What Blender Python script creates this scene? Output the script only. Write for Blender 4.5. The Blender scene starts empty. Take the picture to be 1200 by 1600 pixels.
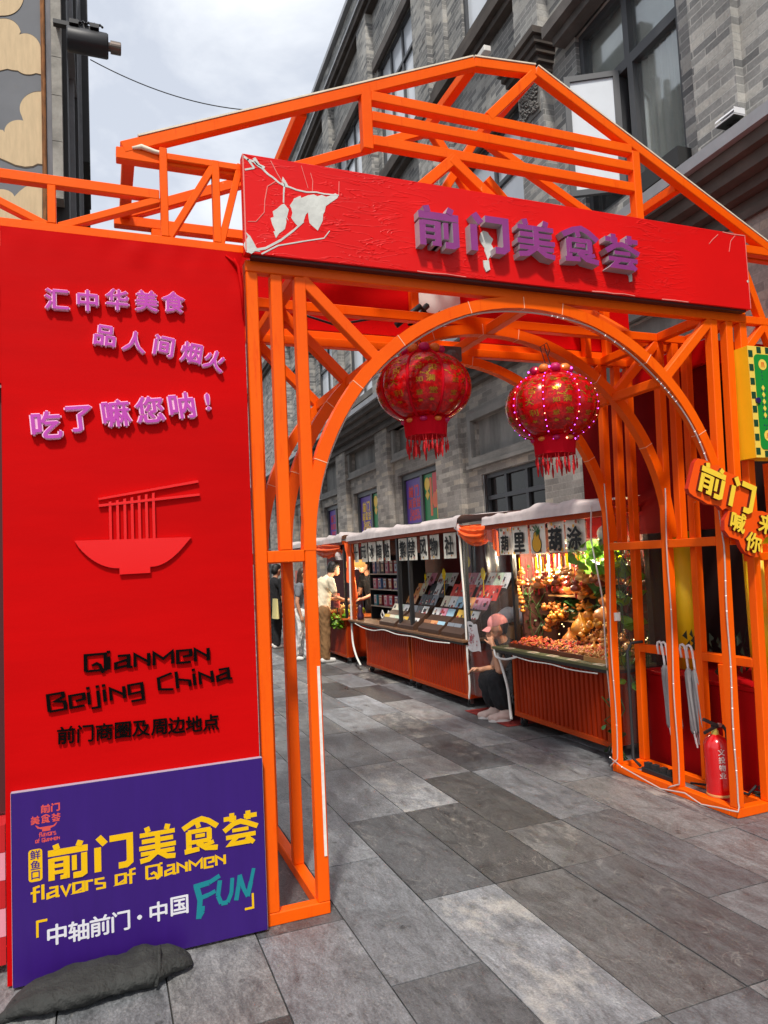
import bpy, bmesh, math, random
from math import sin, cos, pi, radians, sqrt
from mathutils import Vector, Matrix, noise, Euler
random.seed(7)
SC = bpy.context.scene
COL = SC.collection

# ------------------------------------------------------------------ camera
cd = bpy.data.cameras.new("camera"); cam = bpy.data.objects.new("camera", cd); COL.objects.link(cam)
RX = Vector((0.9309, -0.3621, -0.0465)); DN = Vector((-0.0182, 0.0813, -0.9965)); FW = Vector((0.3648, 0.9286, 0.0685))
FW.normalize(); RX = (RX - FW * RX.dot(FW)).normalized(); UP = RX.cross(FW).normalized()
cam.matrix_world = Matrix(((RX.x, UP.x, -FW.x, 0), (RX.y, UP.y, -FW.y, 0), (RX.z, UP.z, -FW.z, 1.6), (0, 0, 0, 1)))
cd.sensor_fit = 'VERTICAL'; cd.sensor_height = 24.0; cd.sensor_width = 18.0
cd.lens = 24.0 * 1125.3 / 1600.0
cd.clip_start = 0.05; cd.clip_end = 3000
SC.camera = cam

# ------------------------------------------------------------------ sky, sun, exposure
SUN_EL, SUN_AZ = radians(56), radians(205)          # azimuth clockwise from +Y: behind the camera, a little left
w = bpy.data.worlds.new("World"); SC.world = w; w.use_nodes = True
nt = w.node_tree; N = nt.nodes; L = nt.links
for n in list(N): N.remove(n)
out = N.new("ShaderNodeOutputWorld"); bg = N.new("ShaderNodeBackground"); bg.inputs[1].default_value = 0.12
sky = N.new("ShaderNodeTexSky"); sky.sky_type = 'NISHITA'; sky.sun_disc = False
sky.sun_elevation = SUN_EL; sky.sun_rotation = SUN_AZ; sky.dust_density = 2.0; sky.air_density = 1.2
tc = N.new("ShaderNodeTexCoord")
mp = N.new("ShaderNodeMapping"); mp.inputs['Scale'].default_value = (1.0, 1.0, 1.7); mp.inputs['Location'].default_value = (1.35, 0.6, 0.9)
nz = N.new("ShaderNodeTexNoise"); nz.inputs['Scale'].default_value = 2.6; nz.inputs['Detail'].default_value = 7; nz.inputs['Roughness'].default_value = 0.55
nz.inputs['Distortion'].default_value = 0.3
rp = N.new("ShaderNodeValToRGB"); rp.color_ramp.elements[0].position = 0.42; rp.color_ramp.elements[0].color = (4.0, 4.25, 4.75, 1)
rp.color_ramp.elements[1].position = 0.66; rp.color_ramp.elements[1].color = (6.9, 7.0, 7.1, 1)
mx = N.new("ShaderNodeMixRGB"); mx.inputs[0].default_value = 0.86
L.new(tc.outputs['Generated'], mp.inputs[0]); L.new(mp.outputs[0], nz.inputs['Vector']); L.new(nz.outputs['Fac'], rp.inputs[0])
L.new(sky.outputs[0], mx.inputs[1]); L.new(rp.outputs[0], mx.inputs[2]); L.new(mx.outputs[0], bg.inputs[0]); L.new(bg.outputs[0], out.inputs[0])
sl = bpy.data.lights.new("sun", 'SUN'); sun = bpy.data.objects.new("sun", sl); COL.objects.link(sun)
sl.energy = 2.4; sl.angle = radians(5.0); sl.color = (1.0, 0.95, 0.88)
sd = Vector((sin(SUN_AZ) * cos(SUN_EL), cos(SUN_AZ) * cos(SUN_EL), sin(SUN_EL)))
sun.rotation_euler = sd.to_track_quat('Z', 'Y').to_euler(); sun.location = sd * 40
VS = SC.view_settings; VS.view_transform = 'Standard'; VS.look = 'None'; VS.exposure = 0.62; VS.gamma = 1.0; VS.use_curve_mapping = False
SC.cycles.max_bounces = 8; SC.cycles.transparent_max_bounces = 24; SC.cycles.use_denoising = True

# ------------------------------------------------------------------ colour + materials
def lin(c):
    c /= 255.0
    return c / 12.92 if c <= 0.04045 else ((c + 0.055) / 1.055) ** 2.4
def rgb(r, g, b): return (lin(r), lin(g), lin(b))
MATS = {}
def mat(name, col, rough=0.5, metal=0.0, var=0.0, vs=6.0, bump=0.0, bs=40.0, spec=0.5, coat=0.0, emit=0.0, ecol=None, aniso=(1, 1, 1), rvar=0.0):
    if name in MATS: return MATS[name]
    m = bpy.data.materials.new(name); m.use_nodes = True; t = m.node_tree; p = t.nodes["Principled BSDF"]
    p.inputs['Base Color'].default_value = (*col, 1); p.inputs['Roughness'].default_value = rough; p.inputs['Metallic'].default_value = metal
    p.inputs['Specular IOR Level'].default_value = spec
    if coat: p.inputs['Coat Weight'].default_value = coat; p.inputs['Coat Roughness'].default_value = 0.12
    if emit:
        p.inputs['Emission Color'].default_value = (*(ecol or col), 1); p.inputs['Emission Strength'].default_value = emit
    if var or bump or rvar:
        c = t.nodes.new("ShaderNodeTexCoord"); mpn = t.nodes.new("ShaderNodeMapping"); mpn.inputs['Scale'].default_value = aniso
        t.links.new(c.outputs['Object'], mpn.inputs[0])
    if var or rvar:
        n1 = t.nodes.new("ShaderNodeTexNoise"); n1.inputs['Scale'].default_value = vs; n1.inputs['Detail'].default_value = 8; n1.inputs['Roughness'].default_value = 0.6
        t.links.new(mpn.outputs[0], n1.inputs['Vector'])
        r = t.nodes.new("ShaderNodeMapRange"); r.inputs[1].default_value = 0.3; r.inputs[2].default_value = 0.7
        r.inputs[3].default_value = 1 - var; r.inputs[4].default_value = 1 + var
        t.links.new(n1.outputs['Fac'], r.inputs[0])
        if var:
            mxn = t.nodes.new("ShaderNodeVectorMath"); mxn.operation = 'SCALE'; mxn.inputs[0].default_value = col
            t.links.new(r.outputs[0], mxn.inputs['Scale']); t.links.new(mxn.outputs[0], p.inputs['Base Color'])
        if rvar:
            r2 = t.nodes.new("ShaderNodeMapRange"); r2.inputs[1].default_value = 0.3; r2.inputs[2].default_value = 0.7
            r2.inputs[3].default_value = rough - rvar; r2.inputs[4].default_value = rough + rvar
            t.links.new(n1.outputs['Fac'], r2.inputs[0]); t.links.new(r2.outputs[0], p.inputs['Roughness'])
    if bump:
        n2 = t.nodes.new("ShaderNodeTexNoise"); n2.inputs['Scale'].default_value = bs; n2.inputs['Detail'].default_value = 5
        b = t.nodes.new("ShaderNodeBump"); b.inputs['Strength'].default_value = bump; b.inputs['Distance'].default_value = 0.01
        t.links.new(mpn.outputs[0], n2.inputs['Vector']); t.links.new(n2.outputs['Fac'], b.inputs['Height']); t.links.new(b.outputs[0], p.inputs['Normal'])
    MATS[name] = m
    return m
def clear_mat(name, tint=(1, 1, 1), gloss=0.1, rough=0.08, haze=0.06):
    """thin clear sheet: mostly straight-through, a little gloss, a little milky diffuse"""
    if name in MATS: return MATS[name]
    m = bpy.data.materials.new(name); m.use_nodes = True; t = m.node_tree
    for n in list(t.nodes): t.nodes.remove(n)
    o = t.nodes.new("ShaderNodeOutputMaterial"); tr = t.nodes.new("ShaderNodeBsdfTransparent"); tr.inputs[0].default_value = (*tint, 1)
    g = t.nodes.new("ShaderNodeBsdfGlossy"); g.inputs['Roughness'].default_value = rough
    d = t.nodes.new("ShaderNodeBsdfDiffuse"); d.inputs[0].default_value = (0.8, 0.8, 0.8, 1)
    m1 = t.nodes.new("ShaderNodeMixShader"); m1.inputs[0].default_value = haze
    m2 = t.nodes.new("ShaderNodeMixShader"); fr = t.nodes.new("ShaderNodeFresnel"); fr.inputs[0].default_value = 1.35
    ml = t.nodes.new("ShaderNodeMath"); ml.operation = 'MULTIPLY_ADD'; ml.inputs[1].default_value = .6; ml.inputs[2].default_value = gloss * 0.3
    t.links.new(fr.outputs[0], ml.inputs[0]); t.links.new(ml.outputs[0], m2.inputs[0])
    t.links.new(tr.outputs[0], m1.inputs[1]); t.links.new(d.outputs[0], m1.inputs[2])
    t.links.new(m1.outputs[0], m2.inputs[1]); t.links.new(g.outputs[0], m2.inputs[2]); t.links.new(m2.outputs[0], o.inputs[0])
    MATS[name] = m
    return m

# ------------------------------------------------------------------ mesh builder
class B:
    def __init__(s): s.v = []; s.f = []; s.mi = []; s.cur = 0; s.sm = []; s.smooth = False
    def add(s, vs, fs):
        o = len(s.v); s.v.extend(Vector(v) for v in vs)
        for f in fs: s.f.append(tuple(i + o for i in f)); s.mi.append(s.cur); s.sm.append(s.smooth)
    def quad(s, a, b, c, d): s.add([a, b, c, d], [(0, 1, 2, 3)])
    def box(s, x0, x1, y0, y1, z0, z1):
        s.add([(x0, y0, z0), (x1, y0, z0), (x1, y1, z0), (x0, y1, z0), (x0, y0, z1), (x1, y0, z1), (x1, y1, z1), (x0, y1, z1)],
              [(0, 3, 2, 1), (4, 5, 6, 7), (0, 1, 5, 4), (1, 2, 6, 5), (2, 3, 7, 6), (3, 0, 4, 7)])
    def bar(s, p, q, wd=0.056, dp=0.056, up=(0, 1, 0)):
        """square tube from p to q; dp is its size along 'up'"""
        p, q, up = Vector(p), Vector(q), Vector(up); d = (q - p).normalized()
        side = d.cross(up).normalized(); u2 = side.cross(d).normalized()
        a, b = side * (wd / 2), u2 * (dp / 2)
        vs = [p - a - b, p + a - b, p + a + b, p - a + b, q - a - b, q + a - b, q + a + b, q - a + b]
        s.add(vs, [(0, 3, 2, 1), (4, 5, 6, 7), (0, 1, 5, 4), (1, 2, 6, 5), (2, 3, 7, 6), (3, 0, 4, 7)])
    def tube(s, pts, r, n=8, cap=True):
        """round tube through points; r a number or a list"""
        pts = [Vector(p) for p in pts]; m = len(pts); rs = r if isinstance(r, (list, tuple)) else [r] * m
        rings = []; prev = None
        for i, p in enumerate(pts):
            d = (pts[min(i + 1, m - 1)] - pts[max(i - 1, 0)])
            d = d.normalized() if d.length > 1e-9 else Vector((0, 0, 1))
            if prev is None:
                a = d.orthogonal().normalized()
            else:
                a = (prev - d * prev.dot(d)); a = a.normalized() if a.length > 1e-6 else d.orthogonal().normalized()
            prev = a; b = d.cross(a)
            rings.append([p + (a * cos(2 * pi * k / n) + b * sin(2 * pi * k / n)) * rs[i] for k in range(n)])
        vs = [v for R in rings for v in R]; fs = []
        for i in range(m - 1):
            for k in range(n):
                k2 = (k + 1) % n; fs.append((i * n + k, i * n + k2, (i + 1) * n + k2, (i + 1) * n + k))
        if cap: fs.append(tuple(range(n))[::-1]); fs.append(tuple((m - 1) * n + k for k in range(n)))
        s.add(vs, fs)
    def lathe(s, prof, c=(0, 0, 0), n=24, axis='z', mod=None):
        """prof: list of (r, h)"""
        c = Vector(c); vs = []; fs = []; m = len(prof); st = []
        for (r, h) in prof:
            st.append(len(vs))
            if r < 1e-6:
                vs.append(c + (Vector((0, 0, h)) if axis == 'z' else Vector((h, 0, 0)) if axis == 'x' else Vector((0, h, 0)))); continue
            for k in range(n):
                t = 2 * pi * k / n; rr = r * (mod(t) if mod else 1)
                if axis == 'z': vs.append(c + Vector((rr * cos(t), rr * sin(t), h)))
                elif axis == 'x': vs.append(c + Vector((h, rr * cos(t), rr * sin(t))))
                else: vs.append(c + Vector((rr * cos(t), h, rr * sin(t))))
        for i in range(m - 1):
            for k in range(n):
                k2 = (k + 1) % n; a0, a1 = prof[i][0] < 1e-6, prof[i + 1][0] < 1e-6; p, q = st[i], st[i + 1]
                if a0 and a1: continue
                if a0: fs.append((p, q + k2, q + k))
                elif a1: fs.append((p + k, p + k2, q))
                else: fs.append((p + k, p + k2, q + k2, q + k))
        if prof[0][0] > 1e-5: fs.append(tuple(range(n))[::-1])
        if prof[-1][0] > 1e-5 and not (m == 2 and prof[0][0] < 1e-6): fs.append(tuple(st[-1] + k for k in range(n)))
        s.add(vs, fs)
    def ball(s, c, r, nu=10, nv=6, sc=(1, 1, 1)):
        c = Vector(c); vs = [c + Vector((0, 0, -r * sc[2]))]; fs = []
        for j in range(1, nv):
            t = -pi / 2 + pi * j / nv
            for k in range(nu): vs.append(c + Vector((r * sc[0] * cos(t) * cos(2 * pi * k / nu), r * sc[1] * cos(t) * sin(2 * pi * k / nu), r * sc[2] * sin(t))))
        vs.append(c + Vector((0, 0, r * sc[2])))
        for k in range(nu): fs.append((0, 1 + (k + 1) % nu, 1 + k))
        for j in range(nv - 2):
            for k in range(nu):
                a = 1 + j * nu + k; b = 1 + j * nu + (k + 1) % nu; fs.append((a, b, b + nu, a + nu))
        o = 1 + (nv - 2) * nu
        for k in range(nu): fs.append((o + k, o + (k + 1) % nu, len(vs) - 1))
        s.add(vs, fs)
    def poly(s, pts, h, M=None, back=True):
        """extruded 2D polygon: pts (x,y) -> local x,y ; thickness 0..h along +z ; M maps to world"""
        n = len(pts); M = M or Matrix()
        vs = [M @ Vector((x, y, h)) for x, y in pts] + [M @ Vector((x, y, 0)) for x, y in pts]
        cur = s.cur
        s.add(vs, [tuple(range(n))] + ([tuple(range(2 * n - 1, n - 1, -1))] if back else []))
        s.cur = cur + getattr(s, 'side_mi', 0)
        s.add(vs, [(i, i + n, (i + 1) % n + n, (i + 1) % n) for i in range(n)]); s.cur = cur
    def grid(s, fn, nu, nv):
        vs = [fn(i / nu, j / nv) for j in range(nv + 1) for i in range(nu + 1)]
        s.add(vs, [(j * (nu + 1) + i, j * (nu + 1) + i + 1, (j + 1) * (nu + 1) + i + 1, (j + 1) * (nu + 1) + i) for j in range(nv) for i in range(nu)])
    def mesh_in(s, me, M=None, mi=None):
        M = M or Matrix(); o = len(s.v)
        s.v.extend(M @ v.co for v in me.vertices)
        for p in me.polygons:
            s.f.append(tuple(i + o for i in p.vertices)); s.mi.append(s.cur if mi is None else mi); s.sm.append(s.smooth)

ROOT = {}
def link_mesh(name, b, mats, Minv=None, bevel=0.0):
    me = bpy.data.meshes.new(name)
    vs = [(Minv @ v) if Minv else v for v in b.v]
    me.from_pydata([tuple(v) for v in vs], [], b.f); 
    for m in (mats if isinstance(mats, (list, tuple)) else [mats]): me.materials.append(m)
    me.polygons.foreach_set('material_index', b.mi); me.polygons.foreach_set('use_smooth', b.sm)
    if bevel:
        bm = bmesh.new(); bm.from_mesh(me)
        bmesh.ops.bevel(bm, geom=list(bm.edges), offset=bevel, segments=1, affect='EDGES', clamp_overlap=True)
        bm.to_mesh(me); bm.free()
    me.update(); me.validate()
    o = bpy.data.objects.new(name, me); COL.objects.link(o)
    return o
def thing(name, label, cat, loc=(0, 0, 0), rotz=0.0, group=None):
    o = bpy.data.objects.new(name, None); COL.objects.link(o); o.empty_display_size = 0.1
    o.location = loc; o.rotation_euler = (0, 0, rotz); tag(o, label, cat, group)
    ROOT[o.name] = Matrix.Translation(loc) @ Matrix.Rotation(rotz, 4, 'Z')
    return o
def tag(o, label=None, cat=None, group=None, kind=None):
    if label: o['label'] = label
    if cat: o['category'] = cat
    if group: o['group'] = group
    if kind: o['kind'] = kind
    return o
def part(name, b, mats, parent, local=False, bevel=0.0):
    R = ROOT[parent.name]
    o = link_mesh(name, b, mats, None if local else R.inverted(), bevel)
    o.parent = parent; ROOT[o.name] = R
    return o
def solo(name, b, mats, label, cat, group=None, bevel=0.0, at=None):
    """a thing that is one mesh; its origin goes to its base"""
    if at is None:
        xs = [v.x for v in b.v]; ys = [v.y for v in b.v]; zs = [v.z for v in b.v]
        at = ((min(xs) + max(xs)) / 2, (min(ys) + max(ys)) / 2, min(zs))
    M = Matrix.Translation(at)
    o = link_mesh(name, b, mats, M.inverted(), bevel); o.location = at
    ROOT[o.name] = M
    return tag(o, label, cat, group)
def struct(name, b, mats):
    return tag(link_mesh(name, b, mats), kind='structure')
def stuff(name, b, mats, label=None, cat=None):
    return tag(link_mesh(name, b, mats), label, cat, None, 'stuff')
def copy_tree(o, loc=None, rotz=None, label=None):
    def cp(x, par):
        c = x.copy(); COL.objects.link(c)
        if par is not None: c.parent = par
        for ch in list(x.children): cp(ch, c)
        return c
    c = cp(o, None)
    if loc is not None: c.location = loc
    if rotz is not None: c.rotation_euler = (0, 0, rotz)
    if label: c['label'] = label
    return c

# ------------------------------------------------------------------ lettering
_TX = {}
def glyphs(txt, ext=0.0, bold=0.0):
    """mesh of a string in the built-in font, size 1, centred; 'bold' thickens it by shifted copies"""
    key = (txt, ext, bold)
    if key in _TX: return _TX[key]
    c = bpy.data.curves.new('lettering', 'FONT'); c.body = txt; c.size = 1.0; c.extrude = ext / 2; c.align_x = 'CENTER'; c.resolution_u = 3
    o = bpy.data.objects.new('lettering', c); COL.objects.link(o)
    dg = bpy.context.evaluated_depsgraph_get(); me = bpy.data.meshes.new_from_object(o.evaluated_get(dg))
    bpy.data.objects.remove(o); bpy.data.curves.remove(c)
    b = B(); offs = [(0, 0)]
    if bold: offs = [(0, 0), (bold, 0), (-bold, 0), (0, bold * .8), (0, -bold * .8)]
    ys = [v.co.y for v in me.vertices] or [0]; xs = [v.co.x for v in me.vertices] or [0]
    cy = (min(ys) + max(ys)) / 2; cx = (min(xs) + max(xs)) / 2
    for i, (dx, dy) in enumerate(offs): b.mesh_in(me, Matrix.Translation((dx - cx, dy - cy, ext / 2 + i * 0.0012)))
    m2 = bpy.data.meshes.new('lettering'); m2.from_pydata([tuple(v) for v in b.v], [], b.f); m2.update()
    bpy.data.meshes.remove(me); _TX[key] = m2
    return m2
def put_text(b, txt, M, ext=0.0, bold=0.0, side=None):
    me = glyphs(txt, ext, bold); N3 = M
    if side is None: b.mesh_in(me, N3); return
    o = len(b.v); b.v.extend(N3 @ v.co for v in me.vertices)
    for p in me.polygons:
        b.f.append(tuple(i + o for i in p.vertices)); b.mi.append(b.cur if p.normal.z > 0.5 else side); b.sm.append(False)
def face_front(x, y, z, size=1.0, rot=0.0, sx=1.0, shear=0.0):
    """matrix: lettering plane onto a surface that faces -Y (towards the camera), at (x,y,z)"""
    S = Matrix(((size * sx, size * shear, 0, 0), (0, size, 0, 0), (0, 0, size, 0), (0, 0, 0, 1)))
    R = Matrix(((1, 0, 0, 0), (0, 0, -1, 0), (0, 1, 0, 0), (0, 0, 0, 1)))
    return Matrix.Translation((x, y, z)) @ R @ Matrix.Rotation(rot, 4, 'Z') @ S
def face_street(x, y, z, size=1.0, rot=0.0, sx=1.0):
    """lettering plane onto a surface that faces -X (the street side of the stalls); text runs towards -Y"""
    S = Matrix.Diagonal((size * sx, size, size, 1))
    R = Matrix(((0, 0, -1, 0), (-1, 0, 0, 0), (0, 1, 0, 0), (0, 0, 0, 1)))
    return Matrix.Translation((x, y, z)) @ R @ Matrix.Rotation(rot, 4, 'Z') @ S

# block characters of the sign, drawn as strokes in a 10 x 10 box: (points, width)
HERO = {
 '前': [([(0.2, 7.4), (9.8, 7.4)], 1.7), ([(2.4, 8.2), (2.0, 9.6)], 1.5), ([(7.5, 8.2), (8.1, 9.6)], 1.5),
       ([(1.0, 6.0), (1.0, 0.2)], 1.5), ([(1.0, 5.6), (4.9, 5.6)], 1.0), ([(4.6, 6.0), (4.6, 0.2)], 1.5), ([(1.6, 3.9), (3.9, 3.9)], 0.9), ([(1.6, 2.2), (3.9, 2.2)], 0.9),
       ([(3.1, 0.7), (4.7, 0.7)], 1.0), ([(6.5, 5.9), (6.5, 2.0)], 1.2), ([(8.9, 6.2), (8.9, 1.0), (8.2, 0.6), (6.2, 0.6)], 1.5)],
 '门': [([(1.2, 9.6), (2.9, 7.4)], 1.7), ([(1.0, 6.8), (1.0, 0.2)], 1.7), ([(4.0, 8.6), (9.1, 8.6), (9.1, 1.6), (8.2, 0.9), (6.2, 0.9)], 1.7)],
 '美': [([(2.6, 8.4), (2.2, 9.8)], 1.4), ([(7.4, 8.4), (7.8, 9.8)], 1.4), ([(0.4, 7.7), (9.6, 7.7)], 1.2), ([(0.9, 5.9), (9.1, 5.9)], 1.2), ([(0.2, 4.1), (9.8, 4.1)], 1.2),
       ([(5.0, 8.0), (5.0, 2.6)], 1.4), ([(0.6, 2.5), (9.4, 2.5)], 1.1), ([(4.6, 2.4), (2.6, 0.9), (0.4, 0.6)], 1.3), ([(5.4, 2.4), (7.4, 0.9), (9.6, 0.6)], 1.3)],
 '食': [([(0.3, 7.4), (3.2, 9.0), (5.4, 9.6), (7.2, 8.8), (9.7, 6.8)], 1.5), ([(4.2, 8.6), (4.6, 7.2)], 1.3), ([(1.6, 6.3), (7.8, 6.3)], 1.2), ([(1.8, 6.4), (1.8, 0.6)], 1.5),
       ([(7.4, 6.4), (7.4, 3.4)], 1.4), ([(3.6, 4.9), (6.2, 4.9)], 1.0), ([(1.8, 3.3), (7.9, 3.3)], 1.1), ([(0.6, 0.9), (4.6, 1.2)], 1.3), ([(4.2, 3.0), (6.4, 1.2), (9.6, 0.7)], 1.4), ([(6.2, 1.9), (8.6, 2.6)], 1.0)],
 '荟': [([(0.3, 8.2), (3.8, 8.2)], 1.3), ([(6.0, 8.2), (9.7, 8.2)], 1.3), ([(2.6, 9.7), (2.6, 7.2)], 1.4), ([(7.2, 9.7), (7.2, 7.2)], 1.4),
       ([(0.3, 4.8), (3.0, 6.6), (5.0, 7.0), (7.0, 6.2), (9.8, 4.8)], 1.4), ([(2.6, 4.6), (7.2, 4.6)], 1.0), ([(0.8, 2.8), (9.2, 2.8)], 1.2), ([(3.8, 2.6), (2.0, 0.8), (7.6, 0.8)], 1.3), ([(6.6, 2.2), (8.6, 0.3)], 1.3)],
}
LATIN = {  # angular display letters on a grid 0..4 wide, x-height 4, ascender 6
 'Q': (4.2, [[(0, 0), (0, 5), (3.6, 5), (3.6, 0), (0, 0)], [(1.2, 1.6), (2.0, 2.2), (2.6, 1.6), (3.2, -.9)]]), 'i': (1.2, [[(0, 0), (0, 4)], [(0, 5.0), (0, 5.8)]]),
 'a': (3.7, [[(.5, 3.9), (2.5, 3.9), (2.5, .2), (3.2, .1)], [(2.3, 2.5), (.1, 1.7), (.1, .1), (2.3, .7)]]), 'n': (3.6, [[(0, 0), (0, 4), (2.6, 1.2)], [(2.6, 0), (2.6, 4)]]),
 'm': (4.6, [[(0, 0), (0, 4), (1.8, 1.8), (3.6, 4), (3.6, 0)]]), 'e': (3.5, [[(2.6, 0), (0, 0), (0, 3.9), (2.6, 3.9), (2.6, 2.1), (1.0, 1.9)]]),
 'B': (4.0, [[(0, 0), (0, 5.4), (2.8, 5.4), (2.8, 4.0), (1.2, 3.0), (3.0, 2.4), (3.0, 0), (0, 0)]]), 'j': (1.8, [[(.6, 4), (.6, -1.4), (-.9, -1.4)], [(.6, 5.0), (.6, 5.8)]]),
 'g': (3.6, [[(2.6, 1.2), (0, 1.0), (0, 4), (2.6, 4), (2.6, -1.5), (.2, -1.5)]]), 'C': (3.7, [[(2.8, 5.6), (0, 4.6), (0, .8), (2.8, 0)]]), 'h': (3.6, [[(0, 0), (0, 5.8)], [(0, 3.2), (2.6, 2.0), (2.6, 0)]]),
 'f': (2.8, [[(.6, -.6), (.6, 5), (2.0, 5.4)], [(-.4, 3.2), (2.0, 3.2)]]), 'l': (1.2, [[(0, 0), (0, 5.8)]]), 'v': (3.3, [[(0, 4), (1.2, 0), (2.4, 4)]]),
 'o': (3.5, [[(0, 0), (0, 3.9), (2.6, 3.9), (2.6, .2), (0, 0), (2.6, 1.6)]]), 'r': (2.6, [[(0, 0), (0, 3.8), (1.8, 3.8)]]), 's': (3.2, [[(2.3, 3.8), (0, 3.8), (0, 2.2), (2.3, 1.7), (2.3, 0), (0, 0)]]), ' ': (2.4, []),
}
def stroke(b, pts, wd, M, h, lift=0.0):
    """a polyline of constant width as one mitred, extruded polygon"""
    P = [Vector((x, y)) for x, y in pts]; n = len(P); Lf = []; Rt = []
    for i in range(n):
        d0 = (P[i] - P[i - 1]).normalized() if i > 0 else None; d1 = (P[i + 1] - P[i]).normalized() if i < n - 1 else None
        if d0 is None: d0 = d1
        if d1 is None: d1 = d0
        n0 = Vector((-d0.y, d0.x)); n1 = Vector((-d1.y, d1.x)); m = n0 + n1
        m = m.normalized() if m.length > 1e-4 else n0
        k = 1.0 / max(0.45, m.dot(n0)); Lf.append(P[i] + m * (wd / 2 * k)); Rt.append(P[i] - m * (wd / 2 * k))
    Mz = M @ Matrix.Translation((0, 0, lift))
    for i in range(n - 1):
        q = [Lf[i], Rt[i], Rt[i + 1], Lf[i + 1]]
        b.poly([(v.x, v.y) for v in q], h * (1 + i * 0.004), Mz)
def hero(b, ch, M, h):
    """one block character; M maps the 10 x 10 box (centred) to the world, h in box units"""
    Mc = M @ Matrix.Translation((-5, -5, 0))
    for i, (pts, wd) in enumerate(HERO[ch]): stroke(b, pts, wd, Mc, h + i * 0.03)
def latin(b, txt, M, h, wd=0.95):
    """angular Latin lettering; centred; unit = grid step"""
    tot = sum(LATIN[c][0] for c in txt) + 0.0; x = -tot / 2
    for c in txt:
        adv, st = LATIN[c]
        for i, pts in enumerate(st): stroke(b, [(x + px + .5, py - 2) for px, py in pts], wd, M, h + i * 0.02 + (ord(c) % 7) * .003)
        x += adv

# ------------------------------------------------------------------ bodies: tapered capsules fused by a voxel remesh
def fused(name, chains, vox, mats, parent, smooth=3, fold=0.0):
    """chains: lists of (point, radius[, squash]); one continuous surface"""
    b = B()
    for ch in chains:
        for i, (p, r) in enumerate(ch):
            b.ball(p, r, 12, 8)
            if i + 1 < len(ch): b.tube([p, ch[i + 1][0]], [r, ch[i + 1][1]], 12)
    me = bpy.data.meshes.new(name); me.from_pydata([tuple(v) for v in b.v], [], b.f); me.update()
    o = bpy.data.objects.new(name, me); COL.objects.link(o)
    m = o.modifiers.new('remesh', 'REMESH'); m.mode = 'VOXEL'; m.voxel_size = vox
    if smooth:
        s = o.modifiers.new('smooth', 'SMOOTH'); s.iterations = smooth; s.factor = 0.5
    dg = bpy.context.evaluated_depsgraph_get(); m2 = bpy.data.meshes.new_from_object(o.evaluated_get(dg))
    bpy.data.objects.remove(o); bpy.data.meshes.remove(me)
    if fold:
        for v in m2.vertices:
            p = v.co; v.co = p + v.normal * fold * (noise.noise((p.x * 16 + p.z * 9, p.y * 16 - p.z * 7, p.z * 5)) + .6 * noise.noise((p.x * 30, p.y * 30, p.z * 22 + p.x * 20)))
    R = ROOT[parent.name]; m2.transform(R.inverted()); m2.materials.clear()
    for mm in (mats if isinstance(mats, (list, tuple)) else [mats]): m2.materials.append(mm)
    m2.polygons.foreach_set('use_smooth', [True] * len(m2.polygons)); m2.name = name
    o2 = bpy.data.objects.new(name, m2); COL.objects.link(o2); o2.parent = parent; ROOT[o2.name] = R
    return o2
# ------------------------------------------------------------------ shared materials
def worn_paint(name, col, dark, pale):
    m = mat(name, col, .42, var=.001, bump=.08, bs=60, rvar=.1, vs=3.0, spec=.16); t = m.node_tree; p = t.nodes['Principled BSDF']; k = t.links.new
    c = t.nodes.new("ShaderNodeTexCoord")
    def layer(prev, scale, sc, lo, hi, colour, amt):
        mpn = t.nodes.new("ShaderNodeMapping"); mpn.inputs['Scale'].default_value = sc; k(c.outputs['Object'], mpn.inputs[0])
        n = t.nodes.new("ShaderNodeTexNoise"); n.inputs['Scale'].default_value = scale; n.inputs['Detail'].default_value = 8; n.inputs['Roughness'].default_value = .65; k(mpn.outputs[0], n.inputs['Vector'])
        r = t.nodes.new("ShaderNodeMapRange"); r.inputs[1].default_value = lo; r.inputs[2].default_value = hi; r.inputs[3].default_value = 0; r.inputs[4].default_value = amt; k(n.outputs['Fac'], r.inputs[0])
        x = t.nodes.new("ShaderNodeMixRGB"); x.inputs[2].default_value = (*colour, 1); k(r.outputs[0], x.inputs[0])
        if prev is None: x.inputs[1].default_value = (*col, 1)
        else: k(prev, x.inputs[1])
        return x.outputs[0]
    o = layer(None, 1.6, (1, 1, .6), .40, .72, dark, .55)
    o = layer(o, 34, (1, 1, .12), .58, .74, dark, .8)
    o = layer(o, 75, (1, 1, 1), .68, .74, (.12, .05, .02), .6)
    o = layer(o, 22, (1, 1, 1), .70, .73, pale, .7)
    k(o, p.inputs['Base Color'])
    return m
ORANGE = worn_paint('orange_paint', (.94, .122, .0015), (.80, .062, .001), (.9, .38, .16))
ORANGE2 = mat('orange_paint_stall', rgb(205, 62, 12), 0.42, var=0.1, vs=4.0, bump=0.05)
WHITE = mat('white_plastic', rgb(225, 222, 215), 0.5, var=0.05)
CREAM = mat('cream_foam_strip', rgb(226, 212, 190), 0.8, var=0.12, vs=14)
BLACK = mat('black_plastic', (0.012, 0.012, 0.013), 0.45)
RUBBER = mat('black_rubber', (0.015, 0.015, 0.016), 0.75)
STEEL = mat('brushed_steel', (0.5, 0.5, 0.5), 0.3, metal=1.0, var=0.1)
REDCLOTH = mat('red_banner_cloth', (.55, .0015, .002), 0.62, var=0.10, vs=1.6, bump=0.16, bs=5, spec=0.06, aniso=(.5, 1, 2.2), rvar=.12)
YELLOW = mat('yellow_paint', rgb(240, 196, 20), 0.4, var=0.05)
SKIN = mat('skin', rgb(206, 150, 118), 0.55, var=0.06, vs=20)
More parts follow.
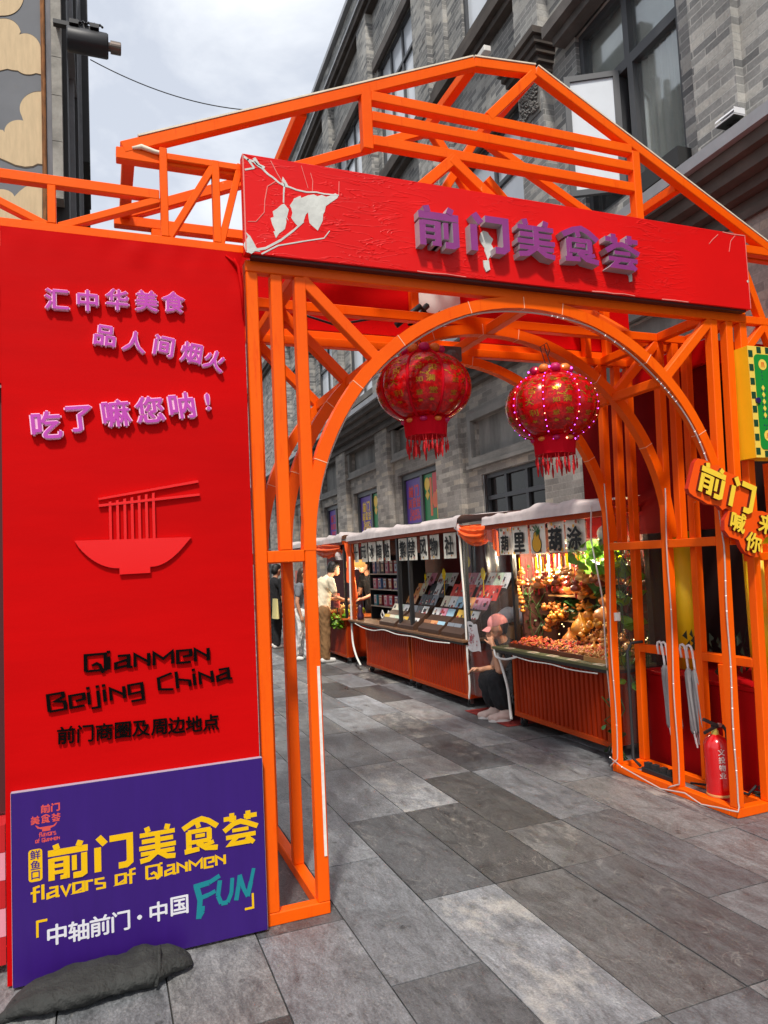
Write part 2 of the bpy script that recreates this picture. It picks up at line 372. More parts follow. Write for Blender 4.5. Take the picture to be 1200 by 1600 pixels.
HAIR = mat('black_hair', (0.012, 0.01, 0.009), 0.5, bump=0.5, bs=90)

# ------------------------------------------------------------------ paving
def slate_mat():
    m = bpy.data.materials.new('slate_paving'); m.use_nodes = True; t = m.node_tree; p = t.nodes['Principled BSDF']; k = t.links.new
    def nd(ty, **kw):
        n = t.nodes.new(ty)
        for a, v in kw.items(): setattr(n, a, v)
        return n
    c = nd("ShaderNodeTexCoord"); at = nd("ShaderNodeAttribute", attribute_name='slab'); sep = nd("ShaderNodeSeparateColor"); k(at.outputs['Color'], sep.inputs[0])
    off = nd("ShaderNodeVectorMath", operation='MULTIPLY_ADD'); k(at.outputs['Color'], off.inputs[0]); off.inputs[1].default_value = (37, 53, 71); k(c.outputs['Object'], off.inputs[2])
    mp1 = nd("ShaderNodeMapping"); mp1.inputs['Scale'].default_value = (5.4, 2.0, 1); mp1.inputs['Rotation'].default_value = (0, 0, 0.5); k(off.outputs[0], mp1.inputs[0])
    n1 = nd("ShaderNodeTexNoise"); n1.inputs['Scale'].default_value = 1.6; n1.inputs['Detail'].default_value = 10; n1.inputs['Roughness'].default_value = 0.68; n1.inputs['Distortion'].default_value = 1.4; k(mp1.outputs[0], n1.inputs['Vector'])
    n2 = nd("ShaderNodeTexNoise"); n2.inputs['Scale'].default_value = 120; n2.inputs['Detail'].default_value = 4; k(off.outputs[0], n2.inputs['Vector'])
    n3 = nd("ShaderNodeTexNoise"); n3.inputs['Scale'].default_value = 1.9; n3.inputs['Detail'].default_value = 9; n3.inputs['Roughness'].default_value = 0.62; n3.inputs['Distortion'].default_value = 0.8; k(off.outputs[0], n3.inputs['Vector'])
    n4 = nd("ShaderNodeTexNoise"); n4.inputs['Scale'].default_value = 17; n4.inputs['Detail'].default_value = 10; n4.inputs['Roughness'].default_value = .72; n4.inputs['Distortion'].default_value = .5; k(mp1.outputs[0], n4.inputs['Vector'])
    r4 = nd("ShaderNodeMapRange"); r4.inputs[1].default_value = .3; r4.inputs[2].default_value = .72; r4.inputs[3].default_value = .62; r4.inputs[4].default_value = 1.5; k(n4.outputs['Fac'], r4.inputs[0])
    # base tone by slab, moved by the streaks
    r1 = nd("ShaderNodeMapRange"); r1.inputs[1].default_value = .28; r1.inputs[2].default_value = .72; r1.inputs[3].default_value = .5; r1.inputs[4].default_value = 1.6; k(n1.outputs['Fac'], r1.inputs[0])
    r0 = nd("ShaderNodeMapRange"); r0.inputs[3].default_value = .06; r0.inputs[4].default_value = .29; k(sep.outputs[0], r0.inputs[0])
    ml = nd("ShaderNodeMath", operation='MULTIPLY'); k(r1.outputs[0], ml.inputs[0]); ml4 = nd("ShaderNodeMath", operation='MULTIPLY'); k(r0.outputs[0], ml4.inputs[0]); k(r4.outputs[0], ml4.inputs[1]); k(ml4.outputs[0], ml.inputs[1])
    hue = nd("ShaderNodeMixRGB"); hue.inputs[1].default_value = (.95, 1.0, 1.06, 1); hue.inputs[2].default_value = (1.01, 1.0, .975, 1); k(sep.outputs[2], hue.inputs[0])
    rust = nd("ShaderNodeMapRange"); rust.inputs[1].default_value = .55; rust.inputs[2].default_value = .8; k(n3.outputs['Fac'], rust.inputs[0])
    rustm = nd("ShaderNodeMath", operation='MULTIPLY'); k(rust.outputs[0], rustm.inputs[0]); k(sep.outputs[2], rustm.inputs[1])
    hue2 = nd("ShaderNodeMixRGB"); k(hue.outputs[0], hue2.inputs[1]); hue2.inputs[2].default_value = (1.2, .98, .9, 1); k(rustm.outputs[0], hue2.inputs[0])
    sc = nd("ShaderNodeVectorMath", operation='SCALE'); k(hue2.outputs[0], sc.inputs[0]); k(ml.outputs[0], sc.inputs['Scale'])
    # pale worn patches and thin white veins
    wn = nd("ShaderNodeTexNoise"); wn.inputs['Scale'].default_value = 3.2; wn.inputs['Detail'].default_value = 12; wn.inputs['Roughness'].default_value = 0.75
    mp2 = nd("ShaderNodeMapping"); mp2.inputs['Scale'].default_value = (1.5, .8, 1); k(off.outputs[0], mp2.inputs[0]); k(mp2.outputs[0], wn.inputs['Vector'])
    ws = nd("ShaderNodeMapRange"); ws.inputs[3].default_value = .84; ws.inputs[4].default_value = .47; k(sep.outputs[1], ws.inputs[0])
    wd = nd("ShaderNodeMath", operation='SUBTRACT'); k(wn.outputs['Fac'], wd.inputs[0]); k(ws.outputs[0], wd.inputs[1])
    wm = nd("ShaderNodeMath", operation='MULTIPLY', use_clamp=True); k(wd.outputs[0], wm.inputs[0]); wm.inputs[1].default_value = 6.0
    vn = nd("ShaderNodeTexNoise"); vn.inputs['Scale'].default_value = 1.1; vn.inputs['Detail'].default_value = 4; vn.inputs['Distortion'].default_value = 1.0; k(mp1.outputs[0], vn.inputs['Vector'])
    va = nd("ShaderNodeMath", operation='SUBTRACT'); k(vn.outputs['Fac'], va.inputs[0]); va.inputs[1].default_value = .5
    vb = nd("ShaderNodeMath", operation='ABSOLUTE'); k(va.outputs[0], vb.inputs[0])
    vr = nd("ShaderNodeMapRange"); vr.inputs[1].default_value = 0; vr.inputs[2].default_value = .006; vr.inputs[3].default_value = .5; vr.inputs[4].default_value = 0; k(vb.outputs[0], vr.inputs[0])
    vm = nd("ShaderNodeMath", operation='MULTIPLY'); k(vr.outputs[0], vm.inputs[0]); k(sep.outputs[1], vm.inputs[1])
    wmx = nd("ShaderNodeMath", operation='MAXIMUM'); k(wm.outputs[0], wmx.inputs[0]); k(vm.outputs[0], wmx.inputs[1])
    wmm = nd("ShaderNodeMath", operation='MULTIPLY'); k(wmx.outputs[0], wmm.inputs[0]); wmm.inputs[1].default_value = .72
    fin = nd("ShaderNodeMixRGB"); k(wmm.outputs[0], fin.inputs[0]); k(sc.outputs[0], fin.inputs[1]); fin.inputs[2].default_value = (.56, .53, .47, 1)
    gr = nd("ShaderNodeMapRange"); gr.inputs[3].default_value = .45; gr.inputs[4].default_value = 1.55; k(n2.outputs['Fac'], gr.inputs[0])
    f2 = nd("ShaderNodeVectorMath", operation='SCALE'); k(fin.outputs[0], f2.inputs[0]); k(gr.outputs[0], f2.inputs['Scale'])
    vo = nd("ShaderNodeTexVoronoi"); vo.inputs['Scale'].default_value = 5.5; k(c.outputs['Object'], vo.inputs['Vector'])
    vq = nd("ShaderNodeMapRange"); vq.inputs[1].default_value = .06; vq.inputs[2].default_value = .10; vq.inputs[3].default_value = .55; vq.inputs[4].default_value = 1.0; k(vo.outputs['Distance'], vq.inputs[0])
    sn = nd("ShaderNodeTexNoise"); sn.inputs['Scale'].default_value = .9; sn.inputs['Detail'].default_value = 6; k(c.outputs['Object'], sn.inputs['Vector'])
    sr = nd("ShaderNodeMapRange"); sr.inputs[1].default_value = .35; sr.inputs[2].default_value = .65; sr.inputs[3].default_value = .80; sr.inputs[4].default_value = 1.15; k(sn.outputs['Fac'], sr.inputs[0])
    vm2 = nd("ShaderNodeMath", operation='MULTIPLY'); k(vq.outputs[0], vm2.inputs[0]); k(sr.outputs[0], vm2.inputs[1])
    f3 = nd("ShaderNodeVectorMath", operation='SCALE'); k(f2.outputs[0], f3.inputs[0]); k(vm2.outputs[0], f3.inputs['Scale']); k(f3.outputs[0], p.inputs['Base Color'])
    rr = nd("ShaderNodeMapRange"); rr.inputs[1].default_value = .3; rr.inputs[2].default_value = .7; rr.inputs[3].default_value = .27; rr.inputs[4].default_value = .52; k(n1.outputs['Fac'], rr.inputs[0]); k(rr.outputs[0], p.inputs['Roughness'])
    ad = nd("ShaderNodeMath", operation='MULTIPLY_ADD'); k(n2.outputs['Fac'], ad.inputs[0]); ad.inputs[1].default_value = .35; k(n4.outputs['Fac'], ad.inputs[2])
    bp = nd("ShaderNodeBump"); bp.inputs['Strength'].default_value = .5; bp.inputs['Distance'].default_value = .012; k(ad.outputs[0], bp.inputs['Height']); k(bp.outputs[0], p.inputs['Normal'])
    return m
def paving():
    b = B(); cols = []
    rnd = random.Random(11); PX_, LY = 0.39, 1.14
    for i in range(-9, 13):
        x0 = 0.983 + PX_ * i
        y = 2.66 - LY * 5 + (0.0 if i % 2 == 0 else 0.57)
        while y < 27:
            cut = LY if rnd.random() > .1 else LY / 2
            g = 0.0032; z = rnd.uniform(-.001, .001); r = .02
            vs = [(x0 + g, y + g, z), (x0 + PX_ - g, y + g, z), (x0 + PX_ - g, y + cut - g, z), (x0 + g, y + cut - g, z)]
            lo = [(a, c, -.03) for a, c, _ in vs]
            b.add(vs + lo, [(0, 1, 2, 3), (0, 4, 5, 1), (1, 5, 6, 2), (2, 6, 7, 3), (3, 7, 4, 0)])
            cc = (min(1, max(0, rnd.gauss(.38, .27))), max(0, rnd.random()) ** 1.5, rnd.random() ** 1.6)
            for (sx, sy, val) in ((1.55, 2.7, (.62, .86, .1)), (1.17, 2.3, (.16, .25, .1)), (1.17, 3.1, (.42, .6, .0)), (2.0, 3.2, (.24, .5, .95)), (1.95, 2.2, (.20, .45, .8)), (2.35, 2.8, (.13, .55, .3)), (2.75, 2.9, (.25, .3, .1)), (3.15, 3.0, (.5, .6, .6)), (.8, 2.9, (.55, .5, .1)), (1.56, 3.6, (.10, .6, .1))):
                if x0 < sx < x0 + PX_ and y < sy < y + cut: cc = val
            cols += [cc] * 8
            y += cut
    o = struct('pavement', b, slate_mat())
    at = o.data.color_attributes.new('slab', 'FLOAT_COLOR', 'POINT')
    for k_, cc in enumerate(cols): at.data[k_].color = (*cc, 1)
    g = B(); g.quad((-400, -400, -.012), (400, -400, -.012), (400, 400, -.012), (-400, 400, -.012))
    struct('ground', g, mat('dark_joint_grit', (0.035, 0.034, 0.032), 0.95, var=.3, vs=30))
paving()

# ------------------------------------------------------------------ brick building beside the street
FA = math.atan(0.036)
def brick_mat(name, c1, c2, cm, bw, bh, mort, var, warm=0.35):
    m = bpy.data.materials.new(name); m.use_nodes = True; t = m.node_tree; p = t.nodes['Principled BSDF']; k = t.links.new
    c = t.nodes.new("ShaderNodeTexCoord"); s = t.nodes.new("ShaderNodeSeparateXYZ"); k(c.outputs['Object'], s.inputs[0])
    a = t.nodes.new("ShaderNodeMath"); a.operation = 'ADD'; k(s.outputs[0], a.inputs[0]); k(s.outputs[1], a.inputs[1])
    cb = t.nodes.new("ShaderNodeCombineXYZ"); k(a.outputs[0], cb.inputs[0]); k(s.outputs[2], cb.inputs[1])
    br = t.nodes.new("ShaderNodeTexBrick"); br.inputs['Scale'].default_value = 1.0; br.inputs['Brick Width'].default_value = bw; br.inputs['Row Height'].default_value = bh
    br.inputs['Mortar Size'].default_value = mort; br.inputs['Mortar Smooth'].default_value = .2; br.inputs['Bias'].default_value = 0.0
    br.inputs['Color1'].default_value = (0, 0, 0, 1); br.inputs['Color2'].default_value = (1, 1, 1, 1); br.inputs['Mortar'].default_value = (.5, .5, .5, 1); br.offset = .5
    k(cb.outputs[0], br.inputs[0])
    # per-brick random value -> colour ramp
    rp = t.nodes.new("ShaderNodeValToRGB"); e = rp.color_ramp.elements
    e[0].position = 0; e[0].color = (*c1, 1); e[1].position = 1; e[1].color = (*c2, 1)
    for pos, col in ((.3, [x * .62 + y * .38 for x, y in zip(c1, c2)]), (.62, [(x + y) / 2 for x, y in zip(c1, c2)]), (.86, [c2[0] * (1 + .2 * warm), c2[1], c2[2] * (1 - .3 * warm)])):
        q = e.new(pos); q.color = (*col, 1)
    k(br.outputs['Color'], rp.inputs[0])
    n = t.nodes.new("ShaderNodeTexNoise"); n.inputs['Scale'].default_value = 1.3; n.inputs['Detail'].default_value = 9; n.inputs['Roughness'].default_value = .7; k(c.outputs['Object'], n.inputs['Vector'])
    r = t.nodes.new("ShaderNodeMapRange"); r.inputs[1].default_value = .3; r.inputs[2].default_value = .7; r.inputs[3].default_value = 1 - var; r.inputs[4].default_value = 1 + var; k(n.outputs['Fac'], r.inputs[0])
    n2 = t.nodes.new("ShaderNodeTexNoise"); n2.inputs['Scale'].default_value = 45; n2.inputs['Detail'].default_value = 4; k(c.outputs['Object'], n2.inputs['Vector'])
    r2 = t.nodes.new("ShaderNodeMapRange"); r2.inputs[3].default_value = .7; r2.inputs[4].default_value = 1.3; k(n2.outputs['Fac'], r2.inputs[0])
    mm = t.nodes.new("ShaderNodeMath"); mm.operation = 'MULTIPLY'; k(r.outputs[0], mm.inputs[0]); k(r2.outputs[0], mm.inputs[1])
    mx = t.nodes.new("ShaderNodeMixRGB"); k(br.outputs['Fac'], mx.inputs[0]); k(rp.outputs[0], mx.inputs[1]); mx.inputs[2].default_value = (*cm, 1)
    v = t.nodes.new("ShaderNodeVectorMath"); v.operation = 'SCALE'; k(mx.outputs[0], v.inputs[0]); k(mm.outputs[0], v.inputs['Scale']); k(v.outputs[0], p.inputs['Base Color'])
    p.inputs['Roughness'].default_value = .9; p.inputs['Specular IOR Level'].default_value = .25
    b = t.nodes.new("ShaderNodeBump"); b.inputs['Strength'].default_value = .6; b.inputs['Distance'].default_value = .008; b.invert = True
    ad = t.nodes.new("ShaderNodeMath"); ad.operation = 'MULTIPLY_ADD'; k(n2.outputs['Fac'], ad.inputs[0]); ad.inputs[1].default_value = -.3; k(br.outputs['Fac'], ad.inputs[2])
    k(ad.outputs[0], b.inputs['Height']); k(b.outputs[0], p.inputs['Normal'])
    return m
BRICK_UP = brick_mat('grey_brick_upper', (.135, .135, .135), (.41, .40, .375), (.40, .39, .365), .27, .073, .006, .3, .12)
BRICK_LO = brick_mat('grey_brick_street', (.19, .172, .155), (.37, .34, .305), (.31, .285, .255), .29, .078, .0045, .3, .3)
STONE = mat('grey_render', (.20, .188, .172), .9, var=.28, vs=2.2, bump=.3, bs=30)
SOFFIT = mat('dark_stained_render', (.085, .07, .06), .9, var=.35, vs=2.5, bump=.2)
FLASH = mat('grey_metal_flashing', (.33, .335, .35), .5, metal=.2, var=.1)
WFRAME = mat('dark_grey_window_frame', (.06, .062, .067), .45)
def glass_mat():
    m = mat('window_glass', (.018, .02, .021), .04, spec=1.0, bump=.012, bs=2.0)
    m.node_tree.nodes['Principled BSDF'].inputs['IOR'].default_value = 1.9
    return m
GLASS = glass_mat()
CURT = mat('grey_green_curtain', (.72, .72, .68), .9, var=.15, vs=3)
def wall_grid(b, s0, s1, z0, z1, holes, rev=.22, y=0.0):
    xs = sorted({s0, s1, *[h[0] for h in holes], *[h[1] for h in holes]}); zs = sorted({z0, z1, *[h[2] for h in holes], *[h[3] for h in holes]})
    for i in range(len(xs) - 1):
        for j in range(len(zs) - 1):
            cx, cz = (xs[i] + xs[i + 1]) / 2, (zs[j] + zs[j + 1]) / 2
            if any(h[0] < cx < h[1] and h[2] < cz < h[3] for h in holes): continue
            b.quad((xs[i + 1], y, zs[j]), (xs[i], y, zs[j]), (xs[i], y, zs[j + 1]), (xs[i + 1], y, zs[j + 1]))
    for (a, c, d, e) in [h[:4] for h in holes]:
        b.quad((a, y, d), (a, y - rev, d), (a, y - rev, e), (a, y, e)); b.quad((c, y - rev, d), (c, y, d), (c, y, e), (c, y - rev, e))
        b.quad((a, y, e), (a, y - rev, e), (c, y - rev, e), (c, y, e)); b.quad((a, y - rev, d), (a, y, d), (c, y, d), (c, y - rev, d))
bld = thing('brick_building', 'three storey grey brick building with projecting cornice running along the market street', 'building', (5.0, 4.0, 0), pi / 2 - FA)
# local frame: x along the street, y towards the street, z up
LOWW = [(-2.4, -.5, .9, 2.95), (.45, 2.45, .6, 3.0), (3.55, 5.25, .3, 2.8), (6.85, 8.73, .3, 3.22), (9.7, 11.65, .3, 3.18), (12.75, 14.4, .3, 3.1), (15.7, 17.4, .3, 3.1), (18.8, 20.5, .3, 3.1), (22, 23.8, .3, 3.1)]
PANELS = [(-2.4, -.5, 3.2, 3.9), (.5, 2.4, 3.2, 3.9), (3.66, 5.42, 3.07, 3.63), (6.7, 8.75, 3.66, 4.12), (9.85, 11.75, 3.68, 4.16), (12.9, 14.35, 3.46, 4.15), (15.9, 17.4, 3.6, 4.15), (18.9, 20.4, 3.6, 4.15), (22, 23.8, 3.6, 4.15)]
bb = B(); wall_grid(bb, -6.5, 34, 0, 4.66, LOWW + PANELS, rev=.2); part('wall', bb, BRICK_LO, bld, True)
UPW = [(-2.3, -.7, 5.22, 7.42), (.83, 2.36, 5.22, 7.42), (3.62, 5.2, 5.22, 7.42), (6.85, 8.5, 5.22, 7.42), (9.85, 11.5, 5.22, 7.42), (12.8, 14.4, 5.22, 7.42), (15.8, 17.4, 5.22, 7.42), (18.8, 20.4, 5.22, 7.42)]
TOPW = [(-2.3, -.7, 9.35, 11.45), (.83, 2.36, 9.35, 11.45), (3.6, 5.05, 9.35, 11.45), (6.95, 8.75, 9.35, 11.45), (10.0, 11.85, 9.35, 11.45), (13.0, 14.7, 9.35, 11.45), (16, 17.6, 9.35, 11.45), (19, 20.6, 9.35, 11.45)]
bb = B(); wall_grid(bb, -6.5, 34, 4.9, 14.0, UPW + TOPW, rev=.22); part('upper_wall', bb, BRICK_UP, bld, True)
bb = B(); bb.box(-6.5, 34, -9, -.5, -.2, 13.9); bb.box(-6.55, -6.5, -9, 0, 0, 14); part('core', bb, mat('dark_interior', (.02, .018, .017), .9), bld, True)
for (a, c, d, e) in PANELS:
    bb = B(); bb.box(a, c, -.3, -.09, d, e)
    part('sunk_panel', bb, mat('streaked_render', (.20, .19, .175), .9, var=.45, vs=3.0, aniso=(1, 1, .3), bump=.2), bld, True)
for (a, c, d, e) in PANELS:
    b2 = B(); f = .11
    for q in ((a - f, c + f, e, e + f), (a - f, c + f, d - f, d), (a - f, a, d, e), (c, c + f, d, e)): b2.box(q[0], q[1], -.02, .055, q[2], q[3])
    b2.box(a - f - .03, c + f + .03, -.02, .085, d - f - .05, d - f - .002)
    part('panel_moulding', b2, STONE, bld, True)
# piers and pilasters
for (a, c, z0, z1, d) in [(5.75, 6.66, 0, 4.6, .10), (5.98, 6.45, 4.95, 12.7, .17), (8.95, 9.65, 0, 4.6, .12), (11.88, 12.65, 0, 4.6, .12), (14.6, 15.5, 0, 4.6, .12), (17.6, 18.6, 0, 4.6, .12), (20.7, 21.8, 0, 4.6, .12),
                          (2.56, 3.4, 0, 4.6, .10), (-.42, .36, 0, 4.3, .12)]:
    b2 = B(); b2.box(a, c, -.02, d, z0, z1); part('pier', b2, BRICK_LO if z0 < 1 else BRICK_UP, bld, True)
for (a, c) in [(-.25, .1), (.1, .55), (2.85, 3.38), (5.55, 6.1), (6.1, 6.6), (8.95, 9.55), (11.95, 12.5), (14.8, 15.3), (17.9, 18.4)]:
    b2 = B(); d = .15 if a in (.1, 2.85, 6.1, 8.95, 11.95, 14.8, 17.9) else .07
    b2.box(a, c, -.02, d, 4.92, 8.7); b2.box(a, c, -.02, d, 9.2, 12.75); part('pilaster', b2, BRICK_UP, bld, True)
    if a in (2.85, 8.95, 14.8):
        b2 = B()
        for i in range(5): b2.box(a - .03 - .035 * i, c + .03 + .035 * i, 0, d + .03 + .04 * i, 7.32 + .085 * i, 7.40 + .085 * i)
        part('capital', b2, SOFFIT, bld, True)
        b2 = B(); rr = random.Random(3)
        b2.box(a + .04, c - .04, d, d + .012, 6.86, 7.28)
        for i in range(110):
            x = rr.uniform(a + .07, c - .07); z = rr.uniform(6.9, 7.25); b2.tube([(x - .02, d + .02, z), (x, d + .035, z + rr.uniform(-.02, .03)), (x + .025, d + .02, z + .01)], .011, 5)
        part('carved_relief', b2, STONE, bld, True)
# cornice over the street floor
b2 = B()
for i, (d, z0, z1) in enumerate([(.10, 4.12, 4.2), (.16, 4.203, 4.27), (.13, 4.273, 4.36), (.24, 4.363, 4.45), (.36, 4.453, 4.56), (.44, 4.563, 4.66)]): b2.box(-6.5, 34, -.05, d, z0, z1)
part('cornice', b2, SOFFIT, bld, True)
b2 = B(); b2.box(-6.5, 34, -.05, .50, 4.663, 4.76); part('cornice_flashing', b2, FLASH, bld, True)
b2 = B()
for (d, z0, z1) in [(.3, 4.763, 4.84), (.2, 4.843, 4.93)]: b2.box(-6.5, 34, -.05, d, z0, z1)
part('cornice_cap', b2, STONE, bld, True)
# bands higher up
b2 = B()
for (d, z0, z1) in [(.12, 8.72, 8.82), (.2, 8.823, 8.95), (.16, 8.953, 9.08), (.1, 9.083, 9.2)]: b2.box(-6.5, 34, -.05, d, z0, z1)
part('string_course', b2, SOFFIT, bld, True)
b2 = B()
for (d, z0, z1) in [(.14, 12.75, 12.86), (.22, 12.863, 13.0)]: b2.box(-6.5, 34, -.05, d, z0, z1)
part('eaves_cornice', b2, SOFFIT, bld, True)
b2 = B(); b2.box(-6.5, 34, .2, .26, 13.003, 13.05); b2.box(-6.5, 34, -.3, .1, 14.0, 14.12); part('roof_coping', b2, FLASH, bld, True)
SKYREFL = mat('painted_sky_reflection', rgb(222, 226, 230), .15, spec=.9, var=.08, vs=1.5)  # sky reflection in the upper panes, put in as a pale base colour
def window(a, c, d, e, y=-.09, mull=1, trans=.68, curtain=False, glass=GLASS, fr=.06):
    fw = B()
    for q in ((a, a + fr, d, e), (c - fr, c, d, e), (a + fr, c - fr, d, d + fr), (a + fr, c - fr, e - fr, e)): fw.box(q[0], q[1], y - .05, y + .05, q[2], q[3])
    zt = d + (e - d) * trans
    fw.box(a + fr, c - fr, y - .045, y + .045, zt - fr / 2, zt + fr / 2)
    for i in range(mull):
        x = a + (c - a) * (i + 1) / (mull + 1); fw.box(x - fr / 2, x + fr / 2, y - .04, y + .04, d + fr, zt - fr / 2); fw.box(x - fr / 2, x + fr / 2, y - .04, y + .04, zt + fr / 2, e - fr)
    f = part('window', fw, WFRAME, bld, True)
    gl = B(); gl.box(a + .02, c - .02, y - .008, y, d + .02, e - .02); part('pane', gl, glass, f, True)
    return f
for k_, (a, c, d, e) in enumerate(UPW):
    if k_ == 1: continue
    window(a, c, d, e, glass=GLASS if k_ == 0 else SKYREFL)
    b2 = B(); b2.box(a - .1, c + .1, -.02, .07, e, e + .09); b2.box(a - .14, c + .14, -.02, .11, e + .093, e + .2); part('lintel', b2, mat('lintel_render', (.13, .115, .105), .9, var=.3, vs=3, bump=.2), bld, True)
    b2 = B(); b2.box(a - .1, c + .1, -.02, .08, d - .12, d); part('sill', b2, STONE, bld, True)
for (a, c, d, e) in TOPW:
    window(a, c, d, e, mull=2 if c - a > 1.7 else 1, glass=SKYREFL)
    b2 = B(); b2.box(a - .12, c + .12, -.02, .08, e, e + .2); part('lintel', b2, mat('lintel_render', (.13, .115, .105), .9, var=.3, vs=3, bump=.2), bld, True)
# the near upper window: sheer curtain on one side, a sash standing open
CLEARW = clear_mat('clear_window_glass', (.92, .94, .93), .10, .03, .04)
a, c, d, e = UPW[1]
fw = B()
for q in ((a, a + .07, d, e), (c - .07, c, d, e), (a + .07, c - .07, d, d + .06), (a + .07, c - .07, e - .07, e), (a + .07, c - .07, 6.55, 6.66), (1.52, 1.6, d + .06, 6.55), (1.74, 1.8, d + .06, 6.55), (1.55, 1.63, 6.66, e - .07)): fw.box(q[0], q[1], -.16, -.05, q[2], q[3])
f = part('window', fw, WFRAME, bld, True)
gl = B(); gl.box(a + .05, 1.54, -.11, -.105, d + .05, 6.57); gl.box(a + .05, c - .05, -.11, -.105, 6.64, e - .05); gl.box(1.79, c - .05, -.11, -.105, d + .05, 6.57); part('pane', gl, CLEARW, f, True)
cu = B(); cu.smooth = True; cu.grid(lambda u, v: (a + .03 + u * .72, -.17 + .022 * sin(u * 52) + .01 * sin(u * 23 + v), d + .04 + v * 1.3), 90, 3); part('curtain', cu, CURT, f, True)
cu = B(); cu.smooth = True; cu.grid(lambda u, v: (a + .02 + u * (c - a - .04), -.2 + .01 * sin(u * 40), 6.6 + v * .8), 70, 2); part('curtain', cu, CURT, f, True)
sb = B(); h0 = Vector((1.74, -.05, 0)); dr = Vector((cos(radians(62)), sin(radians(62)), 0)); W_ = .56
def sq(u, z, t): n = Vector((-dr.y, dr.x, 0)); p_ = h0 + dr * u + n * t; return (p_.x, p_.y, z)
def slab3(b, u0, u1, z0, z1, t0, t1):
    b.add([sq(u0, z0, t0), sq(u1, z0, t0), sq(u1, z0, t1), sq(u0, z0, t1), sq(u0, z1, t0), sq(u1, z1, t0), sq(u1, z1, t1), sq(u0, z1, t1)],
          [(0, 3, 2, 1), (4, 5, 6, 7), (0, 1, 5, 4), (1, 2, 6, 5), (2, 3, 7, 6), (3, 0, 4, 7)])
for q in ((0, .06, 5.3, 6.6), (W_ - .06, W_, 5.3, 6.6), (.06, W_ - .06, 5.3, 5.36), (.06, W_ - .06, 6.54, 6.6)): slab3(sb, *q, -.025, .025)
f2 = part('open_sash', sb, WFRAME, bld, True)
gl = B(); slab3(gl, .05, W_ - .05, 5.35, 6.55, -.004, .004); part('pane', gl, mat('painted_sky_sash_pane', rgb(215, 220, 224), .12, spec=1.0, var=.03), f2, True)  # white sky reflection painted into the sash pane's colour
b2 = B(); b2.box(a - .2, c + .2, -.02, .16, e, e + .1); b2.box(a - .26, c + .26, -.02, .26, e + .103, e + .24); part('lintel', b2, mat('lintel_render', (.13, .115, .105), .9, var=.3, vs=3, bump=.2), bld, True)
b2 = B(); b2.box(a - .05, a + .45, 0, .16, 5.02, 5.2); part('sill', b2, mat('black_stone_sill', (.03, .03, .03), .6), bld, True)
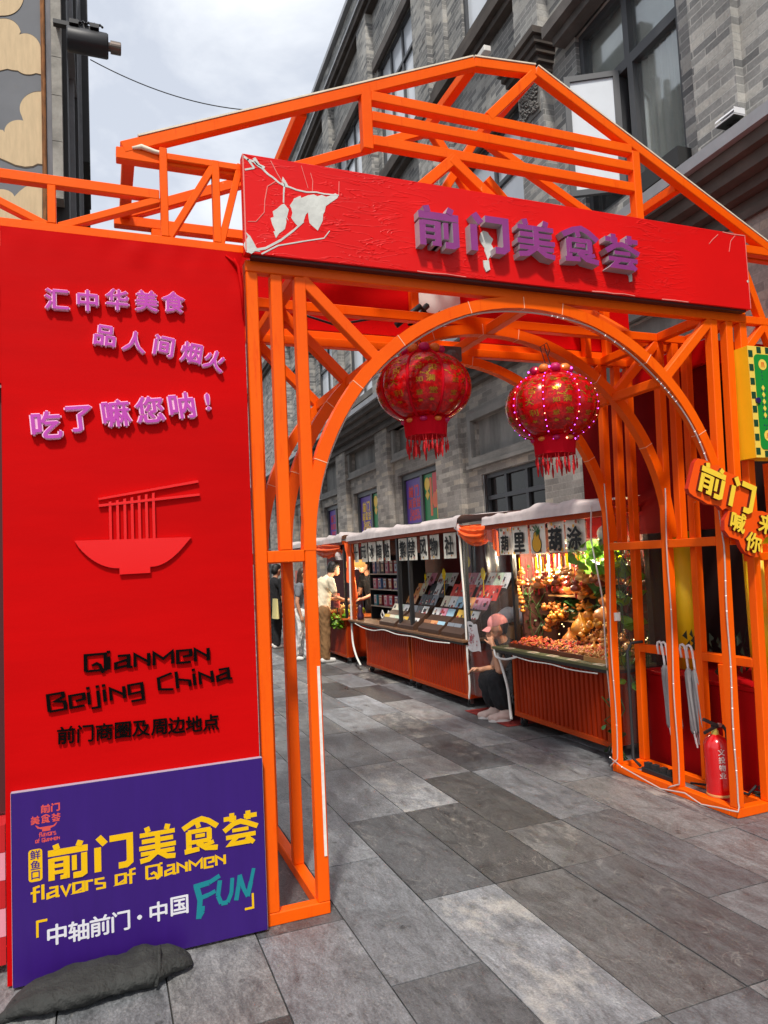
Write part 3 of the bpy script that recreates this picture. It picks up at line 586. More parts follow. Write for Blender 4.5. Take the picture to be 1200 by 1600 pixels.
# street-floor windows: poster film behind the panes of the farther ones
PURP = mat('purple_poster_film', rgb(92, 54, 156), .45, var=.08); PRED = mat('red_poster_film', rgb(210, 30, 40), .45); PGRN = mat('green_poster_film', rgb(26, 130, 66), .45)
PYEL = mat('yellow_poster_film', rgb(240, 195, 40), .45); PORG = mat('orange_poster_film', rgb(235, 100, 35), .45); PBLU = mat('grey_blue_frame_paint', (.10, .105, .115), .5)
def lbox(b, u0, u1, v0, v1, y0, y1): b.box(u0, u1, y0, y1, v0, v1)
def face_local(x, y, z, size, sx=1.0):
    # lettering on the facade (faces local +y, reads towards local -x)
    return Matrix.Translation((x, y, z)) @ Matrix(((-1, 0, 0, 0), (0, 0, 1, 0), (0, 1, 0, 0), (0, 0, 0, 1))) @ Matrix.Diagonal((size * sx, size, size, 1))
for k_, (a, c, d, e) in enumerate(LOWW):
    if k_ in (3, 4, 5, 6, 7):
        f = window(a, c, d, e, y=-.13, mull=1, trans=.66, glass=GLASS, fr=.1)
        zt = d + (e - d) * .66; m_ = (a + c) / 2; fr = .1
        cells = [(m_ + fr / 2, c - fr, zt + fr / 2, e - fr), (a + fr, m_ - fr / 2, zt + fr / 2, e - fr), (m_ + fr / 2, c - fr, zt - .75, zt - fr / 2), (a + fr, m_ - fr / 2, zt - .75, zt - fr / 2)]
        pal = [[PURP, PGRN, PGRN, PURP], [PURP, PGRN, PBLU, PURP], [PURP, PYEL, PYEL, PURP], [PGRN, PURP, PURP, PRED], [PURP, PYEL, PGRN, PURP]][k_ - 3]
        for ci, (u0, u1, v0, v1) in enumerate(cells):
            pb = B(); pb.box(u0 + .01, u1 - .01, -.128, -.124, v0 + .01, v1 - .01); yy = -.1235; W2, H2 = u1 - u0, v1 - v0; mats = [pal[ci], PYEL, PRED, PORG, WHITE]
            if ci == 0:
                pb.cur = 1 if k_ == 4 else 2
                for q, ch in enumerate('前门'): hero(pb, ch, face_local(u0 + W2 * (.68 - .34 * q), yy, v0 + H2 * .72, W2 * .028), .06)
                for q, ch in enumerate('美食荟'): hero(pb, ch, face_local(u0 + W2 * (.76 - .26 * q), yy, v0 + H2 * .46, W2 * .023), .06)
                latin(pb, 'flavors', face_local(u0 + W2 * .5, yy, v0 + H2 * .24, W2 * .028), .03); latin(pb, 'of Qianmen', face_local(u0 + W2 * .5, yy, v0 + H2 * .12, W2 * .02), .03)
            elif ci == 1:
                rr = random.Random(k_)
                pb.cur = 2; lbox(pb, u0 + W2 * .08, u0 + W2 * .5, v0 + H2 * .25, v1 - H2 * .02, yy, yy + .002); pb.cur = 1; lbox(pb, u0 + .01, u0 + W2 * .3, v0 + .02, v0 + H2 * .62, yy + .0021, yy + .004)
                pb.lathe([(0, yy + .0045), (W2 * .15, yy + .0045)], (u0 + W2 * .8, 0, v0 + H2 * .78), 20, 'y'); pb.lathe([(0, yy + .005), (W2 * .12, yy + .005)], (u0 + W2 * .8, 0, v0 + H2 * .55), 4, 'y')
                pb.cur = 3; lbox(pb, u0 + W2 * .55, u0 + W2 * .66, v0 + H2 * .1, v0 + H2 * .9, yy, yy + .0023); pb.lathe([(0, yy + .0062), (W2 * .17, yy + .0062)], (u0 + W2 * .36, 0, v0 + H2 * .42), 22, 'y')
            elif ci == 2:
                pb.cur = 2; pb.lathe([(0, yy), (W2 * .33, yy)], (u0 + W2 * .5, 0, v0 + H2 * .6), 9, 'y'); pb.cur = 1; lbox(pb, u0 + W2 * .15, u1 - W2 * .15, v0 + H2 * .12, v0 + H2 * .34, yy + .001, yy + .003)
                pb.lathe([(0, yy + .004), (W2 * .1, yy + .004)], (u0 + W2 * .5, 0, v0 + H2 * .6), 12, 'y')
            else:
                pb.cur = 3
                for q, ch in enumerate('前门'): hero(pb, ch, face_local(u0 + W2 * (.68 - .34 * q), yy, v0 + H2 * .7, W2 * .022), .06)
                pb.cur = 1
                for q, ch in enumerate('美食荟'): hero(pb, ch, face_local(u0 + W2 * (.76 - .26 * q), yy, v0 + H2 * .3, W2 * .024), .06)
            part('poster_film', pb, mats, f, True)
    else:
        f = window(a, c, d, e, y=-.12, mull=2, trans=.86 if k_ == 2 else .7, glass=mat('dark_shop_glass', (.012, .011, .010), .12, spec=.25))
        if k_ == 2:
            ed = B(); ed.box(c - .04, c - .01, -.06, -.02, d, e); part('edge_strip', ed, STEEL, f, True)
# white flood lamp on the cornice
t = thing('flood_lamp', 'white box flood lamp bracketed on the brick above the metal flashing', 'lamp', (5 - .19, 4.15, 5.0), pi / 2 - FA)
b2 = B()
b2.grid(lambda u, v: (-.16 + .32 * u, .1 * cos(pi * (.1 + .8 * v)) + .02, .05 + .1 * sin(pi * (.1 + .8 * v))), 2, 10); b2.box(-.16, .16, -.07, .11, .035, .05); b2.box(-.165, -.16, -.07, .11, .05, .13); part('housing', b2, mat('white_lamp_metal', rgb(225, 225, 228), .3), t, True)
b2 = B(); b2.box(-.15, .15, -.06, .1, .02, .034); part('lens', b2, BLACK, t, True)
b2 = B(); b2.bar((.05, -.2, -.05), (.05, 0, .02), .03, .03, (1, 0, 0)); b2.bar((-.05, -.2, -.05), (-.05, 0, .02), .03, .03, (1, 0, 0)); b2.box(-.1, .1, -.24, -.2, -.1, 0); part('bracket', b2, BLACK, t, True)
t.scale = (.62, .62, .62)
t = thing('flood_lamp', 'white strip lamp perched on the brick capital above the orange roof', 'lamp', (5 - .36, 4 + 3.45, 7.62), pi / 2 - FA)
b2 = B(); b2.box(-.22, .22, .1, .2, .12, .2); part('housing', b2, WHITE, t, True, .01); b2 = B(); b2.box(-.05, .05, -.05, .1, .1, .16); part('bracket', b2, BLACK, t, True)
# ------------------------------------------------------------------ the orange gate
gate = thing('entrance_gate', 'orange steel tube archway with gabled open roof frame and red name board across the street', 'gate', (2.23, 3.85, 0))
TB = 0.056; YF, YM, YR = 3.338, 3.80, 4.40
def gp(name, bars, up=(0, 1, 0), m=ORANGE, wd=TB, dp=TB):
    for p, q in bars:
        b = B(); b.bar(p, q, wd, dp, up); o = part(name, b, m, gate, bevel=.004)
    return o
def rx(xt, z): return xt - .092 * (1 - z / 3.0)          # the right pillar leans a little
def post(x, y, z0, z1): gp('post', [((x, y, z0), (x, y, z1))])
def rpost(xt, y, z0, z1): gp('post', [((rx(xt, z0), y, z0), (rx(xt, z1), y, z1))])
AC, AZ, RO, RI = 2.23, 1.67, 1.345, 1.284
def arch(y):
    b = B(); n = 48; vs = []
    for i in range(n + 1):
        t = pi * i / n
        for r, yy in ((RO, y - TB / 2 - .002), (RI, y - TB / 2 - .002), (RI, y + TB / 2 + .002), (RO, y + TB / 2 + .002)): vs.append((AC - r * cos(t), yy, AZ + r * sin(t)))
    fs = [tuple(range(4))[::-1], tuple(n * 4 + k for k in range(4))]
    for i in range(n):
        for k in range(4): fs.append((i * 4 + k, i * 4 + (k + 1) % 4, i * 4 + 4 + (k + 1) % 4, i * 4 + 4 + k))
    b.add(vs, fs); a = part('arch', b, ORANGE, gate)
    b = B()
    for dg in (19, 38, 53, 73, 88, 99, 127, 152):
        t = radians(dg); r0, r1 = RI - .002, RO + .002
        d = Vector((-cos(t), 0, sin(t))); b.bar(Vector((AC, y, AZ)) + d * r0, Vector((AC, y, AZ)) + d * r1, .0035, TB + .007)
    part('weld_seam', b, mat('pale_filler_seam', rgb(250, 190, 150), .6), a)
    # white rubber edging where the arch meets the string of lamps
    return a
for y in (YF, YM, YR):
    front = y == YF
    post(.683, y, .056, 3.0); post(.919, y, .056, 3.0)
    if y != YM: post(.801, y, 1.674, 3.0)
    rpost(3.556, y, .056, 3.0); rpost(3.800, y, .056, 3.0)
    rpost(3.682, y, 1.66, 3.0)
    gp('top_beam', [((.655, y, 3.03), (3.83, y, 3.03))])
    gp('mid_rail', [((.713, y - .001, 1.645), (.889, y - .001, 1.645))], dp=TB)
    if y != YM: gp('ground_rail', [((.655, y, .028), (.947, y, .028))])
    gp('mid_rail', [((rx(3.588, 1.63), y - .001, 1.63), (rx(3.77, 1.63), y - .001, 1.63))])
    if y != YM: gp('ground_rail', [((rx(3.528, 0), y, .028), (rx(3.83, 0), y, .028))])
    arch(y)
    gp('arch_brace', [((.93, y + .002, 2.995), (1.30, y + .002, 2.63))]); gp('arch_brace', [((3.535, y + .002, 2.995), (3.155, y + .002, 2.62))])
# rails that run back along the street
yy0, yy1 = YF + .0285, YR - .0285
for x in (.683, .919): gp('side_rail', [((x, yy0, .028), (x, yy1, .028))], (0, 0, 1)); 
for x in (.683, .919, rx(3.556, 3), rx(3.8, 3)): gp('side_beam', [((x, yy0, 3.031), (x, YM - .0285, 3.031)), ((x, YM + .0285, 3.031), (x, yy1, 3.031))], (0, 0, 1))
for x in (rx(3.556, 0), rx(3.8, 0)): gp('side_rail', [((x, yy0, .028), (x, yy1, .028))], (0, 0, 1))
for x, z in ((.919, 1.645), (rx(3.556, 1.63), 1.63), (rx(3.8, .88), .87), (rx(3.8, 1.63), 1.63), (1.315, 2.615), (3.145, 2.60), (2.23, 2.985)):
    gp('tie_bar', [((x, yy0, z), (x, YM - .0285, z)), ((x, YM + .0285, z), (x, yy1, z))], (0, 0, 1))
gp('short_post', [((rx(3.8, .4), 3.60, .056), (rx(3.8, .4), 3.60, .84))])
# roof: two gable frames joined by purlins
TF, TR_ = 3.365, 4.03
def roofbar(name, pts, y): gp(name, [((pts[i][0], y, pts[i][1]), (pts[i + 1][0], y, pts[i + 1][1])) for i in range(len(pts) - 1)])
def rafter(name, p, q, y): roofbar(name, [p, q], y)
EL, PL, PR, ER = (.118, 3.535), (1.985, 4.352), (2.385, 4.39), (4.34, 3.43)
for y, off in ((TF, 0), (TR_, .01)):
    rafter('rafter', EL, PL, y); rafter('ridge_bar', PL, PR, y + .001); rafter('rafter', PR, ER, y)
    roofbar('chord', [(.09, 3.508), (4.30, 3.508)], y + .0015)
roofbar('louvre_frame', [(1.322, 4.06), (1.322, 3.735)], TF - .001)
roofbar('louvre_frame', [(3.066, 4.02), (3.066, 3.53)], TF - .001)
for z in (4.026, 3.916, 3.786): roofbar('louvre_bar', [(1.35, z), (3.038, z)], TF - .002)
roofbar('cross_brace', [(1.83, 3.775), (1.56, 3.53)], TF - .003); roofbar('cross_brace', [(1.80, 3.765), (2.10, 3.53)], TF - .0045); roofbar('cross_brace', [(2.37, 4.365), (2.05, 4.045)], TF - .003)
roofbar('collar_tie', [(1.02, 3.955), (3.1, 3.955)], TR_ - .001); roofbar('cross_brace', [(2.05, 4.34), (2.3, 3.97)], TR_ - .003); roofbar('cross_brace', [(2.36, 4.37), (1.8, 3.52)], TR_ - .0045); roofbar('cross_brace', [(2.42, 4.1), (3.0, 3.52)], TR_ - .003)
for x, z in ((.146, 3.545), (.985, 3.905), (1.985, 4.352), (2.385, 4.388), (3.43, 3.872)): gp('purlin', [((x, TF + .029, z), (x, TR_ - .029, z))], (0, 0, 1))
gp('roof_leg', [((.31, TR_, 3.2), (.31, TR_, 3.48)), ((.30, TR_, 3.2), (.56, TR_, 3.2)), ((.53, TR_ + .001, 3.2), (.53, TR_ + .001, 3.07))])
b = B()   # foam edging strip along the top of the front rafters
def strip(p, q, y):
    p, q = Vector((p[0], y, p[1])), Vector((q[0], y, q[1])); d = (q - p).normalized(); n = Vector((-d.z, 0, d.x)) * .033
    b.bar(p + n, q + n, .008, TB + .006)
strip((.2, 3.571), PL, TF); strip(PL, PR, TF); strip(PR, ER, TF)
b.smooth = True
b.tube([(.16, TF - .03, 3.535), (.2, TF - .034, 3.545), (.26, TF - .036, 3.53), (.34, TF - .036, 3.522), (.42, TF - .034, 3.524)], [.006, .012, .01, .009, .008], 8)
part('edge_strip', b, CREAM, gate)
# boards and beam at the back of the gate
b = B(); b.box(.66, 2.02, 4.436, 4.47, 3.13, 3.58); part('back_board', b, REDCLOTH, gate); b = B(); b.box(2.62, 3.88, 4.436, 4.47, 3.13, 3.58); part('back_board', b, REDCLOTH, gate)
b = B(); b.box(2.02, 2.4, 4.44, 4.465, 3.2, 3.58); part('back_board', b, WHITE, gate); b = B(); b.box(2.4, 2.62, 4.437, 4.472, 3.13, 3.58); part('back_board', b, REDCLOTH, gate)
gp('back_beam', [((.655, 4.45, 3.09), (3.88, 4.45, 3.09))]); 
gp('back_stud', [((2.02, 4.40, 3.06), (2.02, 4.40, 3.56)), ((3.43, 4.40, 3.06), (3.43, 4.40, 3.56)), ((3.62, 4.40, 3.06), (3.62, 4.40, 3.56))])
gp('back_brace', [((2.1, 3.9, 3.06), (2.5, 4.38, 3.35)), ((3.44, 3.9, 3.06), (3.3, 4.4, 3.5))], (0, 0, 1))

# name board
def board_mat():
    m = mat('name_board_vinyl', (.72, .006, .006), .4, var=.06, vs=2.0, spec=.2); t = m.node_tree; p = t.nodes['Principled BSDF']; k = t.links.new
    c = t.nodes.new("ShaderNodeTexCoord"); mpn = t.nodes.new("ShaderNodeMapping"); mpn.inputs['Scale'].default_value = (2.2, 1, 11); k(c.outputs['Object'], mpn.inputs[0])
    n = t.nodes.new("ShaderNodeTexNoise"); n.inputs['Scale'].default_value = 1.6; n.inputs['Detail'].default_value = 3; n.inputs['Distortion'].default_value = 1.1; k(mpn.outputs[0], n.inputs['Vector'])
    a = t.nodes.new("ShaderNodeMath"); a.operation = 'SUBTRACT'; k(n.outputs['Fac'], a.inputs[0]); a.inputs[1].default_value = .5
    a2 = t.nodes.new("ShaderNodeMath"); a2.operation = 'ABSOLUTE'; k(a.outputs[0], a2.inputs[0])
    r = t.nodes.new("ShaderNodeMapRange"); r.inputs[1].default_value = 0; r.inputs[2].default_value = .028; r.inputs[3].default_value = 1; r.inputs[4].default_value = 0; k(a2.outputs[0], r.inputs[0])
    n2 = t.nodes.new("ShaderNodeTexNoise"); n2.inputs['Scale'].default_value = 1.7; k(c.outputs['Object'], n2.inputs['Vector'])
    r2 = t.nodes.new("ShaderNodeMapRange"); r2.inputs[1].default_value = .46; r2.inputs[2].default_value = .6; k(n2.outputs['Fac'], r2.inputs[0])
    ml = t.nodes.new("ShaderNodeMath"); ml.operation = 'MULTIPLY'; k(r.outputs[0], ml.inputs[0]); k(r2.outputs[0], ml.inputs[1])
    b = t.nodes.new("ShaderNodeBump"); b.inputs['Strength'].default_value = .36; b.inputs['Distance'].default_value = .01; k(ml.outputs[0], b.inputs['Height']); k(b.outputs[0], p.inputs['Normal'])
    return m
BX0, BX1, BZ0, BZ1, BY = .645, 3.805, 3.063, 3.545, 3.25
b = B(); b.box(BX0, BX1, BY, 3.308, BZ0, BZ1); sign = part('name_board', b, board_mat(), gate, bevel=.003)
b = B(); b.box(BX0 + .03, BX1 - .03, 3.262, 3.304, 3.05, 3.0628); part('board_shade_strip', b, mat('painted_shade_dark_red', (.06, .008, .006), .7), gate)  # dark strip standing in for the shadow below the name board
PEEL = mat('peeled_backing', rgb(205, 205, 198), .75, var=.12, vs=9, bump=.3, bs=30)
def patch(b, pts, y, h=.0015, rough=.011, seed=1):
    rr = random.Random(seed); out = []
    for i in range(len(pts)):
        p, q = pts[i], pts[(i + 1) % len(pts)]; out.append(p)
        L_ = math.dist(p, q); k = int(L_ / .02)
        for j in range(1, k): u = j / k; out.append((p[0] + (q[0] - p[0]) * u + rr.uniform(-rough, rough), p[1] + (q[1] - p[1]) * u + rr.uniform(-rough, rough)))
    b.poly([(x, z) for x, z in out], h, Matrix.Translation((0, y, 0)) @ Matrix(((1, 0, 0, 0), (0, 0, -1, 0), (0, 1, 0, 0), (0, 0, 0, 1))))
b = B()
patch(b, [(.776, 3.217), (.781, 3.28), (.838, 3.326), (.86, 3.30), (.857, 3.243), (.845, 3.258), (.825, 3.19), (.792, 3.15)], BY)
patch(b, [(.887, 3.358), (.958, 3.385), (1.115, 3.408), (1.046, 3.343), (1.027, 3.266), (1.0, 3.214), (.971, 3.236), (.955, 3.30), (.93, 3.25), (.9, 3.225), (.87, 3.26), (.865, 3.32)], BY, seed=2)
patch(b, [(.647, 3.165), (.67, 3.145), (.687, 3.113), (.716, 3.075), (.647, 3.068)], BY, seed=3)
patch(b, [(.836, 3.46), (.85, 3.44), (.862, 3.418), (.845, 3.412), (.828, 3.42)], BY, seed=4, rough=.002)
part('peeled_patch', b, PEEL, sign)
b = B()
def crack(pts, w0=.008, w1=.002):
    b = B(); n = len(pts)
    for i in range(n - 1):
        p, q = Vector(pts[i]), Vector(pts[i + 1]); wd = w0 + (w1 - w0) * i / n
        b.bar((p.x, BY - .0004, p.y), (q.x, BY - .0004, q.y), wd, .003 + .0003 * (i % 2))
    part('torn_edge', b, PEEL if w0 > .0065 else mat('pink_crack', rgb(226, 128, 118), .7), sign)
crack([(.65, 3.53), (.675, 3.515), (.70, 3.512), (.718, 3.495), (.736, 3.487), (.765, 3.46), (.79, 3.447), (.815, 3.427), (.842, 3.415), (.87, 3.412), (.90, 3.404), (.952, 3.40), (1.0, 3.407), (1.04, 3.404), (1.115, 3.408)], .011, .006)
crack([(.67, 3.52), (.70, 3.48), (.655, 3.465)], .01, .005); crack([(.78, 3.53), (.81, 3.47), (.828, 3.44), (.845, 3.42)], .004, .004)
crack([(.65, 3.07), (.74, 3.095), (.816, 3.144), (.88, 3.20), (.93, 3.25)], .012, .006); crack([(.72, 3.065), (.80, 3.115), (.92, 3.15), (1.03, 3.18), (1.06, 3.22)], .007, .003)
crack([(.845, 3.44), (.838, 3.38), (.835, 3.33)], .008, .004); crack([(.80, 3.43), (.76, 3.40), (.745, 3.33), (.74, 3.27), (.70, 3.22), (.66, 3.215)], .004, .002); crack([(.98, 3.40), (.985, 3.46), (.975, 3.50)], .003, .002)
crack([(1.115, 3.408), (1.12, 3.48)], .003, .002); crack([(.648, 3.54), (.648, 3.07)], .006, .006); crack([(.70, 3.53), (.72, 3.50), (.75, 3.49)], .016, .004); crack([(.93, 3.53), (.96, 3.42)], .002, .001)
crack([(3.803, 3.54), (3.803, 3.07)], .004, .004); crack([(3.79, 3.24), (3.805, 3.25)], .012, .01); crack([(3.58, 3.52), (3.53, 3.48), (3.5, 3.45)], .004, .002); crack([(3.72, 3.53), (3.68, 3.49), (3.66, 3.42)], .004, .002)
crack([(3.62, 3.541), (3.7, 3.537), (3.8, 3.54)], .006, .006); crack([(2.6, 3.066), (2.68, 3.07), (2.75, 3.067), (2.82, 3.072), (2.9, 3.067)], .006, .003); crack([(1.52, 3.068), (1.6, 3.066), (1.68, 3.07), (1.8, 3.066)], .005, .002); crack([(3.1, 3.066), (3.2, 3.068), (3.3, 3.066)], .006, .003)
PURF = mat('purple_letter_face', rgb(136, 46, 122), .55, var=.08, vs=9); PURS = mat('grey_letter_side', rgb(172, 160, 166), .6, var=.12, vs=9)
for ch, x, z, s, sx in (('前', 1.63, 3.292, .0222, 1.06), ('门', 1.925, 3.292, .0212, 1.12), ('美', 2.21, 3.298, .0216, 1.14), ('食', 2.50, 3.297, .0212, 1.16), ('荟', 2.785, 3.292, .0212, 1.14)):
    b = B(); b.side_mi = 1; hero(b, ch, face_front(x, BY, z, s, 0, sx), .055 / s); part('letter', b, [PURF, PURS], sign)
b = B(); patch(b, [(1.90, 3.315), (1.945, 3.325), (1.975, 3.29), (1.96, 3.22), (1.935, 3.17), (1.92, 3.235), (1.90, 3.26)], BY, .003, seed=8); patch(b, [(1.905, 3.165), (1.94, 3.17), (1.945, 3.12), (1.92, 3.105), (1.908, 3.13)], BY, .006, seed=9)
patch(b, [(2.86, 3.2), (2.885, 3.205), (2.885, 3.15), (2.865, 3.145)], BY, .006, seed=10); part('peeled_patch', b, PEEL, sign)
# LED profile on the inner left post, lamp chain round the front arch and down the right pillar
b = B(); b.box(.926, .939, 3.305, 3.3098, .26, 1.125); part('led_profile', b, mat('worn_white_led_profile', rgb(228, 224, 214), .6, var=.12, vs=30), gate)
LEDM = mat('lamp_chain_bulb', (1, .95, .9), .3, emit=1.2, ecol=(1, .97, .95)); CHAIN = mat('clear_lamp_chain', (.55, .42, .38), .3)
def chain(pts, r=.006, every=3, label=None, on=lambda i: True, bulb=.0052):
    b = B(); b.smooth = True; b.tube(pts, r, 6); b.cur = 1
    for i in range(0, len(pts), every):
        if on(i): b.ball(pts[i], bulb, 6, 4)
    return solo('lamp_chain', b, [CHAIN, LEDM], label, 'lamp chain', at=tuple(pts[-1]))
pts = [(AC - (RI - .006) * cos(t), YF - .012 + .006 * sin(t * 9), AZ + (RI - .006 - .008 * abs(sin(t * 5))) * sin(t)) for t in [pi * i / 110 for i in range(2, 106)]]
pts += [(rx(3.53, z) - .004 + .004 * sin(z * 9), YF - .034, z) for z in [1.6 - .03 * i for i in range(51)]]
pts += [(3.44, 3.30, .07), (3.42, 3.29, .05), (3.40, 3.33, .05), (3.415, 3.42, .035), (3.40, 3.55, .02), (3.415, 3.7, .045), (3.40, 3.9, .02), (3.41, 4.1, .04), (3.42, 4.3, .06), (3.415, 4.42, .1)]
chain(pts, .0048, 1, 'clear lamp chain following the front arch and down the front corner post to the ground', on=lambda i: (56 < i < 60) or (66 < i < 72 and i % 2) or (78 < i < 85) or (88 < i < 98 and i % 2 == 0) or (110 < i < 120 and i % 3 == 0) or (125 < i < 150 and i % 4 == 0) or i in (163, 164, 165, 167))
pts = [(rx(3.53, z) - .008 + .006 * sin(z * 7), YM - .036, z) for z in [2.0 - .04 * i for i in range(49)]] + [(3.42, 3.83, .05), (3.425, 3.86, .03)]
chain(pts, .005, 4, 'clear lamp chain taped down the middle post of the pillar beside the umbrellas', on=lambda i: i in (20, 32))
pts = [(rx(3.53, z) - .01 + .01 * sin(z * 5), YR - .036, z) for z in [2.1 - .04 * i for i in range(51)]] + [(3.40, 4.40, .05), (3.42, 4.42, .03)]
chain(pts, .005, 4, 'clear lamp chain taped down the back post of the pillar beside the gourd stall', on=lambda i: i in (36, 44))

# ------------------------------------------------------------------ red banner wall with the noodle bowl, and its top railing
RAILP = [((-1.9, 3.322), (.27, 3.322)), ]
wall = thing('banner_wall', 'tall red cloth banner wall with lilac slogan characters and a noodle bowl emblem', 'banner', (.13, 3.33, 0))
b = B()
def cl(u, v):
    x = -.378 + 1.018 * u; z = .01 + 3.072 * v
    d = .004 * noise.noise((x * 3, z * 2, 1)) + (.010 * max(0, 1 - abs(v - .985) / .03)) * noise.noise((x * 9, 3, 3)) + .012 * max(0, (u - .93) / .07) * sin(v * 60 + u * 9) * max(0, (v - .86) / .14)
    return (x, 3.300 - d, z)
b.smooth = True; b.grid(cl, 70, 150); b.smooth = False; b.box(-.378, .64, 3.306, 3.365, .01, 3.08); part('cloth', b, REDCLOTH, wall)
b = B(); b.smooth = True
b.tube([(.60, 3.296, 3.05), (.618, 3.288, 3.0), (.628, 3.286, 2.9), (.632, 3.288, 2.75)], [.004, .009, .008, .002], 6); b.tube([(.56, 3.296, 3.06), (.60, 3.29, 3.03), (.63, 3.286, 2.97)], [.003, .008, .004], 6); part('cloth_fold', b, REDCLOTH, wall)
def rb(name, bars, y=3.338, wd=.045):
    for p, q in bars: b = B(); b.bar((p[0], y, p[1]), (q[0], y, q[1]), wd, .045); part(name, b, ORANGE, wall, bevel=.003)
rb('top_rail', [((-2.2, 3.322), (.272, 3.322))]); rb('base_rail', [((-2.2, 3.108), (.655, 3.108))], wd=.04)
for x, z0, z1 in ((-.178, 3.128, 3.30), (.294, 3.128, 3.55), (.531, 3.128, 3.528)): rb('rail_post', [((x, z0), (x, z1))], 3.3372, .034)
rb('top_rail', [((.311, 3.512), (.655, 3.512))], 3.339, .032)
for p, q in (((-.42, 3.22), (-.2, 3.12)), ((.27, 3.30), (-.15, 3.12)), ((.52, 3.50), (.312, 3.13)), ((.65, 3.53), (.545, 3.12))): rb('rail_brace', [(p, q)], 3.3395, .032)
rb('rail_post', [((-1.0, 3.128), (-1.0, 3.3))], 3.3372, .034)
LIL = mat('lilac_acrylic', rgb(190, 72, 172), .5, var=.05, vs=20, spec=.25); LILE = mat('pale_lilac_edge', rgb(240, 186, 214), .5, spec=.3)
def pch(ch, x, z, s, rot=0.0, base=3.296):
    b = B()
    put_text(b, ch, face_front(x, base, z, s, rot), .022 / s, .022, side=1); o = part('letter', b, [LIL, LILE], wall)
    b = B(); put_text(b, ch, face_front(x, base + .0005, z, s, rot), .0185 / s, .062); part('letter_rim', b, LILE, o)
for ch, x, z in (('汇', -.161, 2.777), ('中', -.040, 2.782), ('华', .080, 2.797), ('美', .203, 2.803), ('食', .318, 2.808)): pch(ch, x, z, .098)
for ch, x, z, r in (('品', .027, 2.632, -.1), ('人', .148, 2.614, -.14), ('间', .272, 2.603, -.16), ('烟', .391, 2.580, -.16), ('火', .492, 2.550, -.3)): pch(ch, x, z, .098, r)
for ch, x, z, r in (('吃', -.208, 2.235, .08), ('了', -.081, 2.264, .1), ('嘛', .067, 2.292, .12), ('您', .205, 2.314, .12), ('呐', .342, 2.336, .12)): pch(ch, x, z, .124, r)
pch('!', .456, 2.358, .105, .1)
BLKL = mat('black_acrylic', (.003, .002, .002), .6, spec=.05)
for txt, x, z, s, r, sx in (('Qianmen', .176, 1.228, .0134, .0, 1.6), ('Beijing China', .150, 1.106, .0125, .079, 1.63)):
    b = B(); latin(b, txt, face_front(x, 3.296, z, s, r, sx), .007 / s, .66); part('lettering', b, BLKL, wall)
for i, ch in enumerate('前门商圈及周边地点'):
    b = B(); put_text(b, ch, face_front(-.153 + .0729 * i, 3.296, .951 - .0026 * i, .074, -.02), .09, .018); part('letter', b, BLKL, wall)
# noodle bowl emblem
REDA = mat('red_acrylic', (.80, .003, .003), .2, spec=.35, coat=.1)
b = B(); b.side_mi = 1; Mf = face_front(0, 3.296, 0)
bowl = [(-.109, 1.747)] + [(-.109 + .175 * u, 1.747 - .123 * sin(pi / 2 * u ** .8)) for u in [i / 12 for i in range(1, 13)]]
bowl += [(.066, 1.622), (.066, 1.597), (.191, 1.598), (.191, 1.624)] + [(.191 + .177 * u, 1.624 + .124 * (1 - cos(pi / 2 * u ** 1.1))) for u in [i / 12 for i in range(0, 13)]]
b.poly(bowl, .010, Mf)
for i in range(7): x = .028 + .0296 * i; b.poly([(x, 1.7475), (x + .011, 1.7475), (x + .011, 1.912 + .006 * i), (x, 1.909 + .006 * i)], .0097, Mf)
b.poly([(-.013, 1.917), (-.013, 1.926), (.404, 2.002), (.405, 1.991)], .0112, Mf); b.poly([(-.012, 1.888), (-.012, 1.899), (.409, 1.943), (.409, 1.932)], .0112, Mf)
part('noodle_bowl_emblem', b, [REDA, mat('red_acrylic_edge_glint', (.9, .11, .07), .3)], wall)  # glint along the emblem's edges put in as a paler side colour

# ------------------------------------------------------------------ purple board leaning on its foot
pb_ = thing('purple_sign_board', 'purple board with yellow block lettering standing at the foot of the red banner', 'sign', (.145, 3.27, 0))
b = B(); b.box(-.355, .645, 3.270, 3.296, .012, .752); part('board', b, mat('purple_board_print', rgb(54, 24, 110), .36, var=.06, vs=3, bump=.03, bs=7, aniso=(8, 1, 1), spec=.3), pb_, bevel=.002)
b = B(); b.box(-.3562, .6462, 3.2697, 3.297, .7522, .7538); b.box(-.3568, -.3555, 3.2697, 3.297, .012, .7538); b.box(.6455, .6462, 3.2697, 3.297, .012, .7538); part('board_edge', b, mat('white_board_edge', rgb(168, 158, 178), .6), pb_)
YEL = mat('yellow_print', (.82, .48, .004), .5, spec=.2); PNK = mat('orange_pink_print', rgb(214, 78, 70), .4); TEAL = mat('teal_print', rgb(14, 128, 138), .4); WPR = mat('white_print', rgb(222, 220, 225), .4); PURPR = mat('purple_print', rgb(66, 34, 118), .4)
yb = 3.270
b = B()
for ch, x, z in (('前', -.152, .462), ('门', .020, .462), ('美', .193, .466), ('食', .369, .466), ('荟', .541, .466)): b = B(); hero(b, ch, face_front(x, yb, z, .0146, 0, 1.05), .05); part('letter', b, YEL, pb_)
b = B(); latin(b, 'flavors of Qianmen', face_front(.092, yb, .346, .0098, 0, 1.40), .06, .82)
for x, z, sg in ((-.261, .215, 1), (.578, .150, -1)):
    b.bar((x - .006 * sg, yb - .0006, z + .03 * sg), (x + .03 * sg, yb - .0006, z + .03 * sg), .009, .002); b.bar((x - .006 * sg, yb - .0007, z + .034 * sg), (x - .006 * sg, yb - .0007, z - .03 * sg), .009, .002)
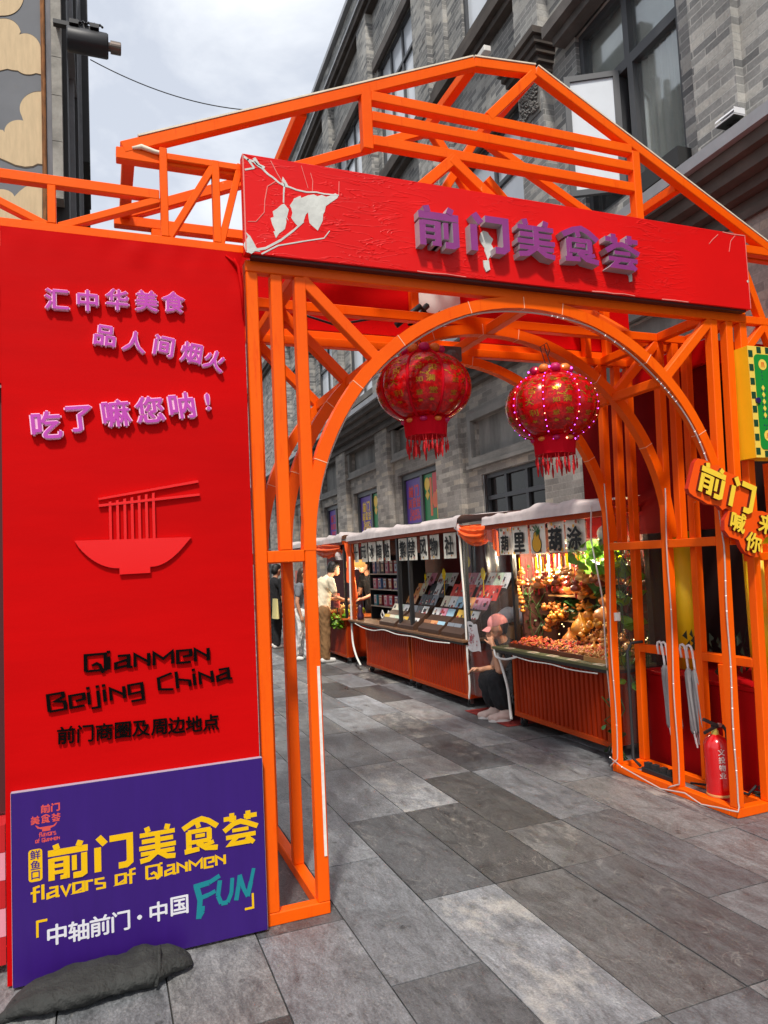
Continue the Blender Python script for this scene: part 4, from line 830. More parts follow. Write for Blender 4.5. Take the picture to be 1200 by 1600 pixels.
def rrect(x0, x1, z0, z1, r, n=5):
    o = []
    for cx, cz, a0 in ((x1 - r, z1 - r, 0), (x0 + r, z1 - r, pi / 2), (x0 + r, z0 + r, pi), (x1 - r, z0 + r, 3 * pi / 2)): o += [(cx + r * cos(a0 + pi / 2 * i / n), cz + r * sin(a0 + pi / 2 * i / n)) for i in range(n + 1)]
    return o
b.poly(rrect(-.296, -.246, .400, .524, .012), .0008, face_front(0, yb, 0)); part('lettering', b, YEL, pb_)
b = B()
for i, ch in enumerate('鲜鱼口'): b = B(); put_text(b, ch, face_front(-.271, yb - .0009, .503 - .039 * i, .039), .01, .02); part('letter', b, PURPR, pb_)
b = B()
for ch, x, z in (('中', -.197, .182), ('轴', -.117, .178), ('前', -.037, .180), ('门', .042, .181), ('·', .115, .180), ('中', .19, .187), ('国', .275, .194)): b = B(); put_text(b, ch, face_front(x, yb, z, .084 if ch != '·' else .12), .01, .022); part('letter', b, WPR, pb_)
b = B()  # brush lettering FUN
for st, wds in (([(.345, .262), (.36, .20), (.352, .122)], (.024, .02)), ([(.335, .255), (.40, .262), (.445, .282)], (.022, .014)), ([(.36, .205), (.395, .212), (.425, .222)], (.018, .014)), ([(.352, .125), (.37, .15), (.372, .17)], (.018, .01)),
             ([(.445, .262), (.435, .20), (.448, .165), (.475, .165), (.492, .20), (.498, .262)], (.019, .016)), ([(.512, .165), (.523, .22), (.53, .268)], (.019, .015)), ([(.53, .268), (.545, .21), (.562, .172)], (.018, .016)), ([(.562, .172), (.578, .23), (.592, .285)], (.019, .012))):
    b = B(); n = len(st)
    for i in range(n - 1): stroke(b, [st[i], st[i + 1]], wds[0] + (wds[1] - wds[0]) * i / max(1, n - 1), face_front(0, yb, 0), .0009 + .0002 * i + .0011 * st[0][0])
    part('brush_stroke', b, TEAL, pb_)
b = B()
for i, ch in enumerate('前门'): hero(b, ch, face_front(-.232 + .036 * i, yb, .676, .0034), .1)
for i, ch in enumerate('美食荟'): hero(b, ch, face_front(-.27 + .038 * i, yb, .636, .0033), .1)
b.poly([(-.27, .615), (-.262, .603), (-.245, .597), (-.245, .588), (-.215, .588), (-.215, .597), (-.198, .603), (-.19, .615), (-.194, .615), (-.205, .606), (-.255, .606), (-.266, .615)], .0006, face_front(0, yb, 0))
latin(b, 'flavors', face_front(-.226, yb, .575, .0031), .1); latin(b, 'of Qianmen', face_front(-.226, yb, .553, .0027), .1)
part('printed_logo', b, PNK, pb_)
# weight bag in front of it
b = B(); b.smooth = True
def bag(u, v):
    t = 2 * pi * u; s = -1 + 2 * v                       # along the bag
    x = -.03 + .345 * s; prof = max(0.0, 1 - abs(s) ** 2.6) ** .5
    k = 1 + .12 * noise.noise((s * 3.3, 4.0, 1)) + .05 * sin(s * 17 + 2 * cos(t)) * (1 if s > .3 else .35) + .09 * noise.noise((s * 9 + sin(t) * 2, cos(t) * 2.5, 7)) + .05 * noise.noise((s * 22, cos(t) * 7, sin(t) * 7))
    ry, rz = 0.122 * prof * k, .05 * prof * k * (1 - .18 * max(0, -s - .4))
    y = 3.125 + .03 * s + ry * cos(t); z = .047 * min(1, prof * 1.4) + rz * sin(t) + .012 * noise.noise((x * 9, cos(t) * 2, sin(t) * 2))
    return (x, y, max(.004, z))
b.grid(bag, 40, 70)
b.tube([(-.32, 3.09, .03), (-.36, 3.07, .018), (-.40, 3.06, .01), (-.44, 3.045, .006)], [.035, .022, .012, .004], 10)
b.tube([(.16, 3.02, .02), (.175, 3.05, .073), (.18, 3.12, .102), (.185, 3.2, .078), (.19, 3.25, .05)], .008, 8)
solo('weight_bag', b, mat('dark_woven_nylon', (.026, .027, .025), .8, var=.45, vs=9, bump=.9, bs=70), 'dark grey fabric weight bag slumped on the paving against the purple board', 'weight bag')
# striped crates and a dark red panel beyond the banner wall
t = thing('striped_step_box', 'box with red and pink horizontal stripes beyond the edge of the red banner', 'box', (-.72, 3.75, 0))
for i in range(5):
    b = B(); b.box(-1.1, -.395, 3.42, 4.1, .04 + .111 * i, .04 + .111 * (i + 1) - .002); part('stripe', b, mat('pink_cloth', rgb(226, 150, 165), .7) if i % 2 else mat('red_cloth', rgb(190, 18, 24), .7), t)
b = B(); b.box(-2.6, -.402, 3.55, 3.6, .61, 2.45); solo('dark_red_panel', b, mat('dark_red_panel', (.075, .008, .01), .7), 'dark red panel standing behind the striped box beside the banner', 'panel')
b = B(); b.box(-2.6, -.395, 3.5, 3.54, 2.46, 3.08); solo('red_fascia', b, REDCLOTH, 'red cloth fascia strip above the dark red panel beside the banner', 'fascia')
# ------------------------------------------------------------------ building at the other side with the cloud mural, and its projector
lb = thing('mural_building', 'building end painted with beige clouds on grey, with a rusty edge and dark slatted side', 'building', (-1.6, 9, 0))
b = B(); b.box(-4, -.56, 9.0, 9.1, 0, 9.3); part('wall', b, mat('mural_grey', rgb(112, 114, 118), .8, var=.08, vs=3), lb)
BEI = mat('mural_beige', rgb(205, 180, 142), .8, var=.10, vs=7, aniso=(3, 1, .5)); EDG = mat('mural_outline', rgb(96, 82, 66), .8)
def cloud(b, pts, h): b.poly(pts, h, face_front(0, 9.0, 0))
def arcs(cs, closed):
    return cs
def scallop(x_right, bumps):
    """cloud outline from lobes (cx,cz,r,a0,a1) joined, closed along the right edge"""
    o = []
    for cx, cz, r, a0, a1 in bumps:
        n = 14
        for i in range(n + 1): t = radians(a0 + (a1 - a0) * i / n); o.append((cx + r * cos(t), cz + r * sin(t)))
    return o
XR = -.575
b = B(); bo = B()
# pixel rows of the mural were read off at this wall's distance: each cloud is a row of round lobes
clouds = [
   [(-1.401, 8.749), (-0.733, 8.933), (-0.778, 8.599), (-0.763, 8.565), (-0.754, 8.527), (-0.752, 8.487), (-0.755, 8.445), (-0.764, 8.403), (-0.779, 8.362), (-0.798, 8.323), (-0.823, 8.287), (-0.851, 8.255), (-0.883, 8.229), (-0.916, 8.21), (-0.95, 8.196), (-1.405, 8.077)] ,
   [(-1.405, 8.03), (-0.964, 8.153), (-0.937, 8.158), (-0.91, 8.158), (-0.885, 8.153), (-0.861, 8.144), (-0.84, 8.129), (-0.821, 8.11), (-0.806, 8.087), (-0.795, 8.061), (-0.787, 8.032), (-0.807, 7.993), (-0.783, 8.008), (-0.757, 8.019), (-0.732, 8.025), (-0.707, 8.027), (-0.682, 8.023), (-0.659, 8.015), (-0.638, 8.002), (-0.619, 7.985), (-0.603, 7.963), (-0.59, 7.939), (-0.581, 7.911), (-0.575, 7.881), (-0.574, 7.849), (-0.576, 7.816), (-0.568, 7.752), (-0.561, 7.721), (-0.563, 7.553), (-0.632, 7.557), (-0.656, 7.542), (-0.682, 7.53), (-0.708, 7.523), (-0.734, 7.519), (-0.759, 7.52), (-0.782, 7.525), (-0.803, 7.534), (-0.822, 7.547), (-0.883, 7.541), (-0.93, 7.546), (-1.017, 7.504), (-1.409, 7.366)] ,
   [(-0.566, 7.346), (-0.583, 7.334), (-0.61, 7.329), (-0.636, 7.321), (-0.663, 7.309), (-0.688, 7.294), (-0.711, 7.277), (-0.733, 7.256), (-0.752, 7.234), (-0.769, 7.21), (-0.783, 7.184), (-0.794, 7.158), (-0.802, 7.131), (-0.806, 7.103), (-0.807, 7.077), (-0.805, 7.051), (-0.799, 7.026), (-0.789, 7.003), (-0.772, 6.943), (-0.8, 6.944), (-0.83, 6.94), (-0.859, 6.93), (-0.887, 6.916), (-0.912, 6.896), (-0.934, 6.873), (-0.951, 6.847), (-0.963, 6.819), (-0.969, 6.791), (-0.97, 6.763), (-0.984, 6.788), (-1.023, 6.788), (-1.412, 6.816), (-1.413, 6.475), (-1.026, 6.449), (-0.947, 6.424), (-0.861, 6.392), (-0.761, 6.385), (-0.68, 6.406), (-0.625, 6.446), (-0.577, 6.446)] ,
   [(-0.58, 6.219), (-0.628, 6.211), (-0.696, 6.186), (-0.764, 6.137), (-0.818, 6.082), (-0.858, 6.03), (-0.874, 6.008), (-0.882, 6.027), (-0.894, 6.044), (-0.912, 6.058), (-0.933, 6.069), (-0.958, 6.075), (-0.985, 6.078), (-1.013, 6.076), (-1.041, 6.07), (-1.416, 5.986), (-1.42, 5.241), (-0.591, 5.335)] ,
]
for i, c in enumerate(clouds):
    o = [(max(-4, min(x, XR)), z) for x, z in c]; cx = sum(p[0] for p in o) / len(o); cz = sum(p[1] for p in o) / len(o)
    cloud(bo, [(min(XR, cx + (x - cx) * 1.015), cz + (z - cz) * 1.03) for x, z in o], .004); cloud(b, o, .007)
part('mural_outline', bo, EDG, lb); part('mural_cloud', b, BEI, lb)
RUST = mat('rusty_edge', rgb(128, 82, 42), .85, var=.5, vs=6, aniso=(6, 1, 1), bump=.3)
b = B(); b.box(-.575, -.545, 8.97, 9.02, 0, 9.3); b.tube([(-.545, 8.985, 0), (-.545, 8.985, 9.3)], .02, 8); part('rusty_edge', b, RUST, lb)
b = B(); b.box(-.525, -.465, 9.0, 9.2, 0, 9.35); part('grey_edge', b, mat('weathered_zinc', rgb(108, 106, 110), .7, var=.3, vs=4, aniso=(4, 1, .6)), lb)
b = B(); b.box(-.463, -.352, 8.98, 9.2, 6.05, 9.4)
for z in (6.75, 7.32, 7.8, 8.6): b.box(-.465, -.35, 8.976, 9.2, z, z + .012)
part('concrete_pier', b, mat('raw_concrete', rgb(150, 146, 138), .9, var=.35, vs=4, bump=.3), lb)
DKS = mat('dark_shutter', (.018, .015, .014), .6, var=.3, vs=5); GRS = mat('grey_mullion', rgb(120, 120, 122), .55, var=.15)
b = B(); b.box(-4, -.40, 9.2, 15.6, 0, 9.3); part('side_wall', b, DKS, lb)
b = B(); b.box(-.44, -.30, 9.22, 9.5, 0, 9.4); b.box(-.5, -.21, 10.5, 11.0, 0, 10.8); b.box(-.4, -.075, 11.8, 13.4, 8.1, 12.8); b.box(-.4, -.10, 13.6, 14.5, 7.6, 13.8); b.box(-.4, -.13, 14.6, 15.5, 0, 14.6); b.box(-.42, -.36, 9.5, 15.5, 9.3, 11.0); part('shutter', b, DKS, lb)
for i, (y, x0, x1) in enumerate(((9.6, -.36, -.30), (10.1, -.36, -.245), (11.3, -.3, -.205), (11.6, -.3, -.17), (14.7, -.3, -.14), (15.5, -.3, -.17))):
    b = B(); b.box(x0, x1, y, y + .1, 0, y * .84 + 1.7); part('mullion', b, GRS, lb)
for z in (5.5, 8.3): b = B(); b.box(-.42, -.22, 9.3, 12, z, z + .06); part('mullion', b, GRS, lb)
t = thing('projector_lamp', 'black cylindrical projector lamp with grey lens bracketed high on the mural building', 'lamp', (-.30, 7.0, 6.634))
b = B(); b.smooth = True; b.lathe([(0, -.225), (.10, -.225), (.108, -.21), (.108, .125), (.10, .14), (0, .14)], (0, 7.0, 6.634), 36, 'x', lambda a: 1 + .025 * (int(a / (2 * pi) * 36) % 2)); part('body', b, mat('ribbed_black_metal', (.02, .02, .022), .5), t)
b = B(); b.lathe([(0, .14), (.04, .14), (.04, .16), (.058, .16), (.058, .25), (.05, .255), (.05, .235), (0, .235)], (0, 7.0, 6.634), 22, 'x'); part('lens_tube', b, mat('lens_tube_metal', rgb(118, 106, 98), .35, metal=.7), t)
b = B(); b.box(-.34, .06, 6.97, 7.03, 6.745, 6.785); b.box(-.2, -.12, 6.9, 7.1, 6.73, 6.77); b.box(-.02, .06, 6.9, 7.1, 6.73, 6.77); b.bar((-.30, 7, 6.77), (-.385, 8.97, 8.20), .05, .05, (0, 0, 1))
for i in range(5): b.tube([(-.15 + .05 * i, 6.95, 6.78), (-.13 + .05 * i, 6.98, 6.82), (-.11 + .05 * i, 6.95, 6.78)], .012, 6)
part('bracket', b, BLACK, t)
b = B(); b.smooth = True
b.tube([(x, 10.5, 8.558 + .115 * (x - 1.7) ** 2) for x in [-.035 + 5.2 * i / 40 for i in range(41)]], .008, 5)
solo('overhead_wire', b, BLACK, 'thin black wire sagging across the sky between the two buildings', 'wire', at=(-.03, 10.5, 8.9))

# ------------------------------------------------------------------ lanterns
def lantern_mat():
    m = bpy.data.materials.new('red_lantern_film'); m.use_nodes = True; t = m.node_tree; p = t.nodes['Principled BSDF']; k = t.links.new
    p.inputs['Roughness'].default_value = .2; p.inputs['Specular IOR Level'].default_value = .35; p.inputs['Coat Weight'].default_value = .08; p.inputs['Coat Roughness'].default_value = .08
    c = t.nodes.new("ShaderNodeTexCoord"); n = t.nodes.new("ShaderNodeTexNoise"); n.inputs['Scale'].default_value = 26; n.inputs['Detail'].default_value = 3; n.inputs['Distortion'].default_value = 1.5; k(c.outputs['Object'], n.inputs['Vector'])
    r = t.nodes.new("ShaderNodeValToRGB"); r.color_ramp.elements[0].position = .44; r.color_ramp.elements[0].color = (.36, .001, .002, 1); r.color_ramp.elements[1].position = .62; r.color_ramp.elements[1].color = (.66, .002, .004, 1)
    k(n.outputs['Fac'], r.inputs[0]); k(r.outputs[0], p.inputs['Base Color'])
    b = t.nodes.new("ShaderNodeBump"); b.inputs['Strength'].default_value = .18; b.inputs['Distance'].default_value = .004; k(n.outputs['Fac'], b.inputs['Height']); k(b.outputs[0], p.inputs['Normal'])
    return m
LFILM = lantern_mat(); GOLD = mat('gold_foil', (.50, .24, .02), .3, metal=.85); FUZZ = mat('red_piping', (.55, .002, .012), .8, spec=.1); MAG = mat('magenta_petal', rgb(190, 10, 90), .5); TASS = mat('red_tassel', rgb(190, 14, 22), .8); ORP = mat('gold_petal', rgb(225, 120, 40), .45)
BULBP = mat('purple_bulb', (.6, .1, 1), .3, emit=3.0, ecol=(.6, .1, 1.0)); BULBO = mat('warm_bulb', (1, .5, .2), .3, emit=2.5, ecol=(1, .4, .25))
def lantern(c, R, label, lit, hook):
    c = Vector(c); t = thing('red_lantern', label, 'lantern', tuple(c - Vector((0, 0, R * 1.3))), 0, 'red lanterns under the arches')
    NR = 8; H = R * .70
    def surf(ph, th, k=1.0):
        sw = abs(sin(ph * NR / 2)); rad = R * (0.925 + .075 * sw) * k
        e = abs(cos(th)) ** .72
        return c + Vector((rad * e * cos(ph), rad * e * sin(ph), H * sin(th) * k))
    b = B(); b.smooth = True; b.grid(lambda u, v: surf(2 * pi * u, -1.25 + 2.5 * v), 96, 30); part('body', b, LFILM, t)
    ph0 = math.atan2(-c.y, -c.x)           # one rib towards the street mouth
    for i in range(NR):
        b = B(); b.smooth = True; ph = 2 * pi * i / NR; b.tube([surf(ph, -1.25 + 2.5 * j / 24, 1.006) for j in range(25)], R * .028, 7); rib = part('rib', b, FUZZ, t)
        if lit:
            b = B()
            for j in range(1, 12): b.cur = 0 if j % 4 else 1; b.ball(surf(ph, -1.2 + 2.4 * j / 12, 1.035), .0036, 6, 4)
            part('bulb', b, [BULBP, BULBO], rib)
    # gold characters and flecks wrapped on each gore
    rr = random.Random(5)
    words = ['大吉大利', '金玉满堂', '福', '大吉', '招财', '吉祥']
    for i in range(NR):
        b = B(); pc = 2 * pi * (i + .5) / NR
        def wrap(me, u0, th0, s):
            o = len(b.v)
            for v in me.vertices:
                th = th0 + v.co.y * s / R; ph = pc + (u0 + v.co.x * s) / R / max(.4, abs(cos(th)) ** .72); b.v.append(surf(ph, th, 1.006 + v.co.z * .0))
            for p in me.polygons: b.f.append(tuple(q + o for q in p.vertices)); b.mi.append(0); b.sm.append(False)
        col1 = '大吉大利' if i % 2 == 0 else '金玉满堂'
        for q, ch in enumerate(col1): wrap(glyphs(ch, 0, .02), R * (.10 + .05 * (q % 2)), .62 - .33 * q, R * .20)
        for q, ch in enumerate('招财进宝' if i % 2 == 0 else '吉祥如意'): wrap(glyphs(ch, 0, .015), -R * .13, .66 - .36 * q, R * .16)
        for q in range(34):
            th = rr.uniform(.05, .85); ph = pc + rr.uniform(-.33, .33); s = rr.uniform(.006, .02); o = len(b.v); a = rr.uniform(0, 6)
            for dx, dz in ((s * cos(a), s * sin(a)), (-s * .2 * sin(a), s * .2 * cos(a)), (-s * cos(a), -s * sin(a)), (s * .3 * sin(a), -s * .3 * cos(a))): b.v.append(surf(ph + dx / R, th + dz / R, 1.007))
            b.f.append((o, o + 1, o + 2, o + 3)); b.mi.append(0); b.sm.append(False)
        for px_, pz in ((-.14, -.66), (.13, -.64)):
            o = len(b.v); n = 14
            for q in range(n): a = 2 * pi * q / n; s = R * .05 * (1 + .45 * sin(5 * a + i)); b.v.append(surf(pc + (px_ * R + s * 1.2 * cos(a)) / R, pz + s * .8 * sin(a) / R, 1.0075))
            b.f.append(tuple(range(o, o + n))); b.mi.append(0); b.sm.append(False)
        part('gold_print', b, GOLD, t)
    ztop = c.z + H * sin(1.25)
    b = B(); b.smooth = True; b.lathe([(0, .0), (R * .40, -.01), (R * .42, .012), (R * .36, .035), (0, .03)], (c.x, c.y, ztop), 24); part('top_cap', b, FUZZ, t)
    for i in range(10):
        a = 2 * pi * i / 10; b = B(); b.smooth = True; b.ball((c.x + R * .38 * cos(a), c.y + R * .38 * sin(a), ztop + .03), R * .12, 8, 6, (1, 1, .8)); part('petal', b, MAG if i % 2 else ORP, t)
    if lit:
        b = B(); b.cur = 0
        for i in range(10): a = 2 * pi * (i + .5) / 10; b.cur = i % 2; b.ball((c.x + R * .47 * cos(a), c.y + R * .47 * sin(a), ztop + .03), .006, 6, 4); b.ball((c.x + R * .45 * cos(a), c.y + R * .45 * sin(a), c.z - H * sin(1.25) - .02), .006, 6, 4)
        part('bulb', b, [BULBP, BULBO], t)
    zb = c.z - H * sin(1.25)
    b = B(); b.lathe([(0, .01), (R * .44, .012), (R * .45, -.03), (R * .43, -.10), (R * .38, -.10), (0, -.06)], (c.x, c.y, zb), 28, 'z', lambda a: 1 + .03 * sin(a * 20)); part('bottom_collar', b, FUZZ, t)
    for i in range(9):
        a = 2 * pi * i / 9; b = B(); b.ball((c.x + R * .44 * cos(a), c.y + R * .44 * sin(a), zb - .015), R * .085, 8, 5, (1, 1, .6)); part('petal', b, ORP if i % 2 else MAG, t)
    for i in range(34):
        a = 2 * pi * i / 34; r = R * (.41 if i % 3 else .28); x, y = c.x + r * cos(a), c.y + r * sin(a); b = B(); ln = R * (.34 + .06 * sin(i * 2.3) + (.14 if i % 2 == 0 else 0)); x2 = x + rr.uniform(-.012, .012)
        b.tube([(x, y, zb - .08), (x2, y, zb - .08 - ln * .45)], .002, 5); b.ball((x2, y, zb - .08 - ln * .5), .006, 6, 4)
        b.tube([(x2, y, zb - .08 - ln * .52), (x2, y, zb - .08 - ln * .75), (x2, y, zb - .08 - ln)], [.003, .0075, .003], 6); part('tassel', b, TASS, t)
    b = B(); hk = Vector(hook)
    b.tube([(c.x, c.y, ztop + .02), (c.x + .012, c.y, ztop + .06), hk + Vector((.006, 0, -.03)), hk], .003, 5); b.tube([(c.x - .01, c.y, ztop + .02), hk + Vector((-.03, 0, -.02)), hk + Vector((.02, 0, .01)), hk + Vector((.045, .01, -.03)), hk + Vector((.02, 0, -.07))], .0025, 5)
    part('hanger', b, BLACK, t)
    return t
lantern((1.725, 3.68, 2.575), .272, 'red lantern without bulbs, gold characters on glossy film, hanging nearer the banner wall', False, (1.705, 3.70, 2.85))
lantern((2.46, 3.50, 2.452), .272, 'red lantern ringed with glowing purple bulbs, hanging nearer the fire extinguisher pillar', True, (2.50, 3.60, 2.86))
b = B(); b.box(1.98, 2.12, 3.94, 4.1, 2.83, 2.92); b.ball((2.05, 3.95, 2.85), .05); solo('gate_speaker', b, mat('grey_dusty_box', (.12, .11, .10), .7), 'dusty grey speaker fixed under the crown of the middle arch', 'speaker')
b = B(); b.smooth = True; b.tube([(1.0, 3.9, 3.05), (1.3, 3.95, 3.0), (1.6, 3.9, 3.06), (1.9, 3.92, 3.07), (2.05, 3.95, 3.02), (2.12, 3.96, 3.1), (2.0, 3.98, 3.15), (1.95, 3.97, 3.1)], .007, 6); b.tube([(1.75, 4.1, 3.08), (1.9, 4.05, 3.2), (2.0, 4.1, 3.15), (1.85, 4.1, 3.1), (2.0, 4.15, 3.25)], .02, 6)
solo('black_cable', b, BLACK, 'black cable looped over the cross beam inside the gate roof', 'cable', at=(1.0, 3.9, 3.05))

# ------------------------------------------------------------------ small orange tag, green and yellow box sign
t = thing('orange_tag_sign', 'orange cloud shaped sign with yellow block characters tilted on the front pillar', 'sign', (3.45, 3.23, 1.52))
TGO = mat('orange_tag_board', rgb(248, 84, 8), .4, var=.04); TGS = mat('tag_side', rgb(190, 40, 6), .5); TGY = mat('yellow_tag_letter', rgb(250, 210, 60), .4); TGD = mat('dark_letter_side', rgb(80, 24, 8), .5)
o = [(3.172, 1.94), (3.235, 2.095), (3.262, 2.118), (3.30, 2.112), (3.345, 2.10), (3.365, 2.075), (3.40, 2.08), (3.425, 2.075), (3.445, 2.05), (3.50, 2.03), (3.55, 2.015), (3.60, 1.985), (3.66, 1.955), (3.685, 1.93), (3.684, 1.89), (3.675, 1.84), (3.672, 1.80),
     (3.70, 1.80), (3.74, 1.798), (3.80, 1.78), (3.84, 1.73), (3.82, 1.67), (3.745, 1.635), (3.71, 1.60), (3.70, 1.55), (3.675, 1.522), (3.64, 1.522), (3.575, 1.55), (3.545, 1.59), (3.53, 1.63), (3.46, 1.65), (3.425, 1.69), (3.43, 1.75), (3.455, 1.785), (3.47, 1.81), (3.45, 1.822), (3.42, 1.81), (3.395, 1.835), (3.36, 1.842), (3.31, 1.848), (3.27, 1.87), (3.21, 1.895), (3.18, 1.915)]
b = B(); b.side_mi = 1; b.poly([(x, z) for x, z in o], .03, face_front(0, 3.262, 0)); part('board', b, [TGO, TGS], t)
b = B(); b.side_mi = 1
hero(b, '前', face_front(3.345, 3.232, 1.985, .0195, -.34), .9); hero(b, '门', face_front(3.57, 3.232, 1.895, .0195, -.34), .9)
part('letter', b, [TGY, TGD], t)
b = B()
put_text(b, '喊', face_front(3.52, 3.232, 1.735, .125, -.3), .13, .03, side=1); put_text(b, '你', face_front(3.63, 3.232, 1.61, .125, -.3), .13, .03, side=1); put_text(b, '来', face_front(3.745, 3.232, 1.715, .125, -.3), .13, .03, side=1)
part('letter', b, [TGY, TGD], t)
t = thing('green_box_sign', 'yellow box sign with green panel and dark green chequered border beside the pillar', 'sign', (4.1, 3.2, 2.1))
GX0, GY0, GZ0, GZ1 = 3.708, 3.215, 2.125, 2.818
YBX = mat('yellow_box_side', rgb(244, 190, 16), .5, var=.05); GRN = mat('green_sign_panel', rgb(24, 140, 52), .4, var=.05); DGR = mat('dark_green_square', rgb(18, 68, 44), .5); NAVY = mat('navy_button', rgb(40, 28, 92), .4); PALY = mat('pale_yellow_border', rgb(244, 208, 86), .5)
b = B(); b.box(GX0, GX0 + .72, GY0 + .004, 3.36, GZ0, GZ1); part('box', b, YBX, t)
b = B(); b.box(GX0, GX0 + .72, GY0, GY0 + .0035, GZ0, GZ1); part('border', b, PALY, t)
b = B()
for i in range(8): z = GZ1 - .05 - .0865 * i; b.box(GX0 + .002, GX0 + .036, GY0 - .002, GY0, z - .02, z + .022)
for i in range(9): b.box(GX0 + .072 + .072 * i, GX0 + .107 + .072 * i, GY0 - .002, GY0, GZ1 - .042, GZ1 - .003); b.box(GX0 + .072 + .072 * i, GX0 + .107 + .072 * i, GY0 - .002, GY0, GZ0 + .003, GZ0 + .042)
part('chequer', b, DGR, t)
b = B(); b.poly(rrect(GX0 + .043, GX0 + .68, GZ0 + .05, GZ1 - .05, .03), .003, face_front(0, GY0, 0)); part('green_panel', b, GRN, t)
b = B(); b.cur = 0
for z in (GZ1 - .115, GZ0 + .135): b.lathe([(0, -.0048), (.034, -.0048)], (GX0 + .108, GY0, z), 20, 'y')
for i in range(5): z = (GZ0 + GZ1) / 2 + .085 - .0425 * i; b.poly([(-.013, 0), (0, -.018), (.013, 0), (0, .018)], .0015, face_front(GX0 + .098, GY0 - .0032, z))
b.cur = 1
for i in range(6):
    for dx in (-.015, .015): b.poly([(dx - .004, -.004), (dx + .004, -.004), (dx + .004, .004), (dx - .004, .004)], .001, face_front(GX0 + .098, GY0 - .0032, (GZ0 + GZ1) / 2 + .066 - .0425 * i))
for z in (.185, .162, .14, -.15, -.17, -.195): b.poly([(-.003, -.004), (.003, -.004), (.003, .004), (-.003, .004)], .001, face_front(GX0 + .097, GY0 - .0032, (GZ0 + GZ1) / 2 + z))
b.lathe([(0, -.012), (.018, -.012), (.018, 0)], (GX0 + .045, GY0, (GZ0 + GZ1) / 2 + .005), 18, 'y'); b.cur = 2
for z in (GZ1 - .115, GZ0 + .135):
    for dx in (-.014, 0, .012): b.bar((GX0 + .108 + dx, GY0 - .0056, z - .016), (GX0 + .108 + dx * .6, GY0 - .0056, z + .016), .005, .001)
part('ornament', b, [PALY, NAVY, mat('orange_ornament', rgb(220, 90, 20), .5)], t)

# ------------------------------------------------------------------ inside the right pillar
t = thing('fire_extinguisher', 'red fire extinguisher with white characters standing inside the orange pillar frame', 'fire extinguisher', (3.545, 3.545, 0))
FR = mat('extinguisher_red', rgb(205, 8, 14), .2, var=.03, spec=.6, coat=.5)
b = B(); b.smooth = True; b.lathe([(0, .0), (.072, 0), (.074, .01), (.074, .345), (.07, .375), (.055, .402), (.03, .418), (.022, .425), (0, .43)], (3.545, 3.545, .004), 32); part('cylinder', b, FR, t)
b = B(); b.lathe([(.0752, .055), (.0765, .06), (.0765, .066), (.0752, .07)], (3.545, 3.545, .004), 32); part('band', b, mat('straw_band', rgb(200, 150, 90), .6), t)
b = B(); b.lathe([(0, .42), (.022, .42), (.022, .445), (.015, .45), (.015, .47), (0, .47)], (3.545, 3.545, .004), 16); part('collar', b, mat('pale_brass', rgb(210, 190, 90), .4, metal=.4), t)
b = B(); b.bar((3.570, 3.535, .475), (3.440, 3.525, .535), .02, .014); b.bar((3.550, 3.535, .478), (3.430, 3.515, .455), .016, .012); b.box(3.53, 3.56, 3.53, 3.56, .465, .495); part('handle', b, BLACK, t)
b = B(); b.smooth = True; b.tube([(3.555, 3.545, .48), (3.595, 3.525, .475), (3.620, 3.525, .44), (3.632, 3.535, .36), (3.634, 3.545, .2), (3.632, 3.555, .1)], .011, 8); part('hose', b, RUBBER, t)
b = B(); b.lathe([(0, -.008), (.013, -.008), (.013, .008), (0, .008)], (3.568, 3.527, .485), 12, 'y'); part('gauge', b, STEEL, t)
def on_cyl(b, me, cx, cy, z0, r, ang, s):
    o = len(b.v)
    for v in me.vertices:
        a = ang + v.co.x * s / r; b.v.append(Vector((cx + r * sin(a), cy - r * cos(a), z0 + v.co.y * s)))
    for p in me.polygons: b.f.append(tuple(q + o for q in p.vertices)); b.mi.append(b.cur); b.sm.append(False)
b = B()
for i, ch in enumerate('文投物业'): on_cyl(b, glyphs(ch, 0, .02), 3.545, 3.545, .335 - .047 * i, .0752, -.40, .042)
part('lettering', b, WHITE, t)
b = B(); b.grid(lambda u, v: (3.545 + .0751 * sin(.25 + .62 * u), 3.545 - .0751 * cos(.25 + .62 * u), .215 + .062 * v), 8, 1); lab = part('label', b, mat('cream_label', rgb(226, 210, 170), .6, var=.15, vs=60), t)
b = B(); b.grid(lambda u, v: (3.545 + .0757 * sin(.48 + .28 * u), 3.545 - .0757 * cos(.48 + .28 * u), .235 + .022 * v), 6, 1); part('print', b, mat('faded_print', rgb(150, 110, 90), .6), lab)
